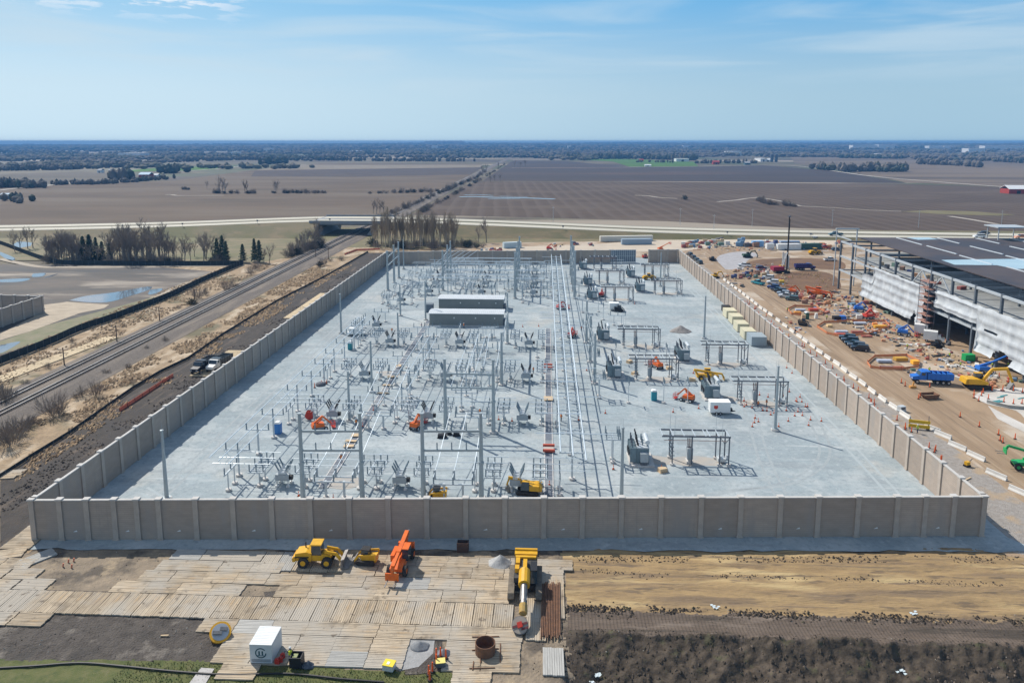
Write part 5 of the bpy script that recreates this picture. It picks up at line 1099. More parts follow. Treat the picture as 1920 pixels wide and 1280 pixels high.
for i, (px, py) in enumerate(((128, 1054), (138, 1052), (118, 1062), (134, 1064))): 
    o = T('orange_stake', 'short orange capped stake stuck in the mud beside the mats', 'stake', G(px, py), 0, 'orange stakes in the mud', z=0); part(lambda b: b.tube((0, 0, 0), (.1, 0, .5), .1), 'stick', M('faded_orange', (.6, .22, .13)), o)
person('worker in a lime vest near the orange telehandler', G(780, 1062, .2), 1.2, vest=(.55, .7, .05), z=.2) if False else None
for i, (px, py) in enumerate(((1118, 1246), (1108, 1262), (1170, 1278), (1340, 1140), (1712, 1152), (1690, 1245))):
    b = MB(); rr = random.Random(i)
    for k in range(6): x, y = rr.uniform(-.4, .4), rr.uniform(-.4, .4); b.add([(x, y, .1), (x + .3, y + .1, .2), (x + .2, y + .35, .12), (x - .1, y + .2, .18)], [(0, 1, 2, 3)]); b.add([(x, y, .08), (x + .3, y + .1, .18), (x + .2, y + .35, .1), (x - .1, y + .2, .16)], [(3, 2, 1, 0)])
    g = G(px, py); o = b.build('plastic_litter', M('litter_pale', (.6, .68, .7))); tag(o, 'crumpled pale plastic litter lying on the turned soil', 'litter', 'scraps of plastic litter', (g[0], g[1], front_h(g[0], g[1], front_zone(*g)) + .05))
# ================================================================== building site beyond the haul road wall
sheet('site_ground', [(64.2, 96), (71, 80), (110, 62), (330, 62), (360, 352), (150, 420), (60, 415), (-30, 400), (-60, 372), (-20, 349), (67, 349), (67.6, 340), (64.6, 101)], .0, m_tan, px=False)
m_haul = M('haul_road_dirt', (.33, .235, .15), (.27, .19, .12), sc=.4, bump=.5, bsc=2, stretch=(2.2, .12, 1)); overlay(m_haul, (.42, .32, .22), .5, .5, .64, stretch=(1.6, .07, 1), amount=.8); overlay(m_haul, (.20, .14, .09), .6, .54, .64, stretch=(1.7, .06, 1), amount=.85, seed=9)
ribbon('haul_road', smoothpts([(83, 62), (83.5, 90), (84, 118), (84.6, 142), (85, 165), (86, 215), (86.5, 280), (86, 328), (86.5, 352), (91, 372), (103, 384), (125, 390), (150, 388), (180, 385)], 6), [13] * 24 + [13.5] * 60, .008, m_haul)
m_rubble = M('rubble_strip', (.36, .33, .30), (.27, .24, .21), sc=1.2, bump=.8, bsc=5); overlay(m_rubble, (.42, .31, .2), .2, .52, .64, amount=.9)
sheet('rubble_strip', [(64.4, 101), (66, 96), (76, 92), (77.4, 140), (74.2, 165), (73.4, 330), (63.9, 339), (64, 338)], .006, m_rubble, px=False)
m_pslab = M('pale_slab', (.58, .555, .52), (.48, .45, .41), sc=.15); m_brn = M('excavated_earth', (.20, .115, .06), (.14, .08, .045), sc=.15, bump=.8, bsc=1.5); m_stone = M('stone_pad', (.42, .41, .42), (.33, .31, .31), sc=.4, bump=.4)
sheet('concrete_apron', smoothpts([(1838, 735), (1870, 729), (1930, 732), (1930, 790), (1905, 770), (1850, 757), (1825, 742)], 4), .05, m_pslab)
sheet('concrete_apron', [(1852, 760), (1880, 775), (1930, 800), (1930, 815), (1870, 785)], .05, m_pslab)
sheet('stone_pad', smoothpts([(1342, 487), (1352, 478), (1385, 472), (1420, 476), (1400, 490), (1392, 505), (1360, 505)], 4), .03, m_stone)
sheet('excavated_bank', smoothpts([(1400, 492), (1430, 486), (1500, 484), (1575, 489), (1580, 506), (1520, 503), (1450, 503), (1405, 500)], 4), .04, m_brn)
sheet('excavated_pit', smoothpts([(1440, 520), (1480, 510), (1545, 510), (1572, 524), (1573, 543), (1530, 549), (1470, 541)], 4), .045, m_brn)
sheet('pale_yard', [(880, 474), (930, 464), (1110, 458), (1230, 450), (1400, 449), (1560, 448), (1600, 440), (1640, 438), (1560, 460), (1350, 462), (1302, 468), (1270, 472), (1100, 472), (930, 476)], .03, M('pale_yard_stone', (.56, .47, .36), (.46, .39, .31), sc=.06))
# barriers along the haul road
bp = [(1445, 591), (1459, 602), (1472, 612), (1485, 622), (1499, 632), (1510, 640.5), (1524, 651), (1537, 661), (1552, 672), (1569, 683), (1583, 695), (1600, 708), (1617, 720), (1635, 735), (1655, 750), (1676, 765), (1697, 781), (1748, 806), (1768, 818), (1795, 839), (1830, 858), (1868, 893), (1912, 925)]
for px, py in bp: barrier_s((*G(px, py), .02), .05 + rnd.uniform(-.05, .05) + (.35 if px > 1740 else 0), 'white concrete barrier in the row between the wall and the haul road', 'white barriers along the haul road')
for k, (px, py) in enumerate([(1359, 526), (1366, 531.5), (1373, 536.5), (1380, 541.5), (1387.5, 547), (1395, 553), (1402.5, 559), (1410.5, 565), (1417.6, 571), (1426.5, 578.5), (1435, 584)]): barrier_s((*G(px, py), .02), .03, 'white concrete barrier in the row between the wall and the haul road', 'white barriers along the haul road')
for k in range(64):
    f = rnd.random() ** .7; a = G(1362, 533); b_ = G(1790, 872); x, y = a[0] + (b_[0] - a[0]) * f + rnd.uniform(-1.8, 1.2), a[1] + (b_[1] - a[1]) * f
    post_s((x - 1.2, y, .02), 0, 'orange traffic post standing in the rubble strip behind the barriers', 'posts in the rubble strip')
t = T('yellow_barricade', 'wide yellow two-rail barricade beside the white barriers', 'barricade', G(1723, 804), -.28)
for z in (.2, 1.15): part(lambda b: b.bx(-1.9, 1.9, -.08, .08, z, z + .65), 'rail', M('barricade_yellow', (.75, .48, .03)), t)
for x in (-1.7, 1.7): part(lambda b: (b.bx(x - .07, x + .07, .09, .2, 0, 1.9), b.bx(x - .1, x + .1, -.5, .6, 0, .08)), 'leg', m_frame, t)
t = T('sign_pole', 'thin dark sign pole beside the yellow barricade', 'pole', G(1740, 806)); part(lambda b: b.tube((0, 0, 0), (0, 0, 2.9), .05), 'pole', m_frame, t); part(lambda b: b.bx(-.3, .3, -.3, .3, 0, .08), 'base', m_blk, t)
t = T('pump_box', 'small grey pump box at the end of a white barrier', 'pump', G(1690, 771), .3); part(lambda b: (b.bx(-.7, .7, -.5, .5, .3, 1.2), b.bx(-.8, .8, -.55, .55, .1, .3)), 'body', m_lite, t); part(lambda b: b.bx(-.5, .5, -.51, -.49, .5, 1.0), 'panel', m_frame, t)
t = T('plate_compactor', 'small yellow and black compactor in the rubble beside the haul road wall', 'compactor', G(1813, 874), .4); part(lambda b: (b.bx(-.5, .5, -.4, .4, 0, .3),), 'plate', m_blk, t); part(lambda b: b.bx(-.4, .4, -.3, .3, .3, .9), 'engine', m_yel, t); part(lambda b: b.bar((.3, 0, .7), (1.2, 0, 1.2), .08), 'handle', m_blk, t)
tag(MB().bx(-1.2, 1.2, -.12, .12, 0, .12).build('timber_plank', m_ply), 'pale timber plank lying outside the corner of the haul road wall', 'plank', None, (*G(1813, 899), .05), .6)
# vehicles and machines
dump_truck('bright blue dump truck with long tipper facing the wall beside the haul road', G(1745, 718), math.pi - .12, m_blu); excavator('large yellow excavator digging at the white concrete apron', G(1832, 727), -.05, s=1.15, reach=(4.6, 4.2, 6.6, .9)); boom_lift('blue boom lift reaching a grey boom toward the white sheeting', G(1845, 699), .05, m_blu, False, s=1.0)
t = T('rubbish_skip', 'open brown steel skip with a pointed end between the blue truck and the haul road', 'skip', G(1744, 746), .18)
def skip(b):
    for y in (-1.0, .9): b.prof([(-2.2, 1.0), (-1.3, .1), (1.1, .1), (1.6, 1.0)], y, y + .1)
    b.prof([(-2.25, 1.0), (-1.35, .1), (-1.25, .1), (-2.1, 1.0)], -.9, .9); b.prof([(1.5, 1.0), (1.0, .1), (1.1, .1), (1.6, 1.0)], -.9, .9); b.bx(-1.3, 1.1, -.9, .9, .05, .12)
part(skip, 'body', m_rust, t); part(lambda b: b.bx(-1.5, 1.2, -.88, .88, .4, .5), 'rubble_load', m_tan, t)
telehandler('green telehandler at the edge of the haul road lifting its boom over the barriers', G(1926, 880), math.pi - .25, m_grn, 2.2)
RA = R(158)
for i, (px, py, c, k, w) in enumerate([(1450, 541, (.02, .05, .2), 'suv', 'dark blue'), (1456.5, 545, (.03, .04, .07), 'sedan', 'navy'), (1463, 548.5, (.02, .025, .03), 'suv', 'black'), (1469, 553, (.35, .42, .5), 'suv', 'silver blue'), (1475, 558, (.6, .62, .64), 'pickup', 'silver'), (1485, 563, (.06, .11, .11), 'suv', 'dark green')]):
    car('%s vehicle, %s from the far end of the parked row beside the orange telehandlers' % (w, ORD[i]), G(px, py), RA, c, k, 'cars parked by the haul road')
for i, (px, py, c, k) in enumerate([(1589, 637, (.03, .05, .06), 'suv'), (1594, 642, (.05, .06, .08), 'suv'), (1600, 647, (.02, .04, .06), 'sedan'), (1606, 652, (.07, .08, .1), 'suv'), (1612.5, 657, (.015, .02, .03), 'suv')]):
    car('dark car in the row before the long orange pen, %s from the far end' % ORD[i], G(px, py), RA, c, k, 'dark cars by the orange pen')
for i, (px, py) in enumerate([(1293, 479), (1299, 484.5), (1305, 489.5), (1311, 494)]): car('dark car parked tight behind the rear end of the haul road wall', G(px, py), R(100), ((.02, .03, .05), (.03, .035, .05), (.02, .04, .05), (.05, .08, .1))[i], 'suv', 'cars behind the wall')
car('white pickup standing on bare dirt before the brown excavated bank', G(1396, 500), R(150), (.75, .77, .78), 'pickup'); car('white van shaped car inside the haul road bend, beside the stacked pallets', G(1440, 545 - 22), R(150), (.7, .72, .73), 'suv'); car('teal truck cab beside the white barriers inside the site', G(1421, 533), R(120), (.03, .3, .38), 'pickup')
car('white crossover parked first beyond the yellow bin', G(1449, 532), R(170), (.75, .77, .8), 'suv')
dump_truck('navy blue dump truck on the brown earth beside the drilling mast', G(1509, 506), 0.05, paint((.03, .03, .16)))
dump_truck('black dump truck parked on the timber strip by the railway wall', G(384, 694), -R(97), paint((.02, .02, .025)), cabm=paint((.02, .02, .03))); dump_truck('white cab dump truck with dark bed parked beside the black one by the railway wall', G(412, 690), -R(97), paint((.03, .035, .04)), cabm=m_white)
def rig(label, p):
    t = T('piling_rig', label, 'piling rig', p, .2); h = 24.5
    for y in (-1.6, 1.6): part(lambda b: b.prof([(-2.8, 0), (2.8, 0), (3.1, .5), (2.8, 1), (-2.8, 1)], y - .4, y + .4), 'track', m_tyre, t)
    part(lambda b: b.bx(-4.5, .5, -1.5, 1.5, 1.1, 2.8), 'house', M('rig_maroon', (.3, .03, .06)), t); part(lambda b: b.bx(-.5, 1.6, .3, 1.5, 1.2, 3.1), 'cab', m_yel, t)
    part(lambda b: (b.bar((2.4, 0, 0), (2.4, 0, h), .34), b.bar((2.75, 0, 1), (2.75, 0, h - 1), .16)), 'mast', m_blk, t); part(lambda b: (b.bar((0, .5, 2.6), (2.3, .3, 9), .2), b.bar((0, -.5, 2.6), (2.3, -.3, 9), .2)), 'stay', m_lite, t)
    part(lambda b: b.bx(1.9, 2.9, -.4, .4, h, h + .5), 'crown_block', m_frame, t); return t
rig('tall thin black drilling mast on a maroon crawler rig', G(1465, 511))
t = T('casing_stack', 'cluster of upright grey steel casings beside the drilling mast', 'steel casings', G(1472, 503))
for k in range(4): part(lambda b: b.tube((k * .9 - 1.2, .4 * (k % 2), 0), (k * .9 - 1.2, .4 * (k % 2), 7.5 - k * .6), .3, n=8), 'casing', m_lite, t)
boom_lift('orange boom lift folded beside the parked row, closer to the cars', G(1487, 551), -.6, m_org); telehandler('orange telehandler with long pale boom stretched toward the sheeting', G(1534, 556), -.55, m_org, -.3, s=1.3); boom_lift('red orange lift beside the scaffold foot of the white sheeting', G(1628, 598), .4, m_red)
boom_lift('blue lift with flat deck before the white sheeting', G(1612, 584), -.25, m_blu); boom_lift('blue and teal lift beside the two white box trucks', G(1695, 629), -.5, m_blu)
for i, (px, py) in enumerate([(1732, 628), (1750, 641)]):
    t = T('box_truck', ('white box truck farther from the wall, beside the blue lift', 'white box truck beside the black compact machine')[i], 'truck', G(px, py), -.5); part(lambda b: b.bx(-2.6, .9, -1.15, 1.15, .7, 3.2), 'box', m_white, t); part(lambda b: b.prof([(.95, .6), (2.7, .6), (2.7, 1.3), (2.0, 1.5), (1.7, 2.2), (.95, 2.2)], -1.05, 1.05), 'cab', m_white, t); part(lambda b: b.prof([(1.72, 2.15), (2.03, 1.52), (2.08, 1.55), (1.8, 2.15)], -.95, .95), 'windscreen', m_glass, t)
    for x in (-1.7, 1.8):
        for y in (-.95, .95): wheel(t, x, y, .42, .28, m_alum, 10)
compact_loader('black compact machine beside the white box truck before the sheeting', G(1757, 651), .3, m_blk)
container('green steel bin at the foot of the white sheeting', G(1815, 676), .1, (2.6, 1.6, 1.7), m_grn, name='waste_container')
t = T('boom_pump', 'small orange digger attachment lying in front of the blue dump truck', 'attachment', G(1711, 727)); part(lambda b: (b.bx(-.7, .7, -.4, .4, 0, .5), b.bar((0, 0, .4), (.2, 0, 1.5), .25)), 'body', M('attachment_orange', (.6, .3, .08)), t)
compact_loader('dark crawler machine with tan canopy rolling on the haul road', G(1506, 610), -.5, M('mud_brown', (.13, .10, .075))); t = T('canopy_crate', 'tan upright canopy box beside the green toilet at the haul road', 'box', G(1506, 601)); part(lambda b: (b.bx(-.6, .6, -.5, .5, 0, 2.0),), 'body', m_ply, t)
portable_toilet('dark green portable toilet beside the haul road and the orange pen', G(1512, 598), .2, (.02, .12, .09)); t = T('bulk_bag', 'upright white bulk bag beside the small orange pen', 'bulk bag', G(1530, 597)); part(lambda b: b.prof([(-.5, 0), (.5, 0), (.35, 1.7), (-.35, 1.7)], -.4, .4), 'bag', m_white, t)
t = T('welding_trailer', 'black and blue welding trailer between the two orange pens', 'trailer', G(1573, 601), .1); part(lambda b: b.bx(-2.0, .2, -.8, .8, .4, 1.5), 'body', m_blk, t); part(lambda b: b.bx(.3, 2.0, -.8, .8, .4, 1.6), 'tank', m_blu, t); part(lambda b: b.bar((-2, 0, .5), (-3.6, 0, .45), .12), 'drawbar', m_frame, t)
for y in (-.85, .85): wheel(t, -.2, y, .36, .2, m_alum, 10)
compact_loader('small black crawler climbing the haul road bend', G(1336, 489), .3, m_blk); car('dark purple vehicle on bare dirt beyond the pallets', G(1427, 505), .2, (.06, .03, .1), 'suv'); excavator('dark green excavator on the brown bank', G(1402, 483), .2, M('dark_green_paint', (.03, .07, .05)), s=.9); wheel_loader('yellow loader parked on the bare yard before the dark trailer', G(1528, 477), .3); excavator('yellow excavator behind the barriers at the bend of the haul road', G(1375, 516) if False else G(1341, 521), .4, s=.7)
# orange pens of stacked material
m_net = M('orange_netting', (.66, .26, .12), (.55, .22, .11), sc=2); m_pipeb = M('blue_white_pipe', (.5, .55, .65)); m_ob = M('orange_barrel', (.85, .27, .06))
def pen(label, pts, h=.8):
    P = [G(*p) for p in pts]; t = T('orange_fence', label, 'fence', P[0], 0, z=.05); n = len(P)
    for i in range(n):
        a, b_ = P[i], P[(i + 1) % n]; a = (a[0] - P[0][0], a[1] - P[0][1]); b_ = (b_[0] - P[0][0], b_[1] - P[0][1])
        part(lambda b: b.bar((a[0], a[1], h * .5), (b_[0], b_[1], h * .5), .06, h * .8), 'netting', m_net, t)
        part(lambda b: b.tube((a[0], a[1], 0), (a[0], a[1], h + .25), .05), 'fence_post', m_red, t)
pen('orange net fence pen farthest up the haul road', [(1477, 581), (1490, 575), (1530, 577), (1546, 585), (1540, 591), (1500, 592), (1484, 590)])
pen('long orange net fence pen beside the second row of dark cars', [(1532, 614), (1545, 606), (1600, 603), (1660, 604), (1668, 614), (1630, 628), (1575, 632), (1550, 626)])
pen('orange net fence pen beside the blue dump truck and the haul road', [(1626, 682), (1640, 670), (1700, 668), (1724, 680), (1722, 690), (1690, 694), (1650, 693), (1632, 690)])
def pipes(label, p, rz, n, l, m, grp=None, r=.16, nm='pipe_stack', cat='pipe stack'):
    t = T(nm, label, cat, p, rz, grp)
    part(lambda b: (b.bx(-l * .35, -l * .3, -n * r, n * r, 0, .12), b.bx(l * .3, l * .35, -n * r, n * r, 0, .12)), 'timber_bearer', m_ply, t)
    for k in range(n):
        for j in range(2): part(lambda b: b.tube((-l / 2, (k - n / 2) * 2.05 * r, .12 + r + j * 2 * r), (l / 2, (k - n / 2) * 2.05 * r, .12 + r + j * 2 * r), r, n=6), 'pipe', m, t)
pipes('white and blue pipes stacked inside the farthest orange pen', G(1500, 583), 0, 4, 3.2, m_pipeb); pipes('white and blue pipes stacked at the near end of the long orange pen', G(1577, 624), 0, 4, 3.6, m_pipeb); pipes('white and blue pipes stacked inside the pen beside the blue truck', G(1657, 679), 0, 4, 3.6, m_pipeb); pipes('pale pipes stacked at the far side of the long orange pen', G(1612, 608), 0, 4, 3.6, m_pipeb)
def slab(label, px, py, sx, sy, sz, c, rz=0, grp=None, nm='material_pallet', cat='pallet'):
    t = T(nm, label, cat, G(px, py), rz, grp); part(lambda b: b.bx(-sx / 2, sx / 2, -sy / 2, sy / 2, .14, sz), 'load', paint(c, .7), t); part(lambda b: [b.bx(-sx / 2, sx / 2, y - .07, y + .07, 0, .13) for y in (-sy * .4, 0, sy * .4)], 'pallet', m_ply, t)
for i, (px, py, sx, sy, sz, c, w) in enumerate([(1525, 583, 3, 1.5, .9, (.5, .07, .04), 'red bundle inside the farthest orange pen'), (1495, 589, 2.2, 1, .9, (.8, .35, .05), 'amber bundle at the haul road side of the farthest pen'), (1607, 625, 3.4, 1, .8, (.35, .12, .09), 'brick red bundle in the middle of the long pen'), (1575, 629, 3.4, .8, .7, (.6, .12, .07), 'red barrier stack at the near corner of the long pen'), (1650, 615, 3.8, 1.2, .9, (.7, .36, .03), 'yellow bundle at the sheeting side of the long pen'),
        (1555, 613, 1.6, 1, .8, (.85, .6, .3), 'cream and amber pallet at the far corner of the long pen'), (1625, 632, 3, .8, .5, (.4, .1, .07), 'low maroon bundle before the long pen'), (1688, 676, 3.2, 1.6, .9, (.5, .28, .03), 'brown yellow timber stack in the pen beside the blue truck'), (1715, 683, 1.6, 1.5, 1.1, (.85, .42, .03), 'bright amber stack at the corner of the pen beside the blue truck'), (1661, 691, 3.2, .5, .7, (.3, .2, .19), 'grey red bundle along the near side of the pen beside the blue truck'), (1684, 692, 2.6, .5, .7, (.45, .13, .09), 'red bundle along the near side of the pen beside the blue truck'),
        (1668, 595 - 8, 3, 1, .5, (.75, .55, .08), 'yellow bundle lying at the foot of the white sheeting'), (1640, 611, 1.4, 1, 1, (.8, .28, .06), 'small orange crate standing within the long pen'), (1465, 530, 2, 1.4, 1.0, (.75, .5, .06), 'yellow bin at the far end of the parked row')]): slab(w, px, py, sx, sy, sz, c, rnd.uniform(-.1, .1))
# crowd of pallets, crates and containers of the far lay-down yard
cols = [(.42, .12, .08), (.55, .26, .12), (.06, .09, .22), (.62, .61, .58), (.12, .2, .16), (.28, .16, .11), (.5, .38, .24), (.13, .13, .14), (.16, .28, .42), (.3, .09, .08)]
cn = ['red', 'orange', 'navy', 'white', 'green', 'brown', 'tan', 'charcoal', 'blue', 'maroon']
def scatter(area, n, seed, where, grp, smin=1, smax=2.6):
    r = random.Random(seed)
    for k in range(n):
        x = area[0] + (area[2] - area[0]) * r.random(); y = area[1] + (area[3] - area[1]) * r.random(); i = r.randrange(10); s = r.uniform(smin, smax)
        m = paint(cols[i], .7); b = MB(); b.cb(0, 0, .12, s, s * .6, s * r.uniform(.3, .7), 0); b.cb(0, 0, 0, s * .9, s * .5, .12, 0)
        if r.random() < .5: b.cb(s * .3, .1, .3 * s, s * .5, s * .4, s * .5, .2)
        p = G(x, y); o = b.build('material_pallet', m); tag(o, '%s pallet load among the clutter %s' % (cn[i], where), 'pallet', '%s pallets %s' % (cn[i], grp), (p[0], p[1], .05), r.uniform(-.4, .4))
scatter((1278, 455, 1345, 466), 30, 1, 'behind the rear corner of the haul road wall', 'behind the wall corner', 1.2, 3.2); scatter((1345, 455, 1450, 464), 24, 2, 'of the far lay-down yard', 'of the far yard', 1.5, 4); scatter((1375, 513, 1440, 524), 24, 3, 'inside the haul road bend', 'in the road bend', 1, 2.6)
scatter((1490, 557, 1600, 572), 22, 4, 'between the telehandlers and the white sheeting', 'by the telehandlers', .7, 2); scatter((1590, 562, 1690, 600), 26, 5, 'along the foot of the white sheeting', 'at the sheeting foot', .6, 1.8); scatter((1360, 505, 1420, 512), 10, 6, 'on the dirt beyond the road bend', 'beyond the bend', .8, 2); scatter((900, 468, 955, 473), 14, 7, 'in the debris at the rear wall by the grove', 'by the grove', .6, 2); scatter((1030, 458, 1120, 463), 12, 8, 'on the pale yard behind the rear wall', 'behind the rear wall', .6, 2); scatter((1690, 628, 1830, 700), 20, 12, 'on the dirt before the tall sheeting', 'before the tall sheeting', .5, 1.4)
scatter((1540, 450, 1600, 470), 10, 9, 'at the corner of the steel frame', 'at the frame corner', 1, 3)
scatter((1855, 650 + 60, 1915, 725), 10, 10, 'beside the yellow excavator', 'by the excavator', .6, 1.6)
for lb, px, py, l, rz, m in (('long cream trailer, the largest behind the rear wall', 1174, 452, 31, .17, M('cream_side', (.62, .6, .53))), ('blue grey trailer in front of the long cream one', 1193, 458, 17, .15, M('trailer_blue', (.3, .38, .46))), ('pale blue trailer with white roof by the poplar grove end', 960, 464.5, 10, .4, M('trailer_pale', (.5, .6, .64))),
        ('white trailer, one of the pair beyond the drilling mast', 1478, 468, 13, .16, m_white), ('dark green trailer, one of the pair beyond the drilling mast', 1518, 467, 12, .16, M('trailer_green', (.06, .12, .1))), ('white container beside the pair of trailers', 1443, 467, 4, .1, m_white), ('blue and white container cluster at the far side of the yard', 1420, 462, 6, .1, M('light_blue_side', (.25, .45, .7))), ('flat blue steel stack beyond the trailers', 1480, 455, 11, .1, M('steel_blue', (.3, .38, .5)))):
    container(lb, G(px, py), rz, (l, 2.6, 3.0 if 'flat' not in lb else 1.0), m, name='site_trailer')
for lb, px, py, c, k in (('white tanker shaped truck at the site entrance by the highway', 1520, 444, (.75, .76, .78), 'pickup'), ('white van at the site entrance behind the tanker', 1530, 449, (.7, .71, .73), 'suv'), ('purple loader shaped car behind the rear wall', 1077, 459, (.1, .04, .12), 'suv'), ('dark car between the dark trailer and the steel frame', 1568, 470, (.03, .06, .1), 'suv'), ('white pickup at the foot of the steel frame', 1556, 489, (.7, .72, .74), 'pickup'), ('red truck next to the dark green trailer', 1545, 466, (.6, .06, .03), 'pickup')):
    car(lb, G(px, py), .1, c, k)
boom_lift('small red lift on the pale ground behind the rear wall', G(1031, 469), 0, m_red); boom_lift('orange lift with raised arm behind the short rear wall', G(1279 - 40, 470), .4, m_org, False, s=.9)
compact_loader('red machine passing through the rear gate opening', G(1210, 484), .4, m_red)
# loose debris all over the dirt
def debris():
    b = MB(); rr = random.Random(44); ms = [M('debris_%s' % n, c) for n, c in (('red', (.42, .16, .11)), ('orange', (.55, .28, .16)), ('white', (.62, .6, .56)), ('wood', (.5, .36, .2)), ('dark', (.06, .055, .05)), ('grey', (.34, .33, .32)), ('blue', (.16, .24, .36)))]
    for k in range(1700):
        u = rr.random()
        if u < .3: x, y = rr.uniform(1470, 1700), rr.uniform(545, 625)
        elif u < .6: f = rr.random(); x, y = 1560 + 330 * f + rr.uniform(-60, 10), 545 + 165 * f + rr.uniform(-6, 24)
        elif u < .8: x, y = rr.uniform(1285, 1560), rr.uniform(454, 470)
        else: x, y = rr.uniform(1360, 1480), rr.uniform(495, 540)
        gx, gy = G(x, y)
        if gx > FX - 2.5 and gy < 262 or 79.5 < gx < 92 and gy < 360: continue
        s = rr.uniform(.15, .55) * rr.choice([1, 1, 1.6]); L = s * rr.choice([1, 1.3, 4]); b.cb(gx, gy, .0, L, s, s * rr.uniform(.3, .9), rr.uniform(0, 3), rr.choice([0, 0, 1, 1, 2, 2, 3, 3, 3, 4, 4, 5, 5, 6]))
    o = b.build('site_debris', ms); o['kind'] = 'stuff'
DEB = debris
# small sticks of reinforcement round the pit
r = random.Random(8)
for k in range(70):
    a = r.uniform(0, 6.28); px = 1508 + 62 * math.cos(a) * r.uniform(.5, 1); py = 530 + 17 * math.sin(a) * r.uniform(.5, 1); p = G(px, py)
    o = MB().tube((0, 0, 0), (r.uniform(-.8, .8), -.3, r.uniform(.5, 1.4)), .12, n=4).build('formwork_stake', M('pale_timber', (.6, .45, .25))); tag(o, 'pale formwork stake sticking up around the brown excavated pit', 'stake', 'stakes around the pit', (p[0], p[1], .05), 0)
for k, (px, py) in enumerate([(1843, 737), (1860, 733), (1880, 731), (1900, 733), (1917, 736), (1826, 740), (1826, 746), (1840, 742), (1853, 748), (1882, 754), (1900, 757), (1916, 757), (1835, 752), (1722, 748), (1725, 745), (1800, 782), (1836, 800), (1872, 815), (1875, 826), (1903, 823), (1880, 830), (1690, 718), (1697, 724), (1743, 726), (1866, 700), (1873, 707), (1890, 718)]): post_s((*G(px, py), .05), 0, 'orange traffic post standing around the white concrete apron', 'posts around the apron')
t = T('curb_form', 'curved grey formwork edge along the white concrete apron', 'formwork', G(1850, 755), 0); q = [G(*p) for p in ((1850, 755), (1868, 760), (1890, 765), (1912, 767), (1935, 768))]
for a, b_ in zip(q, q[1:]): part(lambda b: b.bar((a[0] - q[0][0], a[1] - q[0][1], .35), (b_[0] - q[0][0], b_[1] - q[0][1], .35), .15, .7), 'form_panel', M('form_grey', (.33, .33, .31)), t)
for k, (px, py) in enumerate([(1876, 745), (1882, 742), (1868, 752), (1872, 753), (1876, 754), (1915, 747)]): tag(MB().bx(-1.1, 1.1, -.1, .1, 0, .12).build('teal_board', M('teal_board', (.12, .38, .4))), 'teal board lying on the white concrete apron', 'board', 'teal boards on the apron', (*G(px, py), .08), .4)
for k, (px, py) in enumerate([(1590, 581), (1550, 600), (1701, 655), (1780, 672), (1800, 690), (1476, 585), (1860, 690), (1890, 690), (1742, 700), (1720, 812)]): person('worker in lime vest on the building site dirt, %s' % ('near the welding trailer', 'beside the long pen', 'by the parked dark cars', 'before the dark opening', 'before the green bin', 'beside the farthest pen', 'behind the yellow excavator', 'under the blue lift boom', 'behind the blue dump truck', 'by the yellow barricade')[k], G(px, py), k * .8, vest=(.6, .72, .05), pose=.4 * (k % 3), z=.02)
# ---- the building
FX = 114.6; m_col = M('primed_steel', (.13, .155, .18), (.10, .12, .145), sc=1, rough=.5); m_beam = M('pale_beam', (.42, .46, .49), rough=.5); m_deck = M('roof_deck', (.062, .048, .048), (.085, .066, .062), sc=.08, rough=.6); stripes(m_deck, (.12, .095, .09), 1.8, .22, axis=1, amount=.6); overlay(m_deck, (.045, .045, .055), .03, .5, .6, amount=.8)
m_floor = M('floor_slab', (.36, .37, .36), (.24, .25, .25), sc=.2); m_strip = M('roof_strip', (.5, .55, .6)); m_pool = M('blue_membrane', (.36, .50, .58), (.30, .44, .53), sc=.1)
bd = thing('steel_building', 'large unfinished steel frame building with dark deck roof and open floors', 'building', (FX, 280, 0)); bd.rotation_euler = (0, 0, 0)
B = lambda fn, n, m: part(fn, n, m, bd); DEB()
ZR, Z2, Z1 = 19.0, 13.3, 7.9; NC = 16; SP = 11.0
for i in range(NC):
    y = -i * SP; B(lambda b: b.bx(-.3, .3, y - .3, y + .3, 0, ZR + .2), 'column', m_col)
    if i % 2 == 0: B(lambda b: b.bx(11.2, 11.7, y - .25, y + .25, 0, ZR - .3), 'column', m_col)
for z, h in ((ZR, .7), (Z2, .6), (Z1, .6)): B(lambda b: b.bx(-.25, .25, -(NC - 1) * SP, .0, z - h, z - .02), 'edge_beam', m_beam)
for i in range(0, NC): B(lambda b: b.bx(.3, 14, -i * SP - .15, -i * SP + .15, ZR - .75, ZR - .15), 'cross_beam', m_col)
B(lambda b: b.bx(9.5, 190, -(NC - 1) * SP, 8, ZR, ZR + .25), 'roof_deck', m_deck)
B(lambda b: [b.bx(.3, 9.4, -k * 1.83 - .08, -k * 1.83 + .08, ZR - .3, ZR - .12) for k in range(36, 90)], 'joist_row', m_col)
for z in (Z2, Z1): B(lambda b: b.bx(.3 if z == Z1 else 1.5, 190, -(NC - 1) * SP, -6, z, z + .22), 'floor_slab', m_floor)
r = random.Random(4)
for k in range(1, 12):
    for i in range(8):
        y0 = -i * 22 + 6; x = 9.5 + k * 14.5 + r.uniform(-1, 1); B(lambda b: b.bx(x, x + .42, y0 - 20 + r.uniform(0, 6), y0, ZR + .3, ZR + .55), 'roof_strip', m_strip)
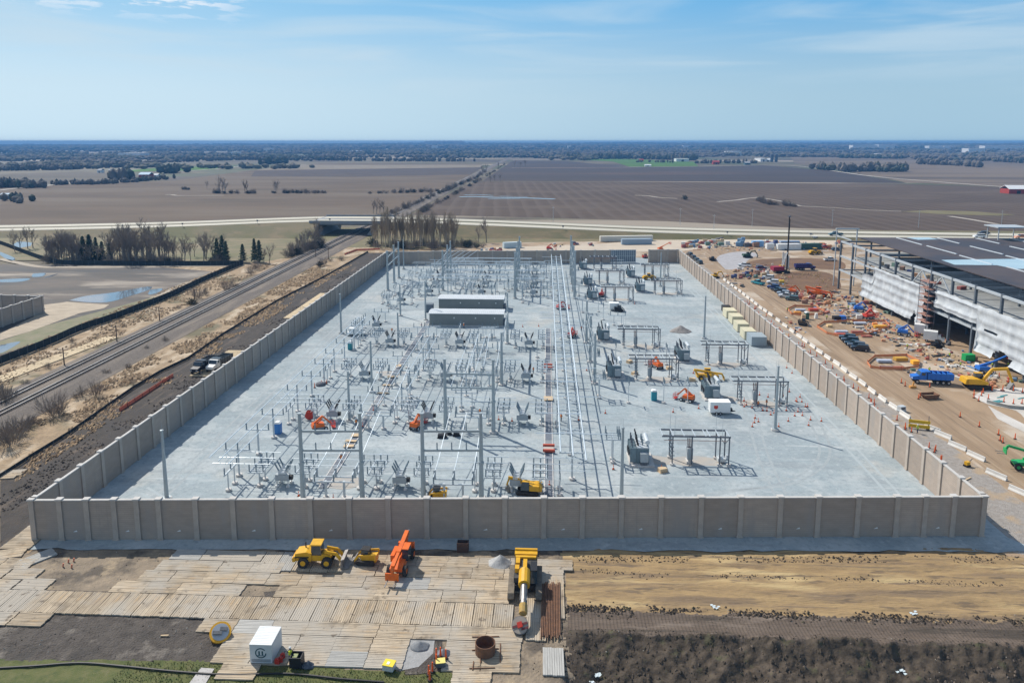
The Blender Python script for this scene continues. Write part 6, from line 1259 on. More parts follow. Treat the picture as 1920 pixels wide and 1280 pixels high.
B(lambda b: b.prof([(x - FX, y - 280) for x, y in [G(*q, ZR) for q in ((1765, 489), (1850, 487.5), (1990, 486), (1990, 497), (1990, 505), (1905, 506), (1870, 499), (1790, 498))]][::-1], ZR + .26, ZR + .3, axis='z'), 'blue_membrane', m_pool); B(lambda b: b.prof([(x - FX, y - 280) for x, y in [G(*q, ZR) for q in ((1700, 447), (1740, 446.5), (1760, 450), (1722, 451))]][::-1], ZR + .26, ZR + .3, axis='z'), 'blue_membrane', m_pool)
for i in (6, 7): B(lambda b: (b.bar((0, -(i - .98) * SP, Z2 + .3), (0, -(i - .5) * SP, ZR - .7), .3), b.bar((0, -(i - .02) * SP, Z2 + .3), (0, -(i - .5) * SP, ZR - .7), .3)), 'brace', m_beam)
for i in range(3): B(lambda b: b.bx(.3, 30, -i * SP - .15, -i * SP + .15, Z1 - .6, Z1 - .1), 'cross_beam', m_beam)
part(lambda b: (b.bx(14, 30, -2, 9, Z2 - .2, Z2)), 'floor_slab', m_floor, bd)
def hut(b):
    for x in (60, 70):
        for y in (2, 9): b.bx(x - .15, x + .15, y - .15, y + .15, ZR, ZR + 5)
    b.bx(59, 71, 1, 10, ZR + 5, ZR + 5.4)
B(hut, 'roof_canopy', m_beam)
B(lambda b: (b.bx(.2, .5, -8, 6, ZR + 1, ZR + 1.4), b.bx(.2, .5, 5.6, 6, 0, ZR + 4), b.bx(8, 8.4, 5.6, 6, 0, ZR + 4), b.bx(0, 9, 5.4, 6.2, ZR + 3.6, ZR + 4.1)), 'end_frame', m_beam)
B(lambda b: b.bx(30, 31, -(NC - 1) * SP, -14, .2, Z1 - .2), 'interior_shade_wall', M('interior_shade', (.05, .052, .055)))  # near-black inner wall, its colour standing in for shade deep inside the open floor
for k in range(10): 
    y = r.uniform(-70, -15); c = paint(cols[r.randrange(10)], .7); p = MB().cb(0, 0, 0, r.uniform(1, 3), 1.2, r.uniform(.6, 1.6)).build('material_pallet', c); tag(p, 'material pallet stored on the upper open floor of the steel frame', 'pallet', 'pallets on the upper floor', (FX + r.uniform(2, 9), 280 + y, Z2 + .23), r.uniform(0, 1))
m_tarp = M('white_sheeting', (.56, .59, .61), (.43, .46, .49), sc=.45, rough=.55, bump=.25, bsc=1.2, stretch=(1, 1, .4)); overlay(m_tarp, (.42, .44, .45), .16, .55, .7, stretch=(1, 1, 2), amount=.6)
def tarp(label, y0, y1, zlo, zhi, x=FX - .75, hole=None, name='weather_sheeting'):
    b = MB(); ny = int(abs(y1 - y0) / .7) + 1; nz_ = 22; vs = []; fs = []
    for j in range(nz_ + 1):
        for i in range(ny + 1):
            y = y0 + (y1 - y0) * i / ny; zl = zlo(y) if callable(zlo) else zlo; zh = zhi(y) if callable(zhi) else zhi; z = zl + (zh - zl) * j / nz_
            d = .55 * abs(math.sin(math.pi * (z - Z1) / 2.75)) ** .5 + .4 * abs(math.sin(math.pi * (y - 280) / 5.5)) ** .5 - .5 + .25 * fbm(y, z, .35, 3) + .1 * fbm(y * 3, z * .3, .6, 5)
            if z < zl + 1.2: d -= .35 * (1 + nz(y, 1, .5))
            vs.append((x + d, y, z + .25 * nz(y, 0, .22, 4) * (j in (0, nz_))))
    for j in range(nz_):
        for i in range(ny):
            yc = y0 + (y1 - y0) * (i + .5) / ny; zl = zlo(yc) if callable(zlo) else zlo; zc = zl + ((zhi(yc) if callable(zhi) else zhi) - zl) * (j + .5) / nz_
            if hole and hole(yc, zc): continue
            fs.append((j * (ny + 1) + i, j * (ny + 1) + i + 1, (j + 1) * (ny + 1) + i + 1, (j + 1) * (ny + 1) + i))
    b.add(vs, fs); return tag(b.build(name, m_tarp, smooth=True), label, 'sheeting')
tarp('white weather sheeting wrapping the frame on the far side of the scaffold tower', 258, 216.5, 2.2, lambda y: 13.9 if y < 250 else 10.5, hole=lambda y, z: 219 < y < 222.8 and z < 5.5 - abs(y - 221) * 1.6)
tarp('long white weather sheeting hung above the dark opening, beside the scaffold tower', 210.5, 118, lambda y: 9.2 if y > 189.5 else 2.4, 14.3, hole=lambda y, z: (180.6 < y < 186 and 8.2 < z < 9.0) or (174 < y < 181 and z < 5.2 - (abs(y - 178) * .4)))
sc = T('scaffold_tower', 'narrow scaffold tower with red decks between the two white sheetings', 'scaffold', (FX - 2.2, 213.5), 0, z=0)
for x in (0, 2.2):
    for y in (-2.6, 2.6): part(lambda b: b.tube((x, y, 0), (x, y, 17.5), .09, n=5), 'standard', m_frame, sc)
for k in range(8): part(lambda b: (b.bx(-.1, 2.3, -2.7, 2.7, 1.9 + k * 2, 2.0 + k * 2),), 'deck', M('scaffold_red', (.34, .19, .15)), sc); part(lambda b: (b.bar((0, -2.6, 2.9 + k * 2), (0, 2.6, 2.9 + k * 2), .07), b.bar((0, -2.6, k * 2), (0, 2.6, 2 + k * 2), .06)), 'guard_rail', M('scaffold_rail', (.45, .25, .2)), sc)
# ---- machines and stores inside the gravel yard
portable_toilet('blue portable toilet among the T-shaped supports by the railway wall', G(522, 812), 0, (.02, .18, .5)); portable_toilet('teal portable toilet alone beside the slender insulator posts', G(1226, 750), 0, (.01, .25, .32)); portable_toilet('teal portable toilet among the fourth row supports by the railway wall', G(657, 655), 0, (.01, .25, .3))
box_trailer('white cargo trailer with red emblem in front of a transformer', G(1348, 775), 0); t = box_trailer('white cargo trailer with dark engine hitch near the empty gravel', G(1151, 582), 0, (3.2, 2.0, 2.1), emblem=False); compact_loader('dark compact loader hitched beside the white trailer near the empty gravel', G(1161, 584), -.3, m_blk)
for i, (px, py, m, nm) in enumerate([(1370, 594, 'cream', 'farthest along'), (1381, 605, 'cream', 'next to the farthest'), (1391, 619, 'cream', 'between two cream ones'), (1404, 633, 'cream', 'beside the blue grey one')]):
    container('cream storage container against the haul road wall, %s' % ('farthest from the front wall', 'second from the far end', 'third from the far end', 'touching the blue grey one')[i], G(px - 2, py), math.pi / 2 + .0, (5.0, 3.4, 2.5), M('cream_paint', (.62, .58, .42), (.55, .52, .38), sc=1), 'cream containers')
container('blue grey storage container at the near end of the cream row', G(1418, 645), math.pi / 2, (5.2, 4.2, 2.7), M('container_grey', (.3, .36, .4))); container('small dark box at the far end of the cream container row', G(1361, 583), 0, (2.6, 2.4, 1.8), m_blk); container('dark grey ventilation box before the steel mast by the control houses', G(805, 584), 0, (2.6, 2.6, 2.6), M('box_slate', (.13, .16, .19)))
pile('gravel_heap', 'brown grey gravel heap alone on the open yard before the tall mast', 'gravel heap', G(1276, 621), 3.3, 1.7, M('heap_brown', (.30, .28, .26), (.22, .2, .19), sc=2), 31)
for lb, px, py, rz, m in (('orange boom lift folded low in the second row, railway side', 600, 806, .5, m_org), ('orange boom lift between the second row middle breaker and an H portal', 782, 803, 1.2, m_org), ('orange boom lift standing in the open beside the teal toilet', 1288, 752, 2.6, m_org), ('orange boom lift under the second switch rack', 1232, 690, 2.0, m_org), ('red boom lift beside the fourth transformer', 1128, 556, 1.3, m_red), ('red boom lift on the bus near the control houses, farther from the front wall', 1052, 580, .4, m_red), ('small red lift under the tall bus in the fourth row', 1072, 632, 1.2, m_red)): boom_lift(lb, G(px, py), rz, m, True, s=.85)
excavator('yellow compact excavator close behind the front wall beside the straight trench', G(990, 924), math.pi - .1, s=.8, reach=(3.2, 3.0, 4.4, .9)); compact_loader('yellow compact loader half hidden behind the front wall between two H portals', G(820, 936), math.pi); telehandler('large yellow telehandler parked behind the first transformer of the haul road line', G(1328, 712), .0, m_yel, -.2, s=1.0)
wheel_loader('small brown wheel loader among the rear transformers', G(1217, 524), .2, .8)
for k, (px, py) in enumerate([(603, 722), (590, 727), (612, 720), (607, 708)]): post_s((*G(px, py), .05), 0, 'orange post around the dark cable coil by the railway wall supports', 'posts around the cable coil')
t = T('cable_coil', 'dark coiled cable pile ringed by orange posts among the T supports', 'cable coil', G(601, 722)); part(lambda b: b.lathe(0, 0, [(1.1, 0), (1.15, .3), (.9, .6), (.5, .75)], 12), 'coil', M('coil_dark', (.08, .09, .11), (.2, .2, .22), sc=4), t); part(lambda b: [b.tube((.9 * math.cos(a), .9 * math.sin(a), .3), (.3 * math.cos(a + 1), .3 * math.sin(a + 1), .85), .05) for a in (0, 1, 2, 3, 4, 5)], 'loose_end', m_lite, t)
t = T('cable_reel', 'red cable drum beside a platform in the second row', 'cable drum', G(581, 785), .2); part(lambda b: (b.tube((0, -.6, .9), (0, -.5, .9), .9, n=14), b.tube((0, .5, .9), (0, .6, .9), .9, n=14)), 'flange', m_red, t); part(lambda b: b.tube((0, -.5, .9), (0, .5, .9), .5, n=12), 'core', m_blk, t)
for i, (px, py, a, b_) in enumerate([(829, 820, 1.6, 1.0), (856, 817, 1.2, .8), (843, 815, .8, .5)]): tag(MB().bx(-a / 2, a / 2, -b_ / 2, b_ / 2, 0, .7).bx(-a / 2 - .1, a / 2 + .1, -b_ / 2 - .1, b_ / 2 + .1, 0, .1).build('black_crate', m_blk), 'black crate lying on the gravel in front of the middle H portal', 'crate', 'black crates before the H portal', (*G(px, py), .03), .1 * i)
for i, (px, py) in enumerate([(1298, 714), (1255, 692), (1242, 884), (1190, 702), (1180, 680)]): tag(MB().bx(-.8, .8, -.6, .6, 0, .12).bx(-.7, .7, -.5, .5, .12, .7).build('wooden_crate', m_ply), 'open tan wooden crate standing by a transformer', 'crate', 'crates by the transformers', (*G(px, py), .03), .2 * i)
r = random.Random(21)
cl = [(1410, 765), (1395, 752), (1440, 745), (1430, 770), (1460, 800), (1478, 790), (1490, 780), (1500, 745), (1480, 735), (1510, 763), (1455, 770), (1240, 880), (1150, 880), (1020, 700), (1085, 788), (960, 790), (935, 787), (700, 770), (760, 620), (790, 610), (1010, 612), (980, 613), (1135, 775), (1262, 773), (1310, 766), (1485, 700), (1475, 690), (1300, 700), (1540, 790), (1030, 910), (560, 930), (625, 935), (680, 800), (1110, 720), (1100, 695), (1190, 570), (870, 555), (1000, 550), (1445, 778)]
for px, py in cl: cone_s((*G(px, py), .04), 0, 'orange traffic cone left on the gravel among the switchgear', 'cones in the gravel yard')
for k in range(22): cone_s((*G(r.uniform(1395, 1520), r.uniform(738, 805)), .04), 0, 'orange traffic cone in the cluster around the first switch rack of the haul road line', 'cones around the switch rack')
for k, (px, py, w) in enumerate([(735, 470 + 155, 'near the plywood on the railway-side trench'), (640, 868, 'bending over the plywood near the front'), (870, 616, 'in front of the control houses'), (1421, 765, 'working under the first haul road rack'), (1437, 762, 'beside the regulator of the first haul road rack'), (1052, 790, 'under the tall bus'), (668, 800, 'by the second row trench'), (1000, 700, 'at the third row breaker'), (900, 780, 'between the second row breakers'), (1090, 620, 'by the steel poles near the transformers')]): person('worker in orange vest %s' % w, G(px, py), k * 1.1, vest=(.8, .25, .05), pose=.5 * (k % 2))
t = T('flatbed_trailer', 'white flat equipment trailer in the fourth row by the railway wall', 'trailer', G(668, 628), .1); part(lambda b: b.bx(-2.6, 2.6, -1.2, 1.2, .6, .9), 'bed', m_white, t); part(lambda b: (b.bx(-2, .5, -1, 1, .9, 2.2),), 'load', m_white, t)
for y in (-1.0, 1.0): wheel(t, -.5, y, .4, .25, m_alum, 10)
# ================================================================== railway side, trees and the far country
m_fab = M('black_fabric', (.018, .026, .03), (.03, .04, .045), sc=.6, rough=.9)
def fabric_fence(label, P, h, m=m_fab, pm=None, every=3.0, z=0.0, cat='fence'):
    P = [tuple(p[:2]) for p in P]; t = thing('fabric_fence', label, cat, (P[0][0], P[0][1], z)); o = P[0]
    Q = [(x - o[0], y - o[1]) for x, y in P]; b = MB(); r = random.Random(3)
    for a, c in zip(Q, Q[1:]): b.bar((a[0], a[1], h * .48), (c[0], c[1], h * .48), .05, h * .92)
    b.build('fabric', m, t); b = MB(); acc = 0
    for a, c in zip(Q, Q[1:]):
        L = math.dist(a, c); k = 0
        while acc < L: f = acc / L; b.tube((a[0] + (c[0] - a[0]) * f + .06, a[1] + (c[1] - a[1]) * f, 0), (a[0] + (c[0] - a[0]) * f + .06, a[1] + (c[1] - a[1]) * f, h * 1.05), .06, n=4); acc += every
        acc -= L
    o2 = b.build('posts', pm or m_frame, t); o2['kind'] = 'stuff'
    return t
fabric_fence('tall black fabric fence along the far side of the railway', smoothpts([G(*p) for p in [(-40, 703), (0, 683), (60, 660), (108, 640), (150, 621), (217, 598), (270, 577), (325, 555), (390, 524), (456, 496)]], 3), 2.3)
fabric_fence('tall black fabric fence before the bare grove', smoothpts([G(*p) for p in [(456, 496), (430, 497.5), (300, 498), (200, 497.5), (120, 496), (85, 489), (50, 477), (0, 458), (-40, 446)]], 3), 2.3)
fabric_fence('low black silt fence along the bare earth strip by the tracks', [G(*p) for p in [(-30, 915), (60, 857), (130, 814), (190, 771), (250, 729), (300, 699), (352, 674), (420, 627), (520, 565), (610, 519), (690, 473)]], .8, every=2.5)
fabric_fence('orange mesh fence along the bare earth strip by the tracks', [G(*p) for p in [(224, 772), (262, 747), (300, 722), (325, 706)]], .9, m=M('orange_mesh', (.75, .2, .12)), pm=m_rust); fabric_fence('orange mesh fence at the far railway corner of the wall', [G(*p) for p in [(646, 478), (668, 470), (712, 468)]], .9, m=MATS['orange_mesh'], pm=m_rust)
m_wood = M('pole_wood', (.15, .10, .07), (.09, .065, .05), sc=2)
for i, (bs, tp) in enumerate([((121, 688), (117, 652)), ((219.5, 643), (217, 609)), ((299.5, 604), (297, 575)), ((365, 562), (364, 541)), ((592, 484), (592, 461)), ((616, 486), (616, 461))]):
    X, Y = G(*bs); h = H(*tp, X, Y); t = thing('utility_pole', 'wooden utility pole, %s from the near end of the line beside the tracks' % ORD[i], 'utility pole', (X, Y, 0), .2, 'poles beside the tracks')
    part(lambda b: b.tube((0, 0, 0), (0, 0, h), .17, .12, n=7), 'pole', m_wood, t); part(lambda b: (b.bar((-1.2, 0, h - .5), (1.2, 0, h - .5), .12), b.bar((-1.2, 0, h - 1.4), (1.2, 0, h - 1.4), .12)), 'crossarm', m_wood, t)
    for x in (-1.1, -.5, .5, 1.1): part(lambda b: b.tube((x, 0, h - .45), (x, 0, h - .2), .05, n=5), 'insulator', m_lite, t)
m_matp = M('mat_timber_pale', (.66, .54, .36), (.5, .39, .25), sc=1.2, rough=.9, stretch=(.3, 3.5, 1), local=True, rv=.1); proto['p'] = tag(mk_mat(m_matp), 'x', 'timber mat')
# mats on the strip by the wall and along the far side
for i, (y0, y1, x0, x1) in enumerate([(166, 186, -87, -76.5), (224, 262, -85, -76.5), (282, 318, -82, -76.5)]):
    y = y0
    while y < y1:
        x = x0 + 2.1
        while x < x1: mat(x, y, 0, 'p', .01, 'pale timber mat on the bare earth strip outside the railway wall', 'timber mats outside the railway wall'); x += 4.3
        y += 2.42
for k in range(26):
    f = k / 25; a, b_ = G(0, 712), G(205, 634); x, y = a[0] + (b_[0] - a[0]) * f, a[1] + (b_[1] - a[1]) * f; mat(x, y, math.atan2(b_[1] - a[1], b_[0] - a[0]) + math.pi / 2, 'p', .01, 'pale timber mat of the narrow path between the black fence and the tracks', 'timber mats of the narrow path')
mat(*G(20, 888), .2, 'w', .02, 'pale timber mat beside the bare earth close to the front wall corner', 'mats by the earth strip'); mat(*G(8, 893), .2, 'w', .02, 'pale timber mat beside the bare earth close to the front wall corner', 'mats by the earth strip')
# ---- dry weeds
def weeds():
    b = MB(); r = random.Random(9); b2 = MB()
    for k in range(22000):
        y = 75 + 250 * r.random() ** 1.5; side = r.random()
        x = (r.uniform(-105.5, -89 if y > 110 else -93) if side < .6 else r.uniform(-146, -125)) - .005 * (y - 139)
        if nz(x, y, .09, 4) + .4 * nz(x, y, .4, 8) < -.05: continue
        a = r.uniform(0, 6.28); s = r.uniform(.16, .4) * (1 + y / 400); h = r.uniform(.12, .42)
        for q in range(2): a += 1.5; dx, dy = math.cos(a) * s * .5, math.sin(a) * s * .5; (b if r.random() < .86 else b2).add([(x - dx, y - dy, 0), (x + dx, y + dy, 0), (x + dx * .7 - dy * 1.2, y + dy + abs(dx) + .3, h), (x - dx * .7 - dy * 1.2, y - dy + abs(dx) + .3, h * r.uniform(.6, 1))], [(0, 1, 2, 3)])
    for q, n, c1, c2 in ((b, 'dry_weeds', (.46, .33, .20), (.33, .225, .135)), (b2, 'dead_brush', (.24, .175, .12), (.32, .23, .15))):
        o = q.build(n, M(n, c1, c2, sc=.3, rough=1)); o['kind'] = 'stuff'
weeds()
def strip_clods():
    b = MB(); r = random.Random(61)
    for k in range(5200):
        y = 90 + 215 * r.random() ** 1.6; x = r.uniform(-88, -75.5) if y > 97 else r.uniform(-87, -78)
        if nz(x, y, .12, 3) < -.1: continue
        s = r.uniform(.08, .3) * (1 + y / 500); n = 5; a0 = r.uniform(0, 6); vs = [(x, y, s * r.uniform(.4, .8))] + [(x + s * math.cos(a0 + 1.2566 * i) * r.uniform(.6, 1.1), y + s * math.sin(a0 + 1.2566 * i) * r.uniform(.6, 1.1), -.02) for i in range(n)]
        b.add(vs, [(0, 1 + i, 1 + (i + 1) % n) for i in range(n)])
    o = b.build('soil_clods', m_dark); o['kind'] = 'stuff'
strip_clods()
# ---- tree kinds
m_bark = M('grey_bark', (.20, .175, .15), (.27, .24, .205), sc=2, rough=.95); m_twig = M('bare_twig', (.235, .19, .155), (.30, .245, .20), sc=.08, rough=1); m_barkp = M('poplar_bark', (.52, .45, .34), (.4, .345, .26), sc=.8, rough=.95); m_twigp = M('poplar_twig', (.36, .285, .20), (.27, .215, .155), sc=.1, rough=1)
m_needle = M('conifer_needle', (.018, .045, .025), (.035, .07, .035), sc=.8, rough=.9); m_bushm = M('shrub_twig', (.20, .165, .14), (.27, .225, .175), sc=.3, rough=1); m_bushd = M('dark_shrub', (.035, .045, .03), (.06, .06, .04), sc=.6, rough=1)
def grow(bt, bc, p, d, L, r0, lev, rg, spread, tw):
    q = p + d * L; (bt if lev == 0 else bc).tube(p, q, r0, r0 * .6, 5 if lev == 0 else 3, cap=False)
    if lev >= 3: return
    n = (7, 5, 5)[lev]
    for k in range(n):
        f = rg.uniform(.35, 1) if lev else rg.uniform(.25, 1.0); s = p.lerp(q, f); ax = Vector((rg.uniform(-1, 1), rg.uniform(-1, 1), rg.uniform(-.2, .4))).normalized()
        nd = (d + ax * spread * rg.uniform(.5, 1.1)); nd.z += .12; nd.normalize(); grow(bt, bc, s, nd, L * rg.uniform(.42, .66) * (1.15 if lev == 0 else 1), max(tw, r0 * .42), lev + 1, rg, spread, tw)
def mk_tree(name, seed, h, spread, mb, mt, lab='x', cat='tree', trunk=.55, tw=.045):
    rg = random.Random(seed); bt, bc = MB(), MB(); grow(bt, bc, Vector((0, 0, -.1)), Vector((rg.uniform(-.06, .06), rg.uniform(-.06, .06), 1)).normalized(), h * trunk, h * .02, 0, rg, spread, tw)
    t = thing(name, lab, cat); bt.build('trunk', mb, t); bc.build('crown', mt, t); return t
def mk_conifer(seed, h):
    rg = random.Random(seed); t = thing('conifer_tree', 'x', 'conifer'); part(lambda b: b.tube((0, 0, 0), (0, 0, h * .92), h * .018, .04, 6), 'trunk', m_bark, t); b = MB()
    for k in range(1500):
        f = rg.random() ** .8; z = h * (.08 + .92 * f); rr = h * .2 * (1 - f) ** .8 * (.75 + .35 * math.sin(f * 40 + seed)) + .15; a = rg.uniform(0, 6.28); q = rr * rg.uniform(.45, 1.05); x, y = q * math.cos(a), q * math.sin(a); s = rg.uniform(.35, .8) * (1.25 - f * .6)
        b.add([(x, y, z), (x + s * math.cos(a + .6), y + s * math.sin(a + .6), z - s * .5), (x + s * math.cos(a - .6), y + s * math.sin(a - .6), z - s * .35)], [(0, 1, 2)])
    b.build('crown', m_needle, t); return t
def mk_shrub(seed, w, h, m, n=150, name='bare_shrub', leafy=0):
    rg = random.Random(seed); t = thing(name, 'x', 'shrub'); bt, b = MB(), MB()
    for k in range(6): a = rg.uniform(0, 6.28); bt.tube((0, 0, 0), (math.cos(a) * w * .2, math.sin(a) * w * .2, h * .5), .05, .03, 4)
    for k in range(n):
        a = rg.uniform(0, 6.28); q = w * .5 * rg.random() ** .6; x, y = q * math.cos(a), q * math.sin(a); z1 = h * rg.uniform(.3, 1.15) * (1 - (q / w) ** 2 * 1.6) * (1 + .35 * math.sin(a * 2 + seed) * q / w * 2); p = (x * .45, y * .45, rg.uniform(0, .3) * h); e = (x + rg.uniform(-.3, .3), y + rg.uniform(-.3, .3), max(.3, z1)); b.tube(p, e, .03, .015, 3, cap=False)
        for j in range(2): b.tube((Vector(p).lerp(Vector(e), .6)), (e[0] + rg.uniform(-.5, .5), e[1] + rg.uniform(-.5, .5), e[2] + rg.uniform(-.3, .3)), .025, .015, 3, cap=False)
        if leafy: s = leafy; b.add([(e[0], e[1], e[2]), (e[0] + s * rg.uniform(-1, 1), e[1] + s, e[2] - s * .6), (e[0] - s, e[1] + s * rg.uniform(-1, 1), e[2] - s * .4)], [(0, 1, 2)])
    bt.build('stem', m_bark, t); b.build('crown', m, t); return t
bare = [Stamp(mk_tree('bare_tree', s, 12, sp, m_bark, m_twig)) for s, sp in ((1, .75), (2, .65), (3, .9), (4, .55))]
pop = [Stamp(mk_tree('poplar_tree', s, 17, .3, m_barkp, m_twigp, trunk=.8)) for s in (11, 12, 13)]
con = [Stamp(mk_conifer(s, 12)) for s in (21, 22)]
shr = [Stamp(mk_shrub(31, 4.4, 2.4, m_bushm, 80)), Stamp(mk_shrub(32, 5.5, 3.0, m_bushm, 100)), Stamp(mk_shrub(33, 4.5, 2.8, m_bushd, 130, 'dark_shrub', .4)), Stamp(mk_shrub(34, 6.4, 4.4, m_twig, 130))]
r = random.Random(77)
def put(st, px, py, s, lab, grp, z=0): g = G(px, py); return st((g[0], g[1], z), r.uniform(0, 6.28), lab, grp, (s * r.uniform(.85, 1.15), s * r.uniform(.85, 1.15), s))
for k in range(96):
    x = r.choice([r.uniform(205, 330), r.uniform(195, 430), r.uniform(85, 150), r.uniform(80, 430)]); y = r.uniform(478, 495)
    put(bare[r.randrange(4)], x, y, r.uniform(.75, 1.15) if not 225 < x < 310 else r.uniform(.9, 1.5), 'leafless grey tree of the grove behind the black fence', 'grove behind the black fence')
for px, py, s in ((38, 470, 1.0), (52, 466, 1.1), (62, 465, .95), (28, 472, .8), (112, 492, 1.2), (98, 484, .9), (128, 480, .9), (140, 492, .8), (122, 475, 1)): put(bare[r.randrange(4)], px, py, s, 'leafless grey tree in the loose row by the pond', 'trees by the pond')
for px, py, s in ((158, 491, 1.05), (170, 490, 1.1), (182, 491, 1.0), (193, 489, .8), (151, 490, .75), (408, 490, .95), (418, 489, 1.05), (425, 491, .85), (456, 492, .75), (478, 491, .95), (487, 492, .9), (206, 488, .7)): put(con[r.randrange(2)], px, py, s, 'dark green conifer at the edge of the leafless grove', 'conifers at the grove')
for k in range(46): put(shr[r.randrange(4)], r.uniform(85, 430), r.uniform(488, 496), r.uniform(.7, 1.3), 'low brown shrub under the leafless grove', 'undergrowth of the grove')
for k in range(104): put(pop[r.randrange(3)], r.uniform(700, 862), r.uniform(452, 466), r.uniform(.5, .76), 'slender pale trunked tree in the dense stand behind the rear wall', 'stand behind the rear wall')
for k in range(36): put(shr[r.randrange(4)], r.uniform(694, 905), r.uniform(458, 468), r.uniform(.9, 1.5), 'brown undergrowth shrub at the foot of the stand behind the rear wall', 'undergrowth of the stand')
put(bare[2], 912, 455, 1.25, 'lone spreading leafless tree between the stand and the pale blue trailer', None); put(bare[0], 897, 457, .8, 'small leafless tree beside the lone spreading one', None)
for px, py, s in ((505, 495, .75), (495, 492, .6), (560, 476, .9), (572, 472, 1), (585, 468, 1.1), (590, 462, 1.2), (566, 468, .8), (578, 462, .9), (600, 458, .9), (550, 480, .7)): put(bare[r.randrange(4)], px, py, s, 'leafless tree in the thicket beside the tracks before the bridge', 'thicket before the bridge')
for k in range(30): x = r.uniform(540, 605); put(shr[r.randrange(4)], x, 480 - (x - 540) * .33 + r.uniform(-6, 6), r.uniform(.8, 1.5), 'low shrub in the thicket beside the tracks before the bridge', 'shrubs before the bridge')
for px, py, s, k in ((10, 755, .9, 3), (2, 742, .9, 1), (18, 835, 1.1, 3), (5, 825, 1.0, 1), (35, 815, .8, 3), (50, 802, .8, 1), (58, 798, .7, 0), (100, 780, 1.1, 3), (112, 776, .8, 1), (145, 748, .7, 0), (155, 742, .7, 1), (180, 742, .75, 3), (48, 722, .6, 0), (135, 642, .6, 0), (240, 690, .5, 0), (90, 690, .5, 1), (360, 573, .9, 2), (371, 560, .9, 3), (385, 553, .8, 1), (335, 578, .5, 0), (600, 500, .9, 2), (608, 497, .8, 3), (640, 488, .7, 1), (470, 515, .8, 3), (440, 540, .8, 1), (425, 545, .9, 3), (480, 505, .9, 3), (620, 490, .7, 0), (275, 655, .5, 0), (310, 640, .5, 1), (250, 720, .45, 0), (200, 700, .4, 1)): put(shr[k], px, py, s, 'leafless shrub in the dry grass beside the tracks', 'shrubs beside the tracks')
def hedge(pts, n, s0, s1, lab, grp, kinds=(0, 1, 2, 3)):
    for k in range(n):
        f = r.random() * (len(pts) - 1); i = int(f); f -= i; x, y = pts[i][0] + (pts[i + 1][0] - pts[i][0]) * f, pts[i][1] + (pts[i + 1][1] - pts[i][1]) * f; put(shr[r.choice(kinds)], x + r.uniform(-1.5, 1.5), y + r.uniform(-.5, .5), r.uniform(s0, s1), lab, grp, -.3)
hedge([(330, 354), (355, 356)], 7, .8, 1.3, 'shrub in the short hedge in the stubble field', 'short field hedge'); hedge([(395, 362), (480, 362.5)], 20, .8, 1.5, 'shrub in the middle hedge of the stubble field', 'middle field hedge'); hedge([(508, 362), (614, 362)], 28, .8, 1.4, 'shrub in the long hedge of the stubble field', 'long field hedge'); hedge([(692, 363), (760, 361), (835, 359)], 30, .8, 1.4, 'shrub in the hedge between the stubble field and the railway', 'hedge toward the railway')
for px, py, s in ((412, 362, 1.5), (417, 361, 1.3), (422, 362, 1.2), (459, 362, 1.4), (462, 362, 1.0), (516, 362, 1.3), (519, 361, 1.1), (388, 354, .9)): put(bare[r.randrange(4)], px, py, s, 'leafless tree rising from the hedges of the stubble field', 'hedge trees', -.3)
hedge([(735, 401), (765, 390), (800, 374), (830, 361), (860, 348), (890, 335), (910, 322)], 60, 1.0, 1.9, 'shrub on the stubble side of the railway beyond the bridge', 'railway shrubs beyond the bridge'); hedge([(790, 398), (815, 385), (840, 372), (870, 355), (900, 338), (930, 320), (950, 305)], 50, .8, 1.5, 'shrub on the ploughed side of the railway beyond the bridge', 'railway shrubs on the ploughed side')
for px, py, s in ((700, 400, .9), (706, 401, 1.0), (720, 402, 1), (712, 399, .8), (905, 330, 1.5), (912, 322, 1.4), (935, 316, 1.3), (928, 341, 1.0), (938, 340, 1.0), (920, 342, .9), (985, 312, 1.4), (975, 315, 1.3), (965, 314, 1.3)): put(bare[r.randrange(4)], px, py, s, 'leafless tree standing along the railway beyond the bridge', 'railway trees beyond the bridge', -.3)
hedge([(1420, 376), (1440, 383), (1462, 384), (1490, 387)], 40, .7, 1.5, 'shrub in the thicket in the ploughed field', 'field thicket', (0, 1, 3)); put(shr[2], 1284, 374, 1.6, 'single dark shrub alone in the ploughed field', None, -.3)
# ---- far woods and farmsteads
m_w1 = M('far_wood_brown', (.125, .112, .098), (.165, .145, .125), sc=.01, rough=1); m_w2 = M('far_wood_dark', (.05, .068, .052), (.075, .085, .065), sc=.02, rough=1); m_w3 = M('far_wood_pale', (.17, .15, .11), (.12, .115, .08), sc=.02, rough=1)
ICO = [(0, 0, -1), (.72, -.53, -.45), (-.28, -.85, -.45), (-.89, 0, -.45), (-.28, .85, -.45), (.72, .53, -.45), (.28, -.85, .45), (-.72, -.53, .45), (-.72, .53, .45), (.28, .85, .45), (.89, 0, .45), (0, 0, 1)]
ICF = [(0, 1, 2), (1, 0, 5), (0, 2, 3), (0, 3, 4), (0, 4, 5), (1, 5, 10), (2, 1, 6), (3, 2, 7), (4, 3, 8), (5, 4, 9), (1, 10, 6), (2, 6, 7), (3, 7, 8), (4, 8, 9), (5, 9, 10), (6, 10, 11), (7, 6, 11), (8, 7, 11), (9, 8, 11), (10, 9, 11)]
def blob(b, x, y, z, w, h, m): b.add([(x + p[0] * w * r.uniform(.7, 1.25), y + p[1] * w * r.uniform(.7, 1.25), z + h * .5 + p[2] * h * .5 * r.uniform(.75, 1.2)) for p in ICO], ICF, m)
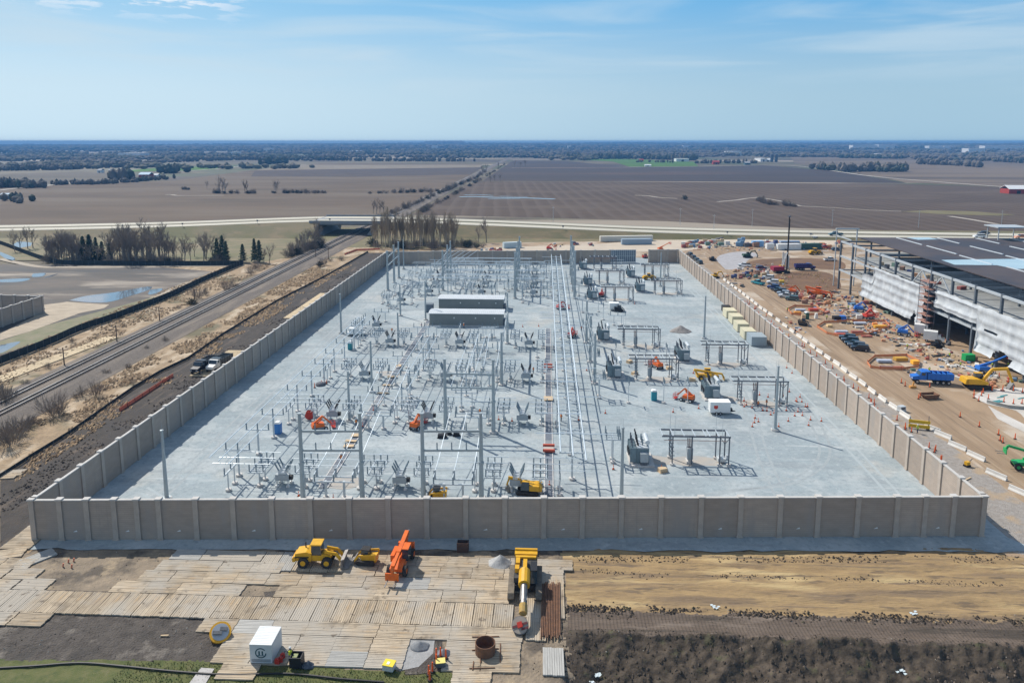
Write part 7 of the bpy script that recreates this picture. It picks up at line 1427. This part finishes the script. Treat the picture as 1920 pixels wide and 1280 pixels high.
def wood(b, x0, y0, x1, y1, n, h, m, j=8, w=None):
    for k in range(n):
        f = r.random(); x, y = x0 + (x1 - x0) * f + r.gauss(0, j), y0 + (y1 - y0) * f + r.gauss(0, j); blob(b, x, y, far_z(x, y) - 1, (w or h * .36) * r.uniform(.7, 1.3), h * r.uniform(.65, 1.2), m if r.random() < .75 else r.randrange(3))
b = MB()
for k in range(250):
    az_ = r.uniform(-.80, .70); dmin = 1450 if az_ < -.33 else 2350 if az_ < .1 else 2500; d = dmin * (9500 / dmin) ** (r.random() ** .8)
    a2 = az_ + r.uniform(-.02, .02) + YAW * 0; L = r.uniform(120, 520) * (1 + d / 6000); x, y = d * math.sin(a2), d * math.cos(a2); t_ = r.gauss(0, .35)
    dx, dy = math.cos(t_) * L / 2, math.sin(t_) * L / 2; s = 9 + d / 900
    wood(b, x - dx, y - dy, x + dx, y + dy, int(L / (s * .55)) + 6, s * r.uniform(.9, 1.3), r.choice([0, 0, 0, 1, 2]), j=L * .05 + 8, w=s * .75)
for k in range(420):
    az_ = -.80 + 1.5 * r.random(); d = r.uniform(5500, 10900); x, y = d * math.sin(az_), d * math.cos(az_); wood(b, x - 320, y, x + 320, y + r.uniform(-200, 200), 26, 24, r.choice([0, 1]), j=60, w=24)
o = b.build('far_woodland', [m_w1, m_w2, m_w3]); o['kind'] = 'stuff'
def px_wood(pts, n, h, m, j=6):
    b = MB()
    for (xa, ya), (xb, yb) in zip(pts, pts[1:]):
        p, q = G(xa, ya), G(xb, yb); wood(b, p[0], p[1], q[0], q[1], n, h, m, j)
    o = b.build('far_treeline', [m_w1, m_w2, m_w3]); o['kind'] = 'stuff'
for pts, n, h, m in (([(0, 352), (35, 350)], 22, 13, 0), ([(18, 350), (66, 352)], 26, 11, 0), ([(98, 346), (180, 345), (250, 341), (318, 334)], 34, 8, 0), ([(212, 337), (240, 336)], 20, 17, 0), ([(310, 325), (350, 322)], 22, 16, 1), ([(480, 309), (540, 306)], 30, 17, 1), ([(330, 304), (450, 300), (545, 300)], 44, 15, 0), ([(545, 300), (700, 302), (890, 303)], 60, 14, 0), ([(0, 320), (120, 318), (260, 312)], 46, 13, 0),
        ([(1072, 298), (1200, 298), (1300, 301)], 60, 19, 1), ([(1300, 306), (1420, 306)], 40, 12, 0), ([(1525, 316), (1590, 322), (1640, 321), (1698, 321)], 24, 17, 0), ([(1640, 322), (1700, 322)], 14, 12, 1), ([(1720, 308), (1790, 310), (1840, 314)], 24, 16, 0), ([(1860, 303), (1925, 306)], 20, 13, 0), ([(1190, 304), (1270, 305)], 14, 10, 2), ([(20, 376), (60, 378)], 12, 9, 0)): px_wood(pts, n, h, m)
hb = MB()
X, Y = 9500 * math.sin(-.145), 9500 * math.cos(-.145)
n = 40
hb.add([(X + 340 * (-1 + 2 * i / n), Y, -20) for i in range(n + 1)] + [(X + 320 * (-1 + 2 * i / n), Y + 300, 42 * min(1, 3 * math.sin(math.pi * i / n)) + 20 + 3 * math.sin(i * 1.7)) for i in range(n + 1)] + [(X + 340 * (-1 + 2 * i / n), Y + 900, -20) for i in range(n + 1)], [(k * (n + 1) + i, k * (n + 1) + i + 1, (k + 1) * (n + 1) + i + 1, (k + 1) * (n + 1) + i) for k in (0, 1) for i in range(n)])
structure(hb.build('hill', m_w1))
m_fw = M('farm_white', (.75, .75, .74)); m_fr = M('farm_red', (.38, .055, .04)); m_fb = M('roof_blue_white', (.55, .68, .78)); m_fg = M('roof_grey', (.35, .36, .38))
def barn(label, px, py, wpx, h, mw, mr, d=14, cat='barn', gable='x', name='barn'):
    x, y = G(px, py); w = wpx * 57 / (py - 265.0) / 1.0; t = thing(name, label, cat, (x, y, far_z(x, y) - .2))
    part(lambda b: b.bx(-w / 2, w / 2, 0, d, -2, h), 'wall', mw, t)
    if gable == 'x': part(lambda b: b.prof([(-.6, h - .2), (d / 2, h + d * .22), (d + .6, h - .2), (d + .6, h + .1), (d / 2, h + d * .22 + .4), (-.6, h + .1)], -w / 2 - .5, w / 2 + .5, axis='x'), 'roof', mr, t)
    else: part(lambda b: b.bx(-w / 2 - .5, w / 2 + .5, -.5, d + .5, h, h + .6), 'roof', mr, t)
    if py > 300: part(lambda b: b.bx(-w * .1, w * .1, -.15, -.02, 0, h * .7), 'door', m_blk, t)
    return t
for a in (('red barn with shining white roof at the end of the farm lane', 1910, 363, 36, 5.5, m_fr, m_fw, 16), ('barn with pale blue roof among the trees of the stubble field', 270, 334, 20, 6, m_fr, m_fb, 14), ('low white shed next to the barn with pale blue roof', 291, 331, 10, 3, m_fw, m_fw, 8), ('dark shed with bright blue white roof by the lawn at the stubble field edge', 7, 373, 18, 3.5, M('shed_blue', (.12, .2, .3)), m_fb, 10), ('white farmhouse beside the two trees near the upper lane', 186, 324, 8, 5, m_fw, m_fg, 10), ('small white cottage beside the farmhouse near the upper lane', 206, 324, 4, 5, m_fw, m_fg, 8),
          ('large white hall on the green field', 1280, 303, 24, 8, m_fw, m_fw, 40, 'hall', 'f'), ('red roofed house on the green field', 1203, 303, 7, 5, m_fr, m_fr, 12, 'house'), ('maroon farm buildings beside the green field', 1343, 308, 12, 6, m_fr, m_fr, 14, 'barn'), ('low white shed by the farm lane at the dark field edge', 1215, 312, 12, 3, m_fw, m_fw, 8, 'shed'), ('dark roofed shed at the end of the dark field', 1402, 309, 10, 5, M('shed_teal', (.08, .14, .16)), m_fg, 14, 'shed'), ('white dairy barn beside the twin silos', 1440, 303, 20, 5, m_fw, m_fw, 18), ('white farm buildings in front of the far woods', 1662, 292.5, 34, 9, m_fw, m_fw, 30, 'barn', 'f')): barn(*a)
t = thing('silo', 'pair of dark round silos beside the white dairy barn', 'silo', (*G(1451, 303.5), -.3))
for k in (-1, 1): part(lambda b: b.lathe(k * 6, 0, [(4.2, 0), (4.2, 20), (3, 22), (.5, 23)], 12), 'tank', M('silo_slate', (.1, .13, .17)), t)
for i, (px, py, w, h, wh) in enumerate([(1206, 279, 20, 12, 'the one above the green field'), (1288, 279, 14, 12, 'the one above the large white hall'), (1377, 291, 26, 9, 'the one between green field and silos'), (1432, 303, 12, 5, 'the one touching the silos'), (1622, 281.5, 46, 16, 'the one above the white farm buildings'), (1662, 281.5, 30, 18, 'the one beside the longest of its row'), (1755, 281.5, 26, 14, 'the small one of the row along the horizon'), (1782, 281.5, 24, 14, 'the middle one of the row along the horizon'), (1831, 286.5, 30, 12, 'the one nearest in front of the horizon row'), (1885, 283, 76, 16, 'the longest of the row along the horizon'), (243, 294, 44, 8, 'the long low one beyond the stubble field woods'), (665, 288, 16, 8, 'the one above the railway bridge'), (814, 280, 10, 12, 'the one below the flat hill'), (437, 291, 9, 8, 'the lone one above the lane end'), (1067, 282, 5, 16, 'the smallest one above the dark field'), (985, 281, 8, 12, 'the narrow one above the railway end'), (500, 284, 12, 10, 'the faint one above the far grove')]):
    barn('white flat roofed warehouse in the distance, ' + wh, px, py, w, h * 1.7, m_fw, m_fw, 60, 'warehouse', 'f', 'warehouse')
# ---- along the road
for i, (px, py) in enumerate([(1275, 421), (1338, 436), (1410, 424), (1560, 424), (1722, 426), (1877, 426), (1037, 418)]):
    x, y = G(px, py); t = thing('roadside_pole', 'thin pale utility pole standing along the highway beside the ploughed field', 'utility pole', (x, y, 0), 0, 'poles along the highway'); part(lambda b: b.tube((0, 0, -.3), (0, 0, 11.5), .16, .1, 6), 'pole', m_lite, t); part(lambda b: b.bar((-1, 0, 10.8), (1, 0, 10.8), .12), 'crossarm', m_lite, t)
def zroad(x):
    for p, q in zip(HWs, HWs[1:]):
        if p[0] <= x <= q[0]: return p[2] + (q[2] - p[2]) * (x - p[0]) / (q[0] - p[0])
    return 1
for lb, px, py, c, k, lane in (('white van driving on the highway above the roof of the steel building', 1797, 437, (.75, .76, .77), 'suv', near), ('dark car driving on the farther lanes of the highway', 1808, 431, (.03, .04, .06), 'sedan', farr), ('orange and white pickup on the highway past the red barn', 1868, 437, (.8, .35, .2), 'pickup', near), ('dark teal truck on the highway at the site entrance', 1547, 436, (.03, .1, .13), 'pickup', near)):
    x = G(px, py, 1.2)[0]; y = min(lane, key=lambda p: abs(p[0] - x))[1]; o = car(lb, (x, y), math.pi, c, k, None, 'car', zroad(x) + .04); o.scale = (1.4, 1.2, 1.35)
for i, px in enumerate((285, 390, 500, 628, 1038, 1340, 1468)):
    g = min(near, key=lambda p: abs(p[0] - G(px, 424, 3)[0])); t = thing('road_sign', 'small dark sign post on the grass shoulder of the highway', 'road sign', (g[0], g[1] - 8, g[2] - .3), 0, 'signs along the highway'); part(lambda b: b.tube((0, 0, -.5), (0, 0, 2.6), .07), 'post', m_frame, t); part(lambda b: b.bx(-.5, .5, -.1, -.04, 1.6, 2.6), 'plate', m_frame, t)
# ================================================================== the air between here and the horizon
hz = bpy.data.materials.new('haze_air'); hz.use_nodes = True; hn = hz.node_tree
for n in list(hn.nodes):
    if n.type != 'OUTPUT_MATERIAL': hn.nodes.remove(n)
pv = hn.nodes.new('ShaderNodeVolumePrincipled'); pv.inputs['Color'].default_value = (.15, .40, .80, 1); pv.inputs['Density'].default_value = 1.6e-4; pv.inputs['Anisotropy'].default_value = 0
hn.links.new(pv.outputs['Volume'], [n for n in hn.nodes if n.type == 'OUTPUT_MATERIAL'][0].inputs['Volume'])
b = MB(); b.bx(-11060, 11060, -11060, 11060, -320, 62); o = b.build('haze', hz); o['kind'] = 'stuff'; o['label'] = 'thin blue haze over the far farmland'
SC.cycles.volume_max_steps = 64
